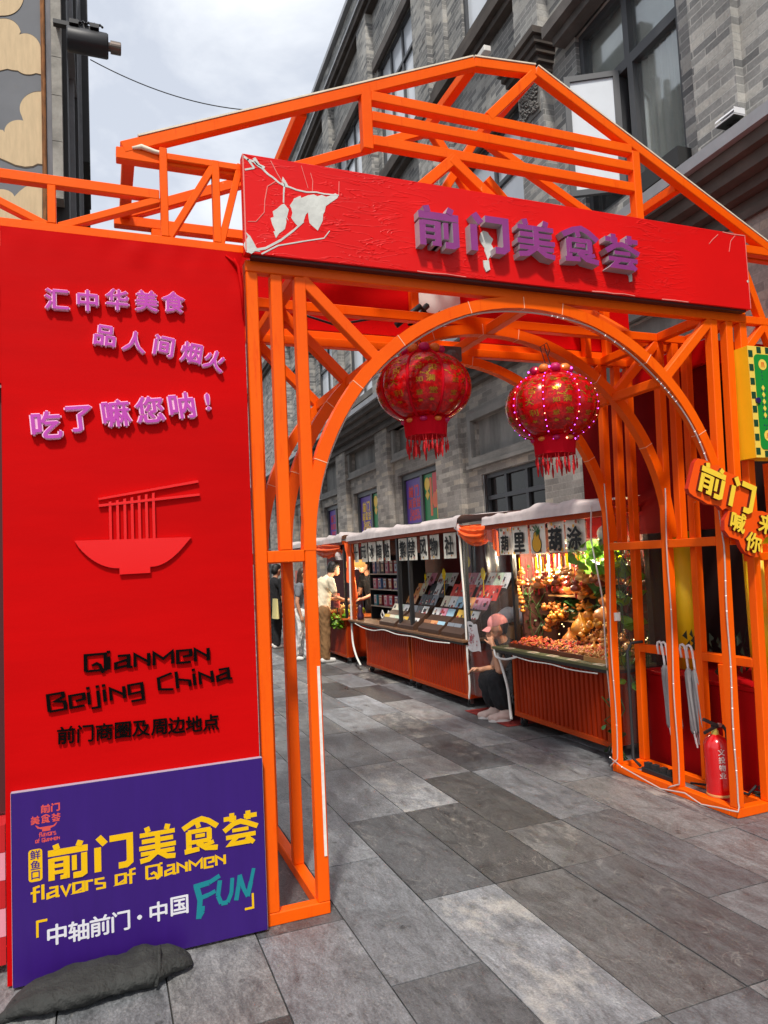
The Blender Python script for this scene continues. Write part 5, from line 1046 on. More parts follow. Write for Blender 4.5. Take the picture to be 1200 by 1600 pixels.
# umbrellas hooked over the low tie bar
UMB = mat('clear_grey_umbrella_film', rgb(150, 148, 148), .35, var=.1, vs=30); UW = mat('white_umbrella_plastic', rgb(232, 228, 226), .3)
def umbrella(x, y, tilt):
    t = thing('umbrella', 'folded grey translucent umbrella with white hooked handle', 'umbrella', (x, y, .25), 0, 'folded umbrellas hooked over the low rail of the pillar')
    q = lambda k, z: (x + tilt * (.9 - z) * .10, y + k - tilt * (.9 - z) * .12, z)
    b = B(); b.smooth = True; b.tube([q(.02, .845), q(.024, .905), q(.014, .93), q(-.004, .936), q(-.02, .925), q(-.026, .89), q(-.024, .80), q(-.024, .76)], .0085, 8); part('handle', b, UW, t)
    b = B(); b.smooth = True; prof = [(.010, .775), (.022, .75), (.026, .68), (.034, .5), (.038, .36), (.034, .34), (0.012, .345)]
    n = 24; vs = []
    for r, z in prof:
        for k in range(n): a = 2 * pi * k / n; rr_ = r * (1 + .28 * cos(8 * a + z * 6)); c_ = q(-.024, z); vs.append((c_[0] + rr_ * cos(a), c_[1] + rr_ * sin(a), z))
    b.add(vs, [(i * n + k, i * n + (k + 1) % n, i * n + n + (k + 1) % n, i * n + n + k) for i in range(len(prof) - 1) for k in range(n)]); part('canopy', b, UMB, t)
    for k in range(6):
        a = 2 * pi * k / 6; b = B(); c0, c1 = q(-.024, .36), q(-.024, .25); b.tube([(c0[0] + .03 * cos(a), c0[1] + .03 * sin(a), .36), (c1[0] + .026 * cos(a), c1[1] + .026 * sin(a), .25 + .01 * (k % 3))], .006, 6); part('rib_tip', b, UW, t)
    return t
u0 = [umbrella(3.705, y, tl) for y, tl in ((4.155, .45), (4.115, .35), (3.935, .5), (3.875, .55))]
for o_, l_ in zip(u0, ('folded grey umbrella hooked farthest along the low rail, next to the gourd stall', 'second folded grey umbrella from the gourd stall on the low rail', 'third folded grey umbrella from the gourd stall on the low rail', 'folded grey umbrella hooked on the low rail nearest the fire extinguisher')): o_['label'] = l_
# power strip and cables on the pillar floor
t = thing('power_strip', 'black power strip with plugs lying on the pillar ground rail', 'power strip', (3.5, 4.0, .05))
b = B(); b.box(3.47, 3.53, 3.86, 4.16, .057, .09); part('housing', b, BLACK, t, bevel=.004)
for y in (3.9, 3.97, 4.05, 4.12): b = B(); b.box(3.48, 3.52, y - .02, y + .02, .09, .125); part('plug', b, RUBBER, t)
b = B(); b.smooth = True; b.tube([(3.5, 4.2, .08), (3.49, 4.26, .12), (3.53, 4.3, .4), (3.55, 4.32, .7), (3.56, 4.33, .86), (3.6, 4.33, .92), (3.68, 4.3, .925)], .011, 7); b.tube([(3.56, 3.8, .06), (3.7, 3.6, .06), (3.68, 3.45, .065), (3.72, 3.42, .12)], .008, 6)
solo('black_power_cable', b, RUBBER, 'black power cable rising from the power strip to the low rail', 'cable', at=(3.5, 4.2, .06))
b = B(); b.smooth = True; rr = random.Random(2)
for k in range(3): b.tube([(3.73 + .03 * sin(i * 1.1 + k), 3.40 + .03 * cos(i * 1.7 + k), .05 + .008 * i) for i in range(9)], .007, 6)
solo('cable_coil', b, mat('dark_green_cable', (.03, .05, .04), .5), 'dark cables coiled in the corner of the pillar by the ground rail', 'cable')
b = B(); b.box(3.523, 3.527, 4.345, 4.37, 1.085, 1.145); b.box(3.495, 3.55, 4.366, 4.3712, 1.085, 1.145); solo('qr_plate', b, WHITE, 'small white plate stuck on the back post of the pillar', 'plate')
# red kiosk base, yellow columns, dark interior beyond the pillar
b = B(); b.box(3.83, 5.0, 3.36, 4.52, 0, .66); b.box(3.82, 5.0, 3.35, 4.53, .662, .69); solo('red_planter_base', b, mat('red_painted_board', (.40, .002, .004), .6, var=.08, vs=3, spec=.12), 'low red painted base box beyond the pillar with yellow columns on it', 'base box', bevel=.004)
for x, y, z, l in ((4.12, 4.3, 1.72, 'yellow column standing on the red base behind the umbrellas'), (4.10, 3.62, 1.72, 'yellow column standing on the red base behind the fire extinguisher')):
    b = B(); b.smooth = True; b.lathe([(0, .0), (.085, 0), (.085, z - .69), (0, z - .69)], (x, y, .69), 24); solo('yellow_column', b, mat('yellow_column_paint', rgb(246, 200, 10), .45, var=.05), l, 'column', at=(x, y, .69))
t = thing('red_kiosk', 'dark red kiosk wall with brighter red top box beyond the pillar', 'kiosk', (4.6, 4.6, 0))
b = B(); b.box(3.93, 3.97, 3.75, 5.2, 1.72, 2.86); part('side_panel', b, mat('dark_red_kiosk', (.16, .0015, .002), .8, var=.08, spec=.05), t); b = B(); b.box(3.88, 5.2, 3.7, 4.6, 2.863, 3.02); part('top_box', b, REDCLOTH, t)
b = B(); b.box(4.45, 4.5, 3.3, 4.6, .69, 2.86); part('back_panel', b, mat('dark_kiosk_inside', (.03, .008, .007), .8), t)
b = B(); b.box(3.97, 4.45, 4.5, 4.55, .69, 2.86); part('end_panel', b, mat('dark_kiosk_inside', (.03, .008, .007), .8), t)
b = B(); b.box(4.3, 4.9, 3.32, 3.36, 1.05, 1.95); solo('green_kiosk_panel', b, mat('deep_green_board', rgb(10, 92, 44), .5), 'deep green board below the chequered sign at the kiosk', 'panel')
t = thing('kiosk_frame', 'orange tube frame of the kiosk next to the chequered sign', 'frame', (4.2, 3.42, 0))
for i, (p, q) in enumerate((((3.86, 3.06), (4.6, 3.06)), ((3.90, 2.86), (3.90, 3.5)), ((3.92, 3.5), (4.15, 2.9)), ((3.92, 2.86), (4.1, 3.04)), ((3.86, 3.5), (4.6, 3.5)), ((4.05, 1.72), (4.05, 2.12)), ((3.99, 1.05), (3.99, 1.60)), ((3.8, 1.52), (4.6, 1.52)), ((4.02, 1.1), (4.3, 1.5)))): b = B(); b.bar((p[0], 3.42 + .0013 * i, p[1]), (q[0], 3.42 + .0013 * i, q[1]), .05, .05); part('tube', b, ORANGE, t, bevel=.003)
rr = random.Random(6); b = B()
for i in range(70):
    x, y, z = rr.uniform(3.9, 4.4), rr.uniform(3.5, 4.2), rr.uniform(.7, .95); a = rr.uniform(0, 6); s = .035
    b.add([(x, y, z), (x + s * cos(a), y + s * sin(a), z + .03), (x + s * .3 * cos(a + 1), y + s * .4 * sin(a + 1), z + .07)], [(0, 1, 2)])
solo('dark_potted_shrub', b, mat('dark_leaf', (.02, .035, .015), .6), 'dark low shrub on the red base between the yellow columns', 'plant')
# ------------------------------------------------------------------ market stalls along the brick building
CORR = mat('corrugated_red_orange', (.30, .022, .002), .5, var=.12, vs=3, bump=.03, spec=.15); CORRD = mat('orange_trim_dark', (.38, .042, .003), .5, var=.1, spec=.2)
TOPB = mat('brown_counter_top', rgb(120, 84, 56), .5, var=.2, vs=5, aniso=(1, 4, 1)); OLIVE = mat('olive_counter_cloth', rgb(96, 96, 62), .75, var=.15); CTE = mat('dark_counter_edge', rgb(44, 34, 28), .5)
BACK = mat('dark_red_backdrop', rgb(112, 14, 14), .7, var=.12); BACKB = mat('dark_brown_backdrop', rgb(74, 34, 26), .75, var=.2, vs=4); TARP = mat('white_tarpaulin', rgb(206, 192, 188), .6, var=.16, vs=5, bump=.5, bs=14); DRAPE = mat('orange_drape', rgb(246, 96, 28), .65, var=.10, vs=9)
CLRP = clear_mat('clear_plastic_curtain', (.97, .97, .97), .12, .15, .03); CLRB = clear_mat('clear_box_plastic', (.9, .92, .95), .25, .08, .08)
def corrugated(b, x, y0, y1, z0, z1, pitch=.062, d=.018):
    n = int((y1 - y0) / pitch); ys = []
    for i in range(n):
        a = y0 + (y1 - y0) * i / n; p = (y1 - y0) / n; ys += [(a, 0), (a + p * .55, 0), (a + p * .62, d), (a + p * .93, d)]
    ys.append((y1, 0))
    for i in range(len(ys) - 1): b.quad((x + ys[i + 1][1], ys[i + 1][0], z0), (x + ys[i][1], ys[i][0], z0), (x + ys[i][1], ys[i][0], z1), (x + ys[i + 1][1], ys[i + 1][0], z1))
def cart(t, y0, y1, x=3.60, dep=.62, z0=.10, z1=.675):
    b = B(); corrugated(b, x, y0, y1, z0 + .04, z1)
    b.quad((x, y0, z0), (x + dep, y0, z0), (x + dep, y0, z1), (x, y0, z1)); b.quad((x, y1, z0), (x + dep, y1, z0), (x + dep, y1, z1), (x, y1, z1)); b.quad((x + dep, y0, z0), (x + dep, y1, z0), (x + dep, y1, z1), (x + dep, y0, z1))
    b.quad((x + .015, y0, z0), (x + dep, y0, z0), (x + dep, y1, z0), (x + .015, y1, z0)); bd = part('cart_body', b, CORR, t)
    b = B(); b.box(x - .012, x + .03, y0 - .01, y1 + .01, z0, z0 + .04); b.box(x - .008, x + .02, y0 - .008, y0 + .03, z0 + .0405, z1); b.box(x - .008, x + .02, y1 - .03, y1 + .008, z0 + .0405, z1); part('cart_trim', b, CORRD, bd)
    for yy in (y0 + .05, y1 - .05):
        for xx in (x + .05, x + dep - .06):
            b = B(); b.lathe([(0, -.014), (.034, -.014), (.038, 0), (.034, .014), (0, .014)], (xx, yy, .038), 16, 'y'); wl = part('caster', b, RUBBER, t)
            b = B(); b.box(xx - .02, xx + .02, yy - .026, yy - .018, .04, .095); b.box(xx - .02, xx + .02, yy + .018, yy + .026, .04, .095); b.box(xx - .026, xx + .026, yy - .03, yy + .03, .09, .0995); part('bracket', b, STEEL, wl)
def canopy(t, y0, y1, z=1.90, x0=3.56, dep=1.15, lump=.07, seed=1):
    b = B(); b.bar((x0 + .04, y0, z), (x0 + .04, y1, z), .05, .06, (0, 0, 1)); b.bar((x0 + dep, y0, z + .05), (x0 + dep, y1, z + .05), .05, .05, (0, 0, 1))
    for yy in (y0 + .02, y1 - .02): b.bar((x0 + .07, yy, z + .003), (x0 + dep - .03, yy, z + .05), .045, .045, (0, 0, 1))
    part('canopy_frame', b, CORRD if seed else CORRD, t, bevel=.003)
    b = B(); b.smooth = True
    def f(u, v):
        y = y0 - .03 + (y1 - y0 + .06) * u; s = v
        n = noise.noise((y * 2.1, s * 1.5, seed)); n2 = noise.noise((y * 7, s * 5, seed + 3))
        if v < .12: k = v / .12; return (x0 + .005 - .014 * (1 - k) + .006 * n2, y, z + .012 + .075 * k + lump * .35 * k * (n + .6))
        k = (v - .12) / .88
        return (x0 + .005 + (dep + .1) * k, y, z + .087 + .07 * k + lump * (n + .5 + .4 * n2) * (1 - .4 * k))
    b.grid(f, 90, 26); part('canopy_sheet', b, TARP, t)
def hang_text(t_label, ch, y, z, w_, h_, cat='banner', tilt=0.0, group=None, deco=0, name='paper_banner', bold=.04):
    """paper banner hanging from the canopy front, one brush character on it"""
    x = 3.612; t = thing(name, t_label, 'paper banner', (x, y, z - h_), 0, group)
    b = B(); b.smooth = True; b.grid(lambda u, v: (x + .012 * sin(u * 3 + y * 5) + .02 * tilt * v, y + w_ / 2 - w_ * u + tilt * .05 * v, z - h_ * v), 8, 4); part('sheet', b, mat('banner_paper', (.84, .78, .66), .8, var=.07, vs=12), t)
    b = B()
    if deco == 9:      # a painted gourd
        b.cur = 1; b.lathe([(0, 0), (.078, 0)], (x - .016, y, z - h_ * .70), 24, 'x'); b.lathe([(0, .001), (.052, .001)], (x - .017, y, z - h_ * .44), 20, 'x'); b.cur = 2; b.lathe([(0, .003), (.068, .003)], (x - .0195, y, z - h_ * .70), 24, 'x'); b.lathe([(0, .003), (.043, .003)], (x - .0205, y, z - h_ * .44), 20, 'x'); b.cur = 3
        for a in range(8): aa = a * .8; b.add([(x - .019, y, z - h_ * .27), (x - .019, y + .07 * cos(aa), z - h_ * .27 + .045 * sin(aa) + .02), (x - .019, y + .05 * cos(aa + .5), z - h_ * .27 + .05 * sin(aa + .5))], [(0, 1, 2)])
    else:
        M = face_street(x - .014, y, z - h_ * (.58 if deco else .5), min(w_, h_) * (.80 if deco else .86)); put_text(b, ch, M, .004, bold)
    rr = random.Random(sum(map(ord, t_label)) % 97)
    for i in range(7 if deco else 3):
        b.cur = 2 + i % 3; yy = y + rr.uniform(-.42, .42) * w_; zz = z - h_ * (rr.uniform(.06, .2) if i % 2 else rr.uniform(.86, .95)); b.lathe([(0, 0), (rr.uniform(.008, .018), 0)], (x - .015, yy, zz), 7, 'x')
    part('brush_painting', b, [mat('ink', (.012, .011, .01), .7), mat('ink_outline', (.02, .016, .012), .7), mat('gourd_yellow_paint', rgb(226, 166, 40), .7), mat('leaf_green_paint', rgb(50, 96, 46), .7), mat('rust_paint', rgb(190, 90, 50), .7)], t)
    return t
def drape(name, label, pa, pb, h, pleat=11, amp=.03, seed=0, bulge=.05, taper=1.0):
    pa, pb = Vector(pa), Vector(pb); d = (pb - pa); nn = Vector((-d.y, d.x, 0)).normalized()
    b = B(); b.smooth = True
    def f(u, v):
        uu = .5 + (u - .5) * (1 - (1 - taper) * v); p = pa + d * uu
        return p + nn * (amp * sin(u * pleat * 2 * pi + v * 2) * (.5 + .5 * v) + bulge * sin(pi * v) + .02 * noise.noise((u * 5, v * 5, seed))) + Vector((0, 0, -h * v + .012 * noise.noise((u * 9, v * 3, seed + 5))))
    b.grid(f, 90, 22)
    return solo(name, b, DRAPE, label, 'drape')
def sheet(label, pa, pb, z0, z1, seed=0, amp=.02):
    pa, pb = Vector(pa), Vector(pb); d = pb - pa; nn = Vector((-d.y, d.x, 0)).normalized(); b = B(); b.smooth = True
    b.grid(lambda u, v: pa + d * u + nn * (amp * noise.noise((u * 4, v * 2, seed)) + amp * .6 * sin(u * 13 + v * 2)) + Vector((0, 0, z0 + (z1 - z0) * v)), 40, 20)
    return solo('clear_curtain', b, CLRP, label, 'plastic curtain')
def cord(label, pts, r=.009, m=None, par=None):
    # smooth the control points
    P = [Vector(p) for p in pts]; Q = []
    for i in range(len(P) - 1):
        a, b_, c, d = P[max(0, i - 1)], P[i], P[i + 1], P[min(len(P) - 1, i + 2)]
        for k in range(8): t = k / 8; Q.append(.5 * ((2 * b_) + (c - a) * t + (2 * a - 5 * b_ + 4 * c - d) * t * t + (3 * b_ - a - 3 * c + d) * t ** 3))
    Q.append(P[-1]); b = B(); b.smooth = True; b.tube(Q, r, 7); return part('cord' if r < .01 else 'plastic_pipe', b, m or WHITE, par or gs)

# ---- gourd stall
gs = thing('gourd_stall', 'orange corrugated gourd stall with white tarpaulin roof next to the pillar', 'stall', (4.1, 5.4, 0))
cart(gs, 4.63, 6.0)
b = B(); b.box(3.535, 4.40, 4.5, 6.28, .70, .722); part('counter_top', b, OLIVE, gs); b = B(); b.box(3.545, 4.39, 4.51, 6.27, .672, .6995); part('counter_edge', b, CTE, gs)
canopy(gs, 4.52, 6.36, 1.90, seed=2)
b = B(); b.box(4.21, 4.25, 4.5, 6.12, .1, 1.88); part('back_board', b, BACKB, gs)
b = B(); b.box(3.80, 4.209, 6.09, 6.12, .722, 1.86); part('side_board', b, BACKB, gs)
for x, y in ((3.70, 6.06), (4.48, 6.3), (4.48, 4.55), (3.62, 4.55)): b = B(); b.box(x - .02, x + .02, y - .02, y + .02, .722, 1.87); part('post', b, BLACK, gs)
b = B(); b.box(4.03, 4.209, 5.46, 6.0, 1.19, 1.204); part('shelf', b, mat('pale_wood', rgb(186, 140, 88), .6, var=.15), gs); b = B(); b.box(4.03, 4.209, 5.3, 5.78, .957, .97); part('shelf', b, mat('pale_wood', rgb(186, 140, 88), .6), gs)
b = B(); b.bar((3.7, 4.55, 1.58), (3.7, 6.06, 1.58), .015, .015); b.bar((3.95, 4.55, 1.6), (3.95, 6.1, 1.6), .015, .015); b.bar((4.2, 4.55, 1.6), (4.2, 6.1, 1.6), .015, .015); part('hanging_rail', b, STEEL, gs)
b = B()
for i in range(16): z = .76 + .07 * i; b.bar((3.66, 4.57, z), (4.46, 4.57, z), .004, .004)
for i in range(13): x = 3.66 + .065 * i; b.bar((x, 4.572, .75), (x, 4.572, 1.85), .004, .004)
part('wire_mesh', b, mat('dark_wire', (.05, .06, .04), .5), gs)
for (ch, y, w_, l, dc) in (('葫', 6.03, .19, 'paper banner lettered 葫 at the far end of the gourd stall roof', 1), ('里', 5.77, .25, 'paper banner lettered 里 between the small 葫 banner and the painted gourd', 1), ('', 5.48, .27, 'paper banner painted with a yellow gourd under green leaves', 9), ('葫', 5.20, .26, 'large paper banner lettered 葫 between the painted gourd and the 涂 banner', 2), ('涂', 4.93, .25, 'paper banner lettered 涂 nearest the orange pillar', 2)):
    hang_text(l, ch, y, 1.872, w_, .262, tilt=0, group='paper banners of the gourd stall', deco=dc)
# lamps, lit
def stall_lamp(x, y, z, label, p=18, rz=0):
    t = thing('stall_lamp', label, 'lamp', (x, y, z)); b = B(); b.smooth = True; b.lathe([(.0, .03), (.03, .03), (.075, .0)], (x, y, z), 20); b.lathe([(0.0, .075), (.012, .075), (.012, .03)], (x, y, z), 12); part('shade', b, WHITE, t)
    b = B(); b.lathe([(0, -.002), (.072, -.002)], (x, y, z), 20); part('glowing_disc', b, mat('lamp_glow', (1, .95, .85), .4, emit=9, ecol=(1, .93, .78)), t)
    l = bpy.data.lights.new('stall_lamp_light', 'POINT'); l.energy = p; l.color = (1, .86, .62); l.shadow_soft_size = .07; lo = bpy.data.objects.new('stall_lamp_light', l); COL.objects.link(lo); lo.location = (0, 0, -.03); lo.parent = t
stall_lamp(3.82, 5.74, 1.60, 'white disc lamp glowing under the banner with the painted gourd', 38); stall_lamp(3.86, 4.84, 1.665, 'white disc lamp glowing among the leaves next to the 涂 banner', 36)
# gourds
G1 = mat('tan_gourd_skin', rgb(186, 112, 46), .4, var=.18, vs=9, coat=.2); G2 = mat('dark_gourd_skin', rgb(134, 60, 22), .35, var=.22, vs=9, coat=.3); G3 = mat('yellow_gourd_skin', rgb(206, 134, 36), .4, var=.15, vs=9, coat=.2); G4 = mat('red_brown_gourd_skin', rgb(136, 48, 26), .35, var=.2, coat=.3); G5 = mat('pale_gourd_skin', rgb(204, 148, 82), .45, var=.12)
STEM = mat('dry_stem', rgb(96, 70, 40), .8); RIBY = mat('yellow_ribbon', rgb(244, 206, 10), .55, spec=.1); RIBR = mat('red_cord', rgb(176, 20, 26), .7); RIBW = mat('white_thread', rgb(220, 214, 200), .7)
GP = [(0, 0), (.30, .02), (.47, .14), (.50, .30), (.43, .45), (.25, .56), (.19, .62), (.26, .70), (.33, .80), (.30, .91), (.16, 1.0), (.06, 1.06), (.045, 1.2), (.0, 1.22)]
GP2 = [(0, 0), (.3, .02), (.5, .2), (.52, .4), (.42, .62), (.22, .8), (.1, .95), (.05, 1.15), (0, 1.17)]
_gm = {}
def gourd_mesh(shape, h, m):
    k = (shape, round(h, 3), m.name)
    if k not in _gm:
        b = B(); b.smooth = True; b.lathe([(r * h, z * h) for r, z in (GP if shape == 0 else GP2)], (0, 0, 0), 14); me = bpy.data.meshes.new('gourd'); me.from_pydata([tuple(v) for v in b.v], [], b.f); me.materials.append(m)
        me.polygons.foreach_set('use_smooth', [True] * len(me.polygons)); _gm[k] = me
    return _gm[k]
def gourd(x, y, z, h, m, label, group, shape=0, rot=(0, 0, 0), string=0.0, sm=None):
    o = bpy.data.objects.new('gourd', gourd_mesh(shape, h, m)); COL.objects.link(o); o.location = (x, y, z); o.rotation_euler = rot; tag(o, label, 'gourd', group); ROOT[o.name] = Matrix.Translation((x, y, z))
    if string:
        b = B(); wd = .008 if sm is not RIBY else .022
        b.bar((0, 0, h * 1.18), (0, 0, h * 1.18 + string), wd, .002 if sm is RIBY else wd, (1, 0, 0)); part('string', b, sm or RIBR, o, local=True)
        if sm is RIBR: b = B(); b.tube([(0, 0, -.005), (.004, 0, -.03), (0, 0, -.06)], [.004, .009, .005], 5); part('tassel', b, RIBR, o, local=True)
    return o
rr = random.Random(21)
mats_h = [(G1, 'tan'), (G5, 'pale'), (G3, 'yellow'), (G2, 'brown'), (G4, 'red brown')]
for row, (x, n, ztop) in enumerate(((3.74, 24, 1.575), (3.95, 26, 1.595), (4.06, 26, 1.595), (4.15, 24, 1.60))):
    for i in range(n):
        y = 4.66 + (6.0 - 4.66) * (i + .5) / n + rr.uniform(-.02, .02); m, cn = mats_h[rr.choice([0, 0, 1, 1, 2, 3, 4])]; h = rr.uniform(.06, .1); s = rr.uniform(.07, .2); sm = rr.choice([RIBR, RIBY, RIBW, RIBR]); cs = {'red_cord': 'red cord', 'yellow_ribbon': 'yellow ribbon', 'white_thread': 'white thread'}[sm.name]
        gourd(x + rr.uniform(-.05, .05), y, ztop - s - h * 1.18, h, m, 'small %s gourd on %s, %s hanging row of the gourd stall' % (cn, cs, ('front', 'second', 'third', 'back')[row]), 'small hanging gourds', 0, (0, 0, rr.uniform(0, 6)), s, sm)
for i, (x, y, z, h, m, l, sh, rot) in enumerate((
    (3.92, 5.36, .87, .17, G3, 'round yellow gourd with long neck standing on a small stand in mid stall', 1, (0, 0, 0)), (3.86, 4.72, .735, .21, G3, 'big yellow gourd lying lowest beside the orange pillar', 1, (.5, .9, 0)), (4.0, 5.10, .98, .24, G1, 'largest tan gourd on the lower shelf beside the leaves', 0, (0, .1, 0)),
    (4.12, 5.50, 1.206, .15, G2, 'brown gourd on the upper shelf end next to the leaves', 0, (0, 0, 0)), (3.98, 5.62, .74, .15, G1, 'squat tan gourd behind the tray of wooden trinkets', 1, (0, 0, 0)), (3.82, 5.08, .735, .10, G3, 'short yellow gourd half in the trinket tray', 1, (0, .2, 0)),
    (4.12, 5.95, 1.206, .15, G2, 'brown gourd first from the far end of the upper shelf', 0, (0, 0, 0)), (4.12, 5.85, 1.206, .13, G4, 'red brown gourd second from the far end of the upper shelf', 0, (0, 0, 0)), (4.12, 5.73, 1.206, .16, G1, 'tan pumpkin shaped gourd in the middle of the upper shelf', 1, (0, 0, 0)), (4.12, 5.61, 1.206, .15, G1, 'tan double gourd on the upper shelf beside the pumpkin shaped one', 0, (0, 0, 0)),
    (4.12, 5.68, .972, .15, G3, 'yellow double gourd at the far end of the lower shelf', 0, (0, 0, 0)), (4.12, 5.5, .972, .16, G3, 'yellow double gourd second on the lower shelf', 0, (0, 0, 0)))):
    gourd(x, y, z, h, m, l, 'larger gourds of the gourd stall', sh, rot)
for cl_, (cx, cy, cz, n, l) in enumerate(((3.97, 5.78, .86, 24, 'brown dried gourd in the hanging bunch over the trinket tray'), (3.92, 5.18, .78, 16, 'pale little gourd in the strung cluster on the counter'), (3.9, 4.90, .80, 13, 'pale gourd of the cluster behind the big yellow gourd'), (4.08, 5.52, 1.0, 9, 'tan gourd strung beneath the upper shelf'), (3.78, 6.12, 1.2, 10, 'tan gourd on the string down the black post'))):
    for i in range(n):
        if cl_ == 4: p = (cx + rr.uniform(-.03, .03), cy + rr.uniform(-.03, .03), 1.05 + .04 * i)
        else: p = (cx + rr.uniform(-.09, .09), cy + rr.uniform(-.13, .13), cz + rr.uniform(-.02, .22))
        m = rr.choice([G1, G1, G3, G2]) if cl_ == 0 else rr.choice([G5, G3, G1]); gourd(*p, rr.uniform(.05, .075), m, l, 'clustered gourds ' + l.split(' in ')[-1].split(' of ')[-1], 0, (rr.uniform(-.6, .6), rr.uniform(-.6, .6), 0))
# trays of trinkets
def tray(y0, y1, x0, x1, label, cols, n, lab2, hh=.055, seed=0, m=None):
    t = thing('shallow_tray', label, 'tray', ((x0 + x1) / 2, (y0 + y1) / 2, .722)); b = B()
    b.box(x0, x1, y0, y1, .7225, .73); b.box(x0, x0 + .012, y0, y1, .7305, .76); b.box(x1 - .012, x1, y0, y1, .7305, .80); b.box(x0 + .0125, x1 - .0125, y0, y0 + .012, .7305, .77); b.box(x0 + .0125, x1 - .0125, y1 - .012, y1, .7305, .77); part('tray_body', b, m or mat('tray_wood', rgb(100, 44, 20), .55, var=.15), t)
    b = B(); b.smooth = True; q = random.Random(seed)
    for i in range(n):
        x, y = q.uniform(x0 + .02, x1 - .03), q.uniform(y0 + .02, y1 - .02); z = .735 + (x - x0) / (x1 - x0) * hh + q.uniform(0, .03); b.cur = q.randrange(len(cols)); r = q.uniform(.009, .017)
        if q.random() < .5: b.ball((x, y, z), r, 6, 4, (1, 1, .8)); b.ball((x + r * .9, y + r * .5, z + r * .5), r * .7, 6, 4)
        else: a = q.uniform(0, 6); b.tube([(x - r * 1.5 * cos(a), y - r * 1.5 * sin(a), z), (x, y, z + r * .6), (x + r * 1.5 * cos(a), y + r * 1.5 * sin(a), z)], [r * .3, r * .6, r * .3], 5)
    stuff('trinkets', b, cols, lab2, 'trinkets')
TR1 = mat('red_trinket', rgb(196, 48, 40), .4); TR2 = mat('orange_trinket', rgb(208, 88, 30), .45); TR3 = mat('pale_wood_trinket', rgb(206, 140, 66), .5); TR4 = mat('dark_trinket', rgb(56, 24, 18), .4); TR5 = mat('pink_trinket', rgb(206, 104, 92), .5); TR6 = mat('straw_trinket', rgb(206, 150, 84), .6)
tray(5.72, 6.14, 3.64, 3.9, 'shallow tray of red and pink trinkets at the far end of the gourd counter', [TR1, TR2, TR5, TR2, TR3], 260, 'heap of red and pink trinkets in the far tray', seed=1)
tray(5.30, 5.71, 3.64, 4.0, 'shallow tray of dark and orange bead trinkets second on the gourd counter', [TR2, TR4, TR3, TR1, TR3, TR5], 330, 'heap of dark and orange beads', seed=2)
tray(4.95, 5.29, 3.63, 3.95, 'shallow tray of pale wooden trinkets third on the gourd counter', [TR3, TR3, TR6, TR2, TR5], 300, 'heap of pale wooden trinkets', seed=3)
tray(4.56, 4.94, 3.62, 3.88, 'woven straw tray of brown trinkets nearest the pillar', [TR6, TR6, TR3, TR2], 320, 'heap of straw brown trinkets', seed=4, m=mat('woven_straw', rgb(190, 140, 80), .8, bump=.6, bs=90))
for i, y in enumerate((6.02, 5.62, 5.32, 5.02, 4.68)):
    b = B(); b.box(3.55, 3.615, y - .055, y + .055, .7235, .7265); o = solo('price_card', b, mat('cream_card', rgb(226, 216, 190), .7), '%s cream price card from the far end along the gourd counter edge' % ('first', 'second', 'third', 'fourth', 'fifth')[i], 'price card', 'price cards on the gourd counter')
    b = B(); b.box(-.02, .02, -.035, .035, .0032, .0036); part('print', b, mat('faint_card_print', rgb(150, 120, 100), .7), o, local=True)
# climbing leaves
LEAF = mat('leaf_green', rgb(104, 150, 30), .45, var=.25, vs=30); LEAFD = mat('leaf_dark_green', rgb(40, 78, 28), .5, var=.25, vs=30)
def leaf(b, p, s, q):
    p = Vector(p); e = Euler((q.uniform(-1, 1), q.uniform(-1, 1), q.uniform(0, 6.3))).to_matrix(); pts = [(0, -.5, 0), (.42, -.3, .05), (.5, .1, .02), (.25, .45, -.04), (0, .7, -.12), (-.25, .45, -.04), (-.5, .1, .02), (-.42, -.3, .05), (0, 0, -.03)]
    b.add([p + e @ (Vector(a) * s) for a in pts], [(8, i, (i + 1) % 8) for i in range(8)])
def plant(label, n, box, s, seed, m, stems=4, name='leafy_vine'):
    q = random.Random(seed); x0, x1, y0, y1, z0, z1 = box; t = thing(name, label, 'plant', ((x0 + x1) / 2, (y0 + y1) / 2, z0)); b = B()
    for i in range(n): leaf(b, (q.uniform(x0, x1), q.uniform(y0, y1), q.uniform(z0, z1)), s * q.uniform(.6, 1.2), q)
    part('foliage', b, m, t); b = B()
    for i in range(stems): b.tube([(q.uniform(x0, x1), q.uniform(y0, y1), z0 + (z1 - z0) * k / 5) for k in range(6)], .004, 5)
    part('stem', b, LEAFD, t)
plant('bright green leaves under the lamp next to the 涂 banner', 46, (3.62, 3.95, 4.56, 5.1, 1.42, 1.66), .13, 1, LEAF); plant('dark green vine trailing down beside the largest tan gourd', 46, (3.95, 4.2, 4.9, 5.35, 1.1, 1.5), .10, 2, LEAFD); plant('dark green leaves below the upper shelf', 40, (4.05, 4.2, 5.6, 5.98, .98, 1.16), .10, 3, LEAFD)
plant('green leaves low at the pillar end of the gourd counter', 12, (3.6, 3.8, 4.5, 4.62, .72, .86), .10, 4, LEAF); plant('thin vine with tiny leaves and lights on the brown back board', 60, (3.8, 4.1, 6.05, 6.09, .8, 1.5), .03, 5, LEAFD); plant('vine hanging outside the stall end behind the pillar posts', 26, (3.62, 3.9, 4.46, 4.54, .55, 1.6), .09, 6, LEAF); plant('small weeds and dry vine at the foot of the stall by the pillar', 14, (3.5, 3.62, 4.47, 4.6, .05, .5), .06, 8, LEAFD)
b = B(); q = random.Random(4)
for i in range(90): b.ball((rr.uniform(4.12, 4.2), rr.uniform(4.6, 6.05), rr.uniform(.8, 1.8)), .0055, 5, 4)
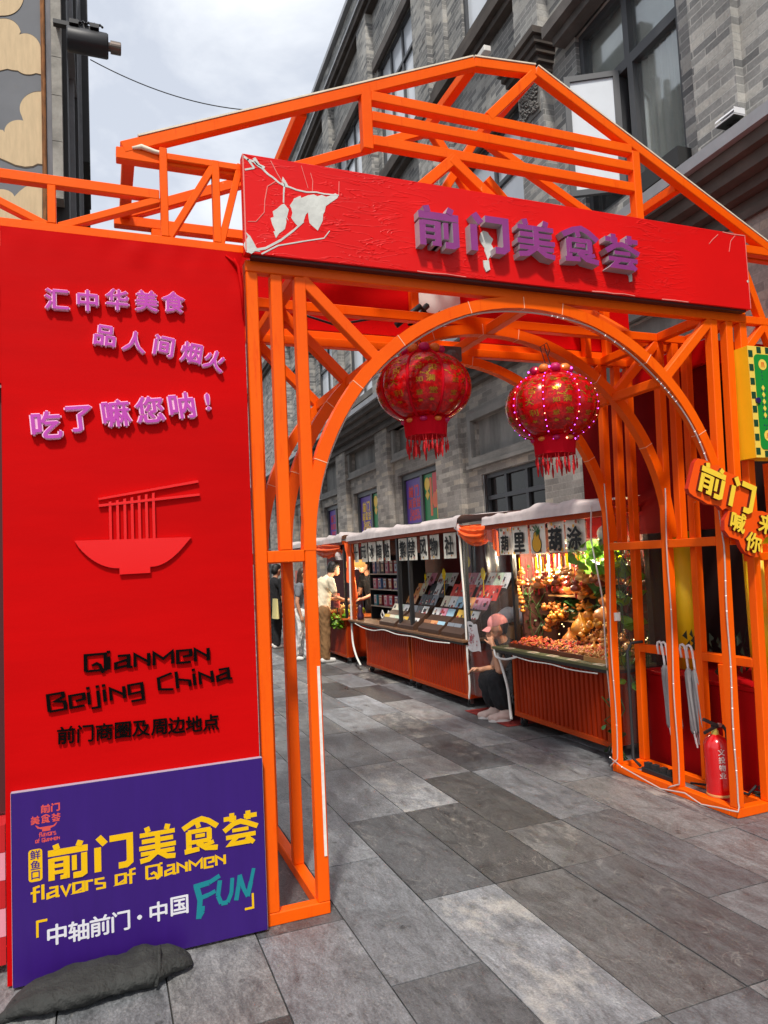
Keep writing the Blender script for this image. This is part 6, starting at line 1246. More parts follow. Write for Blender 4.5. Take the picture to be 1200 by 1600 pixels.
solo('fairy_lights', b, mat('warm_fairy_bulb', (1, .8, .4), .3, emit=4, ecol=(1, .72, .3)), 'warm fairy lights scattered over the gourd stall back board', 'fairy lights')
t = thing('white_cap_decoration', 'white puffy cap decoration on red hanging beside the 涂 banner', 'decoration', (3.72, 4.66, 1.6)); b = B(); b.smooth = True; b.ball((3.72, 4.66, 1.74), .10, 14, 10, (.7, 1, .75)); b.ball((3.72, 4.67, 1.66), .085, 14, 8, (.7, 1, .7)); part('puff', b, mat('dusty_white_fabric', rgb(190, 186, 180), .85, var=.1), t); b = B(); b.box(3.78, 3.8, 4.55, 4.78, 1.68, 1.86); part('backing', b, mat('deep_red_felt', (.14, .003, .004), .9, spec=.05), t)
sheet('clear plastic curtain across the gourd stall end behind the pillar posts', (3.60, 4.47, 0), (4.24, 4.45, 0), .12, 1.86, 3); sheet('clear plastic curtain hanging at the far front corner of the gourd stall', (3.585, 6.42, 0), (3.60, 6.05, 0), .2, 1.87, 4)
cord('white cord looped from the gourd counter to the caster', [(3.55, 6.26, .70), (3.52, 6.18, .635), (3.53, 6.02, .625), (3.545, 5.85, .662)], .011); cord('white pipe bowing from the gourd counter end to the ground', [(3.56, 6.22, .66), (3.57, 6.16, .52), (3.58, 6.10, .34), (3.57, 6.06, .16), (3.56, 6.03, .06)], .014)
cord('thin white wire swagged under the gourd counter edge', [(3.54, 5.9, .668), (3.53, 5.6, .655), (3.535, 5.3, .662), (3.53, 5.0, .652), (3.535, 4.66, .662)], .005); cord('pale string hanging down the near front edge of the gourd stall', [(3.55, 4.62, 1.95), (3.56, 4.66, 1.7), (3.55, 4.6, 1.45), (3.56, 4.57, 1.2), (3.54, 4.55, .8), (3.55, 4.54, .3), (3.5, 4.5, .1)], .006)

# ---- postcard stall
ps = thing('postcard_stall', 'orange corrugated postcard stall of two wheeled carts under one white tarpaulin', 'stall', (4.1, 8.7, 0))
cart(ps, 6.95, 8.42); cart(ps, 8.52, 10.1)
b = B(); b.box(3.53, 4.42, 6.88, 10.72, .702, .728); part('counter_top', b, TOPB, ps, bevel=.003); b = B(); b.box(3.545, 4.41, 6.9, 10.7, .675, .7015); part('counter_edge', b, CTE, ps)
canopy(ps, 6.96, 10.70, 1.925, seed=5, lump=.08)
b = B(); b.box(4.62, 4.66, 6.9, 10.75, .1, 1.95); part('back_board', b, BACK, ps)
for x, y in ((3.62, 8.40), (3.62, 8.78), (3.66, 6.98), (4.58, 6.98), (4.58, 8.5), (3.62, 10.66), (4.58, 10.66)): b = B(); b.box(x - .022, x + .022, y - .022, y + .022, .729, 1.9); part('post', b, BLACK if y != 10.66 else CORRD, ps)
chs = '十元冰箱贴紫禁风物社'; ys = (10.42, 10.06, 9.73, 9.42, 9.13, 8.57, 8.28, 7.93, 7.63, 7.23)
nm = ('at the far end beside the orange drape', 'second from the orange drape', 'third from the orange drape', 'fourth from the orange drape', 'fifth from the orange drape', 'just before the twin black posts', 'just after the twin black posts', 'in the middle of the near half', 'next to the last near one', 'nearest the gathered drape')
for i, ch in enumerate(chs): hang_text('weathered paper banner lettered %s %s' % (ch, nm[i]), ch, ys[i], 1.89 if i < 5 else 1.885, .24 if i < 5 else .26, .285, tilt=(.3, 0, -.3, .2, 0, .3, 0, -.2, .2, .7)[i], group='paper banners of the postcard stall', deco=0, bold=.03)
# box shelf
bs = thing('box_shelf', 'black shelf unit of toy boxes at the far end of the postcard stall', 'shelf', (4.1, 10.0, .73)); b = B(); b.box(4.2, 4.24, 9.3, 10.55, .729, 1.7); part('back_panel', b, BLACK, bs)
for z in (.94, 1.19, 1.42): b = B(); b.box(3.86, 4.199, 9.3, 10.55, z - .012, z); part('shelf_board', b, BLACK, bs); b = B(); b.box(3.855, 3.8595, 9.3, 10.55, z - .014, z + .004); part('shelf_edge', b, mat('shelf_edge_light', rgb(170, 160, 150), .4), bs)
for y in (9.28, 10.56): b = B(); b.box(3.86, 4.2, y - .012, y + .012, .729, 1.7); part('side_panel', b, BLACK, bs)
BC = [('blue', rgb(64, 110, 160)), ('grey', rgb(150, 146, 150)), ('dark red', rgb(130, 34, 40)), ('pink', rgb(214, 110, 130)), ('brown', rgb(110, 60, 44)), ('purple', rgb(90, 60, 120)), ('teal', rgb(70, 140, 150)), ('red', rgb(180, 40, 40)), ('black', (.02, .02, .024))]
sq_ = [0, 1, 8, 3, 2, 7, 4], [3, 0, 4, 2, 5, 4], [6, 2, 3, 7, 5, 0]
for r, z in enumerate((1.421, 1.191, .941)):
    n = len(sq_[r])
    for i, k in enumerate(sq_[r]):
        y = 10.42 - 1.06 * i / (n - 1); w2 = .062; h = .19 if r == 0 else .16; t = thing('toy_box', '%s toy box, %s from the far end on the %s shelf of toy boxes' % (BC[k][0], ('first', 'second', 'third', 'fourth', 'fifth', 'sixth', 'seventh')[i], ('top', 'middle', 'bottom')[r]), 'toy box', (3.95, y, z), 0, 'toy boxes on the black shelf')
        b = B(); b.box(3.885, 4.02, y - w2, y + w2, z + .001, z + h); part('carton', b, mat('carton_' + BC[k][0].replace(' ', '_'), BC[k][1], .45, var=.15, vs=20), t)
        q = random.Random(i + r * 9); b = B()
        b.cur = 0; b.box(3.883, 3.8849, y - w2 * .7, y + w2 * .7, z + h * .18, z + h * .75); b.cur = 1; b.lathe([(0, 3.882), (.022, 3.882)], (0, y, z + h * .45), 10, 'x'); b.cur = 2; b.box(3.8835, 3.8848, y - w2 * .85, y + w2 * .85, z + h * .82, z + h * .95)
        part('carton_print', b, [mat('print_pale_%d' % (k % 3), [rgb(200, 180, 190), rgb(170, 190, 210), rgb(210, 190, 160)][k % 3], .4), mat('print_mid_%d' % (k % 4), [rgb(180, 60, 80), rgb(60, 60, 110), rgb(200, 130, 90), rgb(90, 50, 60)][k % 4], .4), WHITE], t)
for i, y in enumerate((9.92, 9.68)):
    b = B(); M = Matrix.Translation((3.80, y, .82)) @ Matrix.Rotation(pi / 4, 4, 'X')
    for q4 in (((-.006, .006), (-.055, .055), (.035, .055)), ((-.006, .006), (-.055, .055), (-.055, -.035)), ((-.006, .006), (-.055, -.035), (-.035, .035)), ((-.006, .006), (.035, .055), (-.035, .035))):
        o = len(b.v); bb2 = B(); bb2.box(*q4[0], *q4[1], *q4[2]); b.add([M @ v for v in bb2.v], bb2.f)
    b.box(3.79, 3.81, y - .05, y + .05, .729, .745); solo('diamond_frame', b, WHITE, 'small white diamond frame on the counter, %s the orange drape' % ('nearer' if i == 0 else 'farther from'), 'frame', 'white diamond frames')
b = B(); b.smooth = True; b.lathe([(0, 0), (.05, 0), (.055, .06), (.03, .12), (.04, .17), (.02, .22), (0, .23)], (3.66, 10.5, .729), 16); solo('dark_figurine', b, mat('dark_violet_ceramic', rgb(60, 36, 60), .3), 'dark violet figurine on the far corner of the postcard counter', 'figurine')
# card racks
CC = {'cream': (.86, .76, .56), 'red': (.78, .06, .04), 'orange': (.86, .36, .12), 'blue': (.42, .68, .82), 'pale green': (.66, .80, .60), 'white': (.88, .87, .84), 'black': (.03, .03, .034), 'yellow': rgb(236, 190, 60), 'pink': rgb(226, 150, 170), 'brown': rgb(170, 110, 70), 'grey': rgb(130, 136, 144)}
racks = [(9.22, .56, ['orange cream pink', 'orange orange cream', 'red orange orange', 'cream pale green white', 'yellow cream pale green'], 'farthest postcard rack, mostly orange cards'), (8.58, .52, ['white pale green white', 'black white black', 'black black grey', 'grey black white', 'yellow black white'], 'postcard rack of black and white cards behind the twin black posts'),
         (7.88, .58, ['red pink white', 'red red red', 'cream white blue', 'white pink blue', 'brown orange blue'], 'postcard rack with a red tier above pale blue cards'), (7.26, .52, ['white pale green white', 'red red red', 'orange pink pink', 'yellow yellow white', 'grey grey black'], 'nearest postcard rack, with a yellow tier near the bottom')]
tn = ('top', 'second', 'third', 'fourth', 'bottom')
for ri, (yc, w_, tiers, lab) in enumerate(racks):
    t = thing('card_rack', lab, 'card rack', (3.9, yc, .729)); b = B()
    b.add([(3.585, yc - w_ / 2, .73), (3.585, yc + w_ / 2, .73), (4.28, yc + w_ / 2, .73), (4.28, yc - w_ / 2, .73), (4.28, yc - w_ / 2, 1.30), (4.28, yc + w_ / 2, 1.30), (3.585, yc - w_ / 2, .775), (3.585, yc + w_ / 2, .775)], [(0, 1, 2, 3), (2, 5, 4, 3), (0, 6, 7, 1), (0, 3, 4, 6), (1, 7, 5, 2), (6, 4, 5, 7)])
    part('rack_body', b, mat('dark_brown_rack', rgb(74, 50, 36), .55, var=.15), t)
    for ti in range(5):
        zt = 1.36 - .135 * ti; xt = 4.24 - .145 * ti; b = B(); b.box(xt - .085, xt - .078, yc - w_ / 2, yc + w_ / 2, zt - .145, zt - .115); part('tier_lip', b, mat('dark_brown_rack', rgb(56, 36, 26), .55), t)
        cs = tiers[ti].replace('pale green', 'pale_green').split()
        for ci, cn in enumerate(cs):
            cn = cn.replace('_', ' '); cy = yc + w_ * (.333 - .333 * ci); hw = w_ * .155
            b = B(); b.add([(xt - .075, cy - hw, zt - .125), (xt - .075, cy + hw, zt - .125), (xt + .022, cy + hw, zt + .05), (xt + .022, cy - hw, zt + .05), (xt - .07, cy - hw, zt - .127), (xt - .07, cy + hw, zt - .127), (xt + .027, cy + hw, zt + .048), (xt + .027, cy - hw, zt + .048)], [(0, 1, 2, 3), (7, 6, 5, 4), (0, 4, 5, 1), (3, 2, 6, 7), (0, 3, 7, 4), (1, 5, 6, 2)])
            o = solo('postcard', b, mat('card_' + cn.replace(' ', '_'), CC[cn], .4, var=.1, vs=25), '%s postcard, %s in the %s tier of the %s rack along the counter' % (cn, ('first', 'second', 'third')[ci], tn[ti], ('farthest', 'second', 'third', 'nearest')[ri]), 'postcard', 'postcards in the counter racks', at=(xt - .04, cy, zt - .127))
            q = random.Random(ri * 100 + ti * 10 + ci); b = B()
            for k in range(5):
                b.cur = k % 3; u0, v0 = q.uniform(-.8, .3), q.uniform(.1, .7); u1, v1 = u0 + q.uniform(.2, .6), v0 + q.uniform(.08, .25)
                f = lambda u, v: (-.0355 + .097 * v - .0016 - .0004 * k, u * hw, .002 + .175 * v + .0008); b.quad(f(u0, v0), f(u1, v0), f(u1, v1), f(u0, v1))
            part('print', b, [mat('print_red', rgb(170, 50, 50), .5), mat('print_dark', rgb(60, 56, 60), .5), mat('print_light', rgb(226, 214, 190), .5)], o, local=True)
for x, y, z, l, s in ((4.05, 8.32, 1.40, 'yellow paper flower on a stick behind the twin black posts', .055), (4.05, 7.30, 1.405, 'yellow oval price flag on a stick above the nearest rack', .055), (4.2, 7.92, 1.55, 'yellow leaf shaped tag hanging from the roof in the middle', .05), (4.1, 9.0, 1.36, 'small yellow flower tag above the farthest rack', .035)):
    b = B(); q = random.Random(int(y * 10)); b.poly([(s * (1 + .18 * (k % 2)) * .8 * cos(pi * k / 10), s * (1.2 + .2 * (k % 2)) * sin(pi * k / 10)) for k in range(20)], .004, Matrix.Translation((x, y, z)) @ face_street(0, 0, 0).to_3x3().to_4x4()); b.tube([(x, y, z - .05), (x, y + .01, z - .3)] if z < 1.5 else [(x, y, z + .05), (x, y, z + .33)], .004, 5); solo('yellow_tag', b, RIBY, l, 'tag')
b = B()
for i in range(5): b.box(4.3, 4.5, 6.70 - .045 * i, 6.735 - .045 * i, 1.02, 1.2); b.box(4.3, 4.5, 6.70 - .045 * i, 6.735 - .045 * i, 1.26, 1.47)
solo('booklet_rows', b, mat('pale_booklets', rgb(176, 190, 196), .5, var=.2, vs=18), 'two rows of pale booklets on a shelf between the two stalls', 'booklets')
b = B(); b.box(4.28, 4.56, 6.45, 6.75, 1.0, 1.015); b.box(4.28, 4.56, 6.45, 6.75, 1.24, 1.255); b.box(4.54, 4.56, 6.45, 6.75, .75, 1.6); solo('narrow_shelf', b, BLACK, 'narrow black shelf holding booklets between the two stalls', 'shelf')
drape('orange_drape', 'orange drape hanging full at the far front corner of the postcard stall', (3.60, 10.98, 1.93), (3.62, 10.60, 1.90), .62, 5, .03, 1, .02, .35)
def gathered(label, pa, pb, r0, sag, seed):
    pa, pb = Vector(pa), Vector(pb); b = B(); b.smooth = True
    def f(u, v):
        a = 2 * pi * v; p = pa.lerp(pb, u) + Vector((0, 0, -sag * 4 * u * (1 - u))); r = r0 * (.55 + .6 * sin(pi * u)) * (1 + .22 * sin(a * 9 + u * 4) + .2 * noise.noise((u * 9, cos(a) * 2, seed)))
        d = (pb - pa).normalized(); s1 = d.cross(Vector((0, 0, 1))).normalized(); return p + s1 * (r * cos(a)) + Vector((0, 0, r * 1.1 * sin(a)))
    b.grid(f, 40, 60); return solo('gathered_drape', b, DRAPE, label, 'drape')
gathered('orange drape gathered between the postcard stall and the gourd stall roofs', (3.62, 6.96, 1.885), (3.66, 6.34, 1.86), .07, .05, 2)
b = B(); b.smooth = True; b.grid(lambda u, v: (3.61 + .02 * sin(u * 25), 6.42 - .26 * u, 1.86 - (.03 + .22 * u) * v - .02 * sin(u * 9)), 40, 10); solo('drape_end', b, DRAPE, 'loose orange drape end beside the far corner of the gourd stall roof', 'drape')
gathered('orange drape gathered along the food stall roof front', (3.62, 12.7, 1.88), (3.62, 11.1, 1.86), .09, .03, 5)
b = B(); b.smooth = True; b.tube([(3.6, 6.985, 1.98), (3.58, 6.98, 1.93), (3.6, 6.96, 1.9), (3.61, 6.99, 1.86), (3.6, 6.97, 1.82)], [.01, .035, .03, .028, .008], 8); solo('tarp_knot', b, TARP, 'knotted white tarp end at the near corner of the postcard stall roof', 'tarp knot')
sheet('clear plastic curtain at the near end of the postcard stall', (3.60, 6.92, 0), (3.63, 6.50, 0), .16, 1.86, 7); sheet('clear plastic curtain closing the gap beside the seated person', (3.66, 6.48, 0), (4.45, 6.42, 0), .7, 1.84, 8)
cord('white pipe down the near front corner of the postcard stall', [(3.60, 6.965, 1.88), (3.598, 6.95, 1.5), (3.60, 6.93, 1.1), (3.595, 6.92, .6), (3.60, 6.915, .25), (3.60, 6.95, .1)], .012, par=ps)
cord('white wire swagged under the postcard counter edge', [(3.53, 10.4, .69), (3.52, 10.0, .65), (3.525, 9.6, .64), (3.53, 9.2, .675), (3.52, 8.7, .655), (3.525, 8.2, .665), (3.52, 7.7, .655), (3.53, 7.2, .672)], .007, par=ps)
cord('white pipe bowing down the far corner of the postcard stall', [(3.60, 10.72, 1.7), (3.58, 10.7, 1.2), (3.58, 10.7, .7), (3.57, 10.66, .4), (3.56, 10.5, .2), (3.54, 10.25, .08)], .016, par=ps)
# ---- food stall and the one behind it
fs = thing('food_stall', 'orange food stall with leafy garnish on its counter behind the postcard stall', 'stall', (4.1, 11.9, 0)); cart(fs, 11.05, 12.75); b = B(); b.box(3.53, 4.4, 10.98, 12.9, .70, .725); part('counter_top', b, mat('orange_counter', rgb(206, 104, 40), .5), fs); canopy(fs, 11.0, 12.95, 1.93, seed=9, lump=.09)
b = B(); b.box(4.62, 4.66, 11, 12.9, .1, 1.95); part('back_board', b, mat('dark_stall_back', rgb(48, 18, 14), .8), fs)
for x, y in ((3.62, 11.05), (3.62, 12.85), (4.56, 11.05), (4.56, 12.85)): b = B(); b.box(x - .02, x + .02, y - .02, y + .02, .726, 1.9); part('post', b, BLACK, fs)
plant('leafy green garnish spilling over the food stall counter edge', 90, (3.48, 3.62, 11.05, 12.0, .56, .76), .08, 11, LEAF, 2, 'garnish'); 
tray(11.9, 12.5, 3.6, 4.0, 'tray of yellow snacks on the food stall counter', [TR3, TR6, TR2, mat('corn_yellow', rgb(232, 196, 70), .5)], 160, 'heap of yellow snacks', seed=8); 
for i in range(16): q = random.Random(i); gourd(3.72 + q.uniform(0, .2), 11.1 + q.uniform(0, .55), .726 + q.uniform(0, .12), q.uniform(.09, .13), G5 if i % 3 else mat('lime_fruit', rgb(176, 190, 60), .4), 'pale yellow green gourd piled at the near end of the food counter', 'gourds piled on the food counter', 1, (q.uniform(-1, 1), q.uniform(-1, 1), 0))
b = B(); b.box(3.66, 3.672, 11.55, 11.87, .86, 1.1); t = solo('orange_price_board', b, mat('salmon_board', rgb(226, 110, 84), .6), 'salmon price board with red characters on the food stall counter', 'sign'); b = B()
for i, s in enumerate(('冰糖葫芦', '十元一串', '现做现卖')): put_text(b, s, Matrix.Translation((-.008, 0, .19 - .07 * i)) @ face_street(0, 0, 0, .06), .002, .03)
part('lettering', b, mat('dark_red_print', rgb(140, 20, 30), .6), t, local=True)
b = B(); b.box(3.668, 3.68, 11.7, 11.72, .726, .86); part('stake', b, BLACK, t)
b = B(); b.add([(3.9, 11.3, 1.0), (3.9, 11.55, 1.0), (3.9, 11.5, 1.62), (3.91, 11.3, 1.0), (3.91, 11.55, 1.0), (3.91, 11.5, 1.62)], [(0, 1, 2), (5, 4, 3), (0, 3, 4, 1), (1, 4, 5, 2), (2, 5, 3, 0)]); solo('orange_pennant', b, DRAPE, 'orange pointed pennant standing in the food stall', 'pennant')
stall_lamp(3.9, 11.35, 1.5, 'warm lamp hanging over the food stall counter', 14)
b = B(); b.smooth = True; b.lathe([(0, .03), (.14, .03), (.16, .0), (.16, -.09), (.14, -.1), (0, -.1)], (3.9, 11.32, 1.62), 22); solo('fringed_lampshade', b, mat('amber_shade', rgb(220, 150, 60), .6, emit=.5, ecol=(1, .55, .15)), 'amber fringed shade above the food stall counter', 'lamp shade')
b = B(); b.box(3.56, 3.66, 11.2, 11.32, 1.66, 1.76); b.ball((3.6, 11.26, 1.73), .07, 10, 6); solo('white_tarp_bundle', b, TARP, 'white tarp bundle tied under the food stall roof corner', 'tarp')
f0 = thing('snack_stall', 'farthest orange stall half hidden behind the inner left gate pillar', 'stall', (4.1, 14.2, 0)); cart(f0, 13.2, 15.2); b = B(); b.box(3.53, 4.4, 13.1, 15.3, .70, .725); part('counter_top', b, TOPB, f0); canopy(f0, 13.1, 15.4, 1.93, seed=12, lump=.1); b = B(); b.box(4.6, 4.64, 13.1, 15.3, .1, 1.95); part('back_board', b, BACK, f0); b = B(); b.box(3.6, 3.62, 13.6, 14.2, 1.2, 1.5); part('price_sheet', b, mat('salmon_board', rgb(226, 110, 84), .6), f0)
# red mats, carrier bag, plastic bags
b = B(); b.box(3.50, 3.86, 6.0, 6.86, .003, .007); solo('red_mat', b, mat('red_rubber_mat', rgb(132, 34, 28), .8, var=.15), 'dark red mat on the paving under the seated person', 'mat')
t = thing('carrier_bag', 'translucent carrier bag with red print hanging at the postcard counter corner', 'bag', (3.55, 6.66, .62)); b = B(); b.smooth = True; b.grid(lambda u, v: (3.545 + .02 * sin(3 * v + 5 * u), 6.80 - .26 * u + .02 * v, .93 - .28 * v - .02 * u + .01 * sin(9 * u)), 14, 10); part('sheet', b, mat('milky_bag_film', rgb(196, 192, 194), .45, var=.06), t)
b = B(); q = random.Random(8)
for i in range(60): u, v = q.gauss(.5, .15), q.gauss(.52, .16); b.lathe([(0, 0), (q.uniform(.004, .012), 0)], (3.538 + .02 * sin(3 * v + 5 * u), 6.80 - .26 * u + .02 * v, .93 - .28 * v - .02 * u), 6, 'x')
part('print', b, mat('dull_red_print', rgb(150, 70, 78), .6), t); b = B(); b.poly(rrect(-.035, .035, -.01, .01, .009), .002, face_street(3.535, 6.70, .895)); part('grip_hole', b, BLACK, t)
for i, (x, y, z, r) in enumerate(((3.95, 6.62, .98, .10), (4.0, 6.5, 1.02, .085), (4.0, 6.42, .97, .10), (3.95, 6.74, .95, .08))):
    b = B(); b.smooth = True; b.grid(lambda u, v: (x + r * (1 + .16 * noise.noise((u * 8, v * 8, i))) * cos(2 * pi * u) * sin(pi * v), y + r * (1 + .16 * noise.noise((u * 8, v * 8, i))) * sin(2 * pi * u) * sin(pi * v), z + r * .85 * cos(pi * v)), 20, 12); solo('plastic_bag', b, mat('white_plastic_film', rgb(214, 218, 220), .4, bump=.4, bs=22), ('white plastic bag puffed up nearest the postcard stall', 'topmost white plastic bag behind the seated person', 'white plastic bag nearest the gourd stall', 'small white plastic bag low behind the carrier bag')[i], 'plastic bag', 'white plastic bags behind the seated person')
b = B(); b.box(3.85, 4.2, 6.35, 6.8, .725, .88); solo('box_of_bags', b, mat('cardboard', rgb(168, 128, 90), .8, var=.1), 'cardboard box under the white plastic bags', 'box'); b = B(); b.box(3.8, 4.4, 6.32, 6.86, .69, .722); b.box(4.3, 4.36, 6.35, 6.41, 0, .69); b.box(4.3, 4.36, 6.76, 6.82, 0, .69); solo('side_table', b, BACKB, 'dark table between the stalls behind the seated person', 'table')
b = B(); b.box(3.78, 3.79, 6.16, 6.24, .74, .92); solo('salmon_card', b, mat('salmon_board', rgb(226, 110, 84), .6), 'salmon card propped at the far corner of the gourd counter', 'card')
# ------------------------------------------------------------------ people
def face_bits(t, c, f, s, r):
    """eyes, brows and mouth on a head at c facing unit f; s = unit to the person's left; r = head radius"""
    c, f, s = Vector(c), Vector(f), Vector(s); b = B(); u = Vector((0, 0, 1))
    for k in (-1, 1): b.ball(c + f * r * .93 + s * (k * r * .36) + u * (r * .05), r * .10, 8, 5); b.bar(c + f * r * .95 + s * (k * r * .2) + u * r * .24, c + f * r * .88 + s * (k * r * .55) + u * r * .24, r * .06, r * .05)
    part('eyes', b, mat('eye_dark', (.02, .015, .012), .4), t); b = B(); b.bar(c + f * r * .95 - s * r * .2 - u * r * .52, c + f * r * .95 + s * r * .2 - u * r * .52, r * .10, r * .06, (0, 0, 1)); part('mouth', b, mat('lips', rgb(160, 84, 76), .5), t)
def hand_chains(w, d, side, up, curl=.5, k=1.0):
    """palm + five fingers from wrist w along d; side = towards the thumb; up = back of the hand"""
    w, d, side, up = (Vector(a) for a in (w, d, side, up)); ch = [[(w, .024 * k), (w + d * .035 * k, .027 * k), (w + d * .075 * k, .026 * k)], [(w + d * .05 * k + side * .018 * k, .017 * k), (w + d * .08 * k - side * .02 * k, .017 * k)]]
    for i, ln in enumerate((.066, .075, .07, .055)):
        r0 = w + d * .08 * k + side * (.026 - .018 * i) * k; d1 = (d - up * curl * .5).normalized(); d2 = (d - up * curl * 1.6).normalized(); ch.append([(r0, .0092 * k), (r0 + d1 * ln * .5 * k, .0085 * k), (r0 + d1 * ln * .5 * k + d2 * ln * .5 * k, .0072 * k)])
    t0 = w + d * .03 * k + side * .024 * k; ch.append([(t0, .011 * k), (t0 + (side * .6 + d * .6 - up * .2) * .035 * k, .0095 * k), (t0 + (side * .6 + d * .8 - up * .5) * .06 * k, .008 * k)])
    return ch
# seated person in the pink cap
sp = thing('person', 'seated person in pink cap and dark clothes, chin on hand, between the two stalls', 'person', (3.68, 6.36, 0))
F = Vector((-.90, .38, -.22)).normalized(); S = Vector((-.38, -.92, 0)).normalized()
hc = Vector((3.655, 6.375, .895))
Lw, Le, Lsh = Vector((3.585, 6.335, .715)), Vector((3.59, 6.255, .485)), Vector((3.745, 6.27, .665))     # near arm: chin on hand
Rw, Re, Rsh = Vector((3.50, 6.475, .475)), Vector((3.66, 6.50, .47)), Vector((3.77, 6.52, .665))           # far arm: forearm reaching forward
ch = [[(Vector((3.83, 6.40, .36)), .115), (Vector((3.81, 6.40, .5)), .11), (Vector((3.775, 6.395, .66)), .105)], [(Vector((3.755, 6.39, .70)), .06), (Vector((3.71, 6.385, .79)), .048)],
      [(Lsh, .052), (Le, .038), (Lw, .026)], [(Rsh, .052), (Re, .038), (Rw, .026)],
      [(hc, .088), (hc + Vector((.01, 0, .035)), .088), (hc + F * .03 - Vector((0, 0, .055)), .058)], [(hc + F * .055 - Vector((0, 0, .08)), .036)], [(hc + F * .09 - Vector((0, 0, .005)), .013), (hc + F * .098 - Vector((0, 0, .03)), .016)],
      [(hc + S * .085 - F * .01, .016), (hc + S * .085 - F * .012 - Vector((0, 0, .03)), .014)], [(hc - S * .085, .016)],
      [(Vector((3.80, 6.33, .36)), .085), (Vector((3.545, 6.27, .385)), .06), (Vector((3.60, 6.245, .10)), .036), (Vector((3.60, 6.245, .05)), .036)], [(Vector((3.80, 6.47, .36)), .085), (Vector((3.56, 6.44, .38)), .06), (Vector((3.59, 6.40, .10)), .036), (Vector((3.59, 6.40, .05)), .036)]]
ch += hand_chains(Lw, (F * .2 + Vector((.02, .25, .9))).normalized(), (F + Vector((0, 0, .1))).normalized(), -S * -1, 1.1, .95); ch += hand_chains(Rw, Vector((-.85, .35, .05)).normalized(), Vector((-.3, -.8, .4)).normalized(), Vector((0, 0, 1)), 1.2, .95)
fused('body', ch, .006, SKIN, sp); face_bits(sp, hc, F, S, .088)
DKC = mat('black_cotton', (.012, .012, .014), .9, var=.2, vs=9, bump=.2); 
fused('top', [[(Vector((3.835, 6.40, .38)), .135), (Vector((3.81, 6.40, .52)), .125), (Vector((3.775, 6.395, .655)), .12)], [(Vector((3.76, 6.28, .68)), .07), (Vector((3.71, 6.265, .62)), .062)], [(Vector((3.77, 6.51, .68)), .07), (Vector((3.74, 6.515, .61)), .062)], [(Vector((3.765, 6.39, .70)), .085)]], .008, mat('dark_olive_top', rgb(44, 36, 32), .9, var=.15), sp, 3, .012)
fused('trousers', [[(Vector((3.83, 6.40, .36)), .14), (Vector((3.83, 6.40, .42)), .13)], [(Vector((3.80, 6.33, .36)), .115), (Vector((3.55, 6.27, .375)), .095), (Vector((3.575, 6.25, .27)), .10), (Vector((3.60, 6.245, .19)), .098)], [(Vector((3.80, 6.47, .36)), .115), (Vector((3.56, 6.45, .37)), .095), (Vector((3.575, 6.42, .27)), .10), (Vector((3.59, 6.41, .20)), .098)], [(Vector((3.62, 6.35, .34)), .09), (Vector((3.62, 6.34, .24)), .085)]], .009, DKC, sp, 3, .014)
CAP = mat('pink_cap', rgb(226, 146, 140), .8, var=.06, bump=.15, bs=200); b = B(); b.smooth = True; cc = hc + Vector((.012, 0, .025)) - F * .004; q = F.to_track_quat('X', 'Z').to_matrix()
b.grid(lambda u, v: cc + q @ Vector((.104 * cos(2 * pi * u) * cos(pi / 2 * v), .099 * sin(2 * pi * u) * cos(pi / 2 * v), .108 * sin(pi / 2 * v) ** .9)), 28, 10); cap = part('cap', b, CAP, sp)
b = B(); b.smooth = True; b.grid(lambda u, v: cc + q @ Vector((.085 + .085 * v * cos((u - .5) * 2.4), .095 * sin((u - .5) * 2.6) * (1 - .12 * v), .012 - .030 * v - .028 * (2 * (u - .5)) ** 2)), 18, 6); part('brim', b, CAP, cap); b = B(); b.smooth = True; b.grid(lambda u, v: cc + q @ Vector((.083 + .083 * v * cos((u - .5) * 2.4), .093 * sin((u - .5) * 2.6) * (1 - .12 * v), .006 - .030 * v - .028 * (2 * (u - .5)) ** 2)), 18, 6); part('brim_lining', b, BLACK, cap)
fused('hair', [[(hc - F * .035 + Vector((0, 0, .01)), .084), (hc - F * .065 - Vector((0, 0, .05)), .045)]], .008, HAIR, sp)
SHOE = mat('pale_pink_trainer', rgb(214, 188, 176), .7, var=.08); SOLE = mat('white_sole', rgb(228, 224, 218), .6)
for (hx, hy), (tx, ty) in (((3.63, 6.20), (3.455, 6.275)), ((3.61, 6.37), (3.445, 6.45))):
    a, c_ = Vector((hx, hy, 0)), Vector((tx, ty, 0)); d = (c_ - a).normalized(); sd_ = Vector((-d.y, d.x, 0)); Z = Vector((0, 0, 1))
    s_ = fused('shoe', [[(a + Z * .055, .042), (a + d * .08 + Z * .052, .042), (a + d * .17 + Z * .038, .032)], [(a + Z * .09, .038), (a + d * .05 + Z * .085, .036)], [(a + d * .12 + sd_ * .015 + Z * .036, .034), (a + d * .12 - sd_ * .012 + Z * .036, .034)]], .006, SHOE, sp)
    b = B(); b.poly([(.0 + .11 * cos(t_) + .085, .044 * sin(t_) * (1 + .12 * cos(t_))) for t_ in [2 * pi * k / 24 for k in range(24)]], .026, Matrix.Translation(a + Z * .004) @ Matrix(((d.x, sd_.x, 0, 0), (d.y, sd_.y, 0, 0), (0, 0, 1, 0), (0, 0, 0, 1)))); part('sole', b, SOLE, s_)
    b = B()
    for k in (0, 1): p = a + d * (.06 + .03 * k) - sd_ * .0425 + Z * .035; b.bar(p, p + d * .035 + Z * .04 + sd_ * .004, .006, .006)
    part('side_stripe', b, BLACK, s_)
b = B(); b.tube([Lw + (Le - Lw).normalized() * .035 + Vector((.027 * cos(a), .027 * sin(a), .002 * cos(a))) for a in [2 * pi * k / 14 for k in range(15)]], .007, 6); part('wristband', b, BLACK, sp)
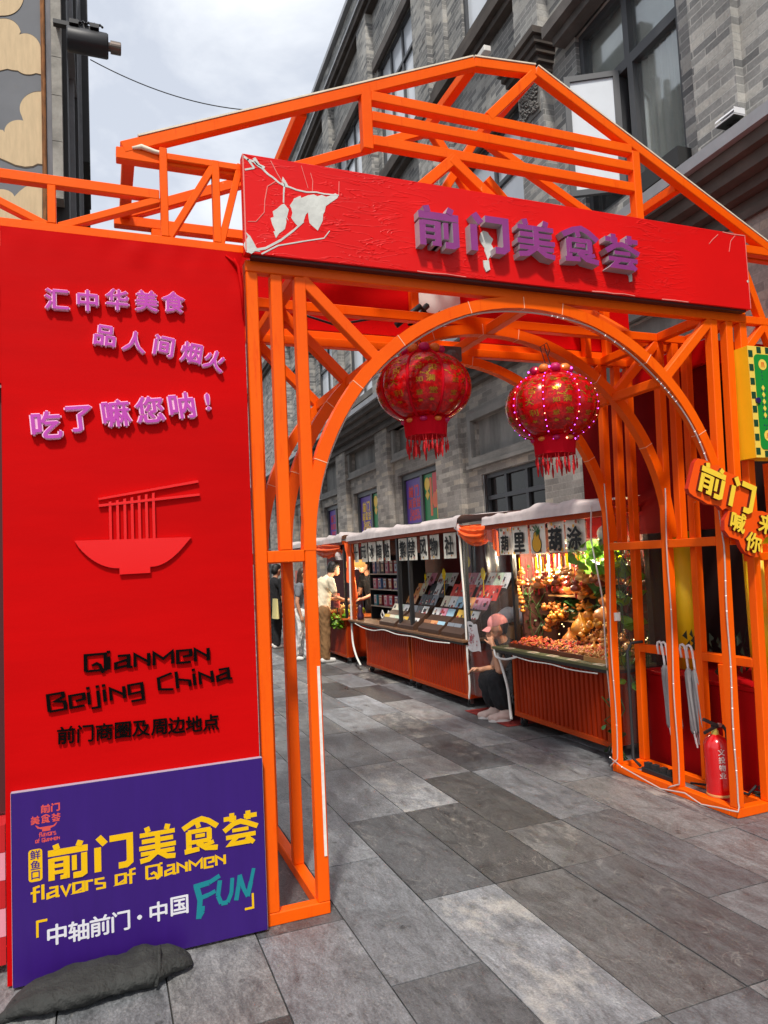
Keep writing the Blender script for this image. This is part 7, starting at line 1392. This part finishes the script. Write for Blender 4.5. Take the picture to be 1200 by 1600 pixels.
b = B(); b.lathe([(0, .25), (.15, .25), (.16, .235), (.15, .22), (0, .22)], (3.83, 6.40, 0), 20)
for k in range(4): a = pi / 4 + pi / 2 * k; b.bar((3.83 + .11 * cos(a), 6.40 + .11 * sin(a), .22), (3.83 + .14 * cos(a), 6.40 + .14 * sin(a), 0), .025, .025)
solo('low_stool', b, mat('dark_wood_stool', rgb(60, 40, 30), .6), 'low dark stool under the seated person', 'stool')
# standing customers and the vendor
def stander(label, x, y, hd, H, top, bot, shoe, hair, arm='down', sleeve=.55, lean=0.0, wide=1.0, long_hair=False, step=0.0, crop=0):
    f = Vector((cos(hd), sin(hd), 0)); s = Vector((-sin(hd), cos(hd), 0)); k = H / 1.7; O = Vector((x, y, 0)); Z = Vector((0, 0, 1)); P = lambda a, b_, c: O + f * (a * k) + s * (b_ * k) + Z * (c * k)
    t = thing('person', label, 'person', (x, y, 0)); ln = lean
    nk = P(.05 + ln * .6, 0, 1.40); hd_ = P(.09 + ln * 1.0, 0, 1.575 - .12 * ln); ff = (f - Z * (.25 + ln)).normalized()
    sh = [P(.02 + ln * .5, b_, 1.36) for b_ in (.19, -.19)]
    if arm == 'reach': el = [P(.10 + ln * .4, .22, 1.08), P(.10 + ln * .4, -.22, 1.08)]; wr = [P(.34 + ln * .4, .14, 1.0), P(.34 + ln * .4, -.14, 1.0)]; hdv = [f, f]
    else: el = [P(-.01, .25, 1.07), P(-.01, -.25, 1.07)]; wr = [P(.05, .24, .83), P(.05, -.24, .83)]; hdv = [-Z * .95 + f * .2, -Z * .95 + f * .2]
    ch = [[(P(0, 0, .92), .13 * k * wide), (P(.01 + ln * .2, 0, 1.12), .115 * k), (P(.02 + ln * .4, 0, 1.3), .12 * k)], [(P(.02 + ln * .4, .09, 1.3), .09 * k), (P(.02 + ln * .4, -.09, 1.3), .09 * k)], [(P(.02 + ln * .5, 0, 1.38), .06 * k), (nk, .05 * k), (hd_, .06 * k)],
          [(hd_, .092 * k), (hd_ + Z * .035 * k, .09 * k), (hd_ + ff * .035 - Z * .05 * k, .06 * k)], [(hd_ + ff * .098 * k, .016 * k)], [(hd_ + s * .09 * k, .018 * k)], [(hd_ - s * .09 * k, .018 * k)]]
    for i in (0, 1): ch.append([(sh[i], .052 * k), (el[i], .038 * k), (wr[i], .027 * k)]); ch += hand_chains(wr[i], Vector(hdv[i]).normalized(), f if arm != 'reach' else s * (-1 if i == 0 else 1), (s * (1 if i == 0 else -1)) if arm != 'reach' else Z, .8, k)
    st = [step, -step]
    for i, b_ in enumerate((.09, -.09)): ch.append([(P(0, b_, .88), .088 * k), (P(st[i] * .5 + .02, b_ * 1.05, .48), .058 * k), (P(st[i], b_ * 1.1, .09), .04 * k)])
    fused('body', ch, .011, SKIN, t); face_bits(t, hd_, ff, s, .092 * k)
    tc_ = [[(P(0, 0, .86), .145 * k * wide), (P(.01 + ln * .2, 0, 1.1), .135 * k), (P(.02 + ln * .4, 0, 1.3), .135 * k)], [(P(.02 + ln * .4, .1, 1.3), .10 * k), (P(.02 + ln * .4, -.1, 1.3), .10 * k)], [(P(.03 + ln * .5, 0, 1.38), .075 * k)]]
    for i in (0, 1): tc_.append([(sh[i], .068 * k), (sh[i].lerp(el[i], sleeve), .062 * k)])
    fused('shirt', tc_, .012, top, t, 3, .012)
    lg = [[(P(0, .05, .86), .13 * k * wide), (P(0, -.05, .86), .13 * k * wide)]]
    for i, b_ in enumerate((.09, -.09)): lg.append([(P(0, b_, .86), .108 * k), (P(st[i] * .5 + .02, b_ * 1.05, .48), .088 * k * wide), (P(st[i], b_ * 1.1, .10), .075 * k * wide)])
    fused('trousers', lg, .012, bot, t, 3, .014)
    for i, b_ in enumerate((.09, -.09)): fused('shoe', [[(P(st[i] - .05, b_ * 1.1, .05), .045 * k), (P(st[i] + .06, b_ * 1.15, .048), .045 * k), (P(st[i] + .15, b_ * 1.2, .04), .036 * k)]], .01, shoe, t)
    hr = [[(hd_ + Z * .05 * k - f * .015, .098 * k), (hd_ - f * .045 * k, .088 * k)], [(hd_ + Z * .075 * k + ff * .04 * k, .07 * k)]]
    if long_hair: hr.append([(hd_ - f * .05 * k, .08 * k), (hd_ - f * .08 * k - Z * .16 * k, .07 * k), (hd_ - f * .09 * k - Z * .3 * k, .045 * k)])
    fused('hair', hr, .011, hair, t)
    return t
CRM = mat('cream_cotton', rgb(236, 222, 190), .85, var=.05, bump=.1); KHA = mat('khaki_cotton', rgb(138, 102, 64), .85, var=.1); GRYT = mat('grey_cotton', rgb(120, 124, 130), .85, var=.06); WHT = mat('white_cotton', rgb(224, 224, 222), .85, var=.05)
stander('person in cream shirt and khaki trousers reaching over the food stall counter', 3.33, 11.50, radians(8), 1.66, CRM, KHA, WHITE, HAIR, 'reach', .6, .18)
t = stander('person in grey shirt and wide white trousers with a white shoulder bag', 3.10, 12.05, radians(-20), 1.56, GRYT, WHT, WHITE, mat('brown_hair', rgb(70, 50, 42), .5, bump=.4), 'down', .5, .02, 1.15, True, .12)
bag_ = B(); bag_.smooth = True; bag_.grid(lambda u, v: (2.93 + .05 * sin(pi * v) * cos(2 * pi * u) - .01, 11.86 + .17 * sin(2 * pi * u) * (1 - .12 * v), .68 + .26 * v), 24, 8); solo('shoulder_bag', bag_, mat('white_canvas_bag', rgb(216, 206, 188), .8, var=.06), 'off white shoulder bag carried by the person in grey', 'bag')
t = stander('person in black with a pale yellow tote seen through the gate pillar', 3.14, 14.15, radians(30), 1.64, DKC, DKC, WHITE, HAIR, 'down', .9, 0, 1.0, False, .06)
b = B(); b.smooth = True; b.grid(lambda u, v: (3.10 + .06 * cos(2 * pi * u) * (.4 + .6 * v), 13.88 + .21 * sin(2 * pi * u), .98 - .38 * v), 20, 6); solo('tote_bag', b, mat('pale_yellow_tote', rgb(236, 220, 150), .8), 'pale yellow tote bag hanging beside the person in black', 'bag')
stander('vendor in black behind the food stall counter under the fringed lamp', 4.36, 11.75, radians(200), 1.68, DKC, DKC, BLACK, HAIR, 'reach', .5, .12)
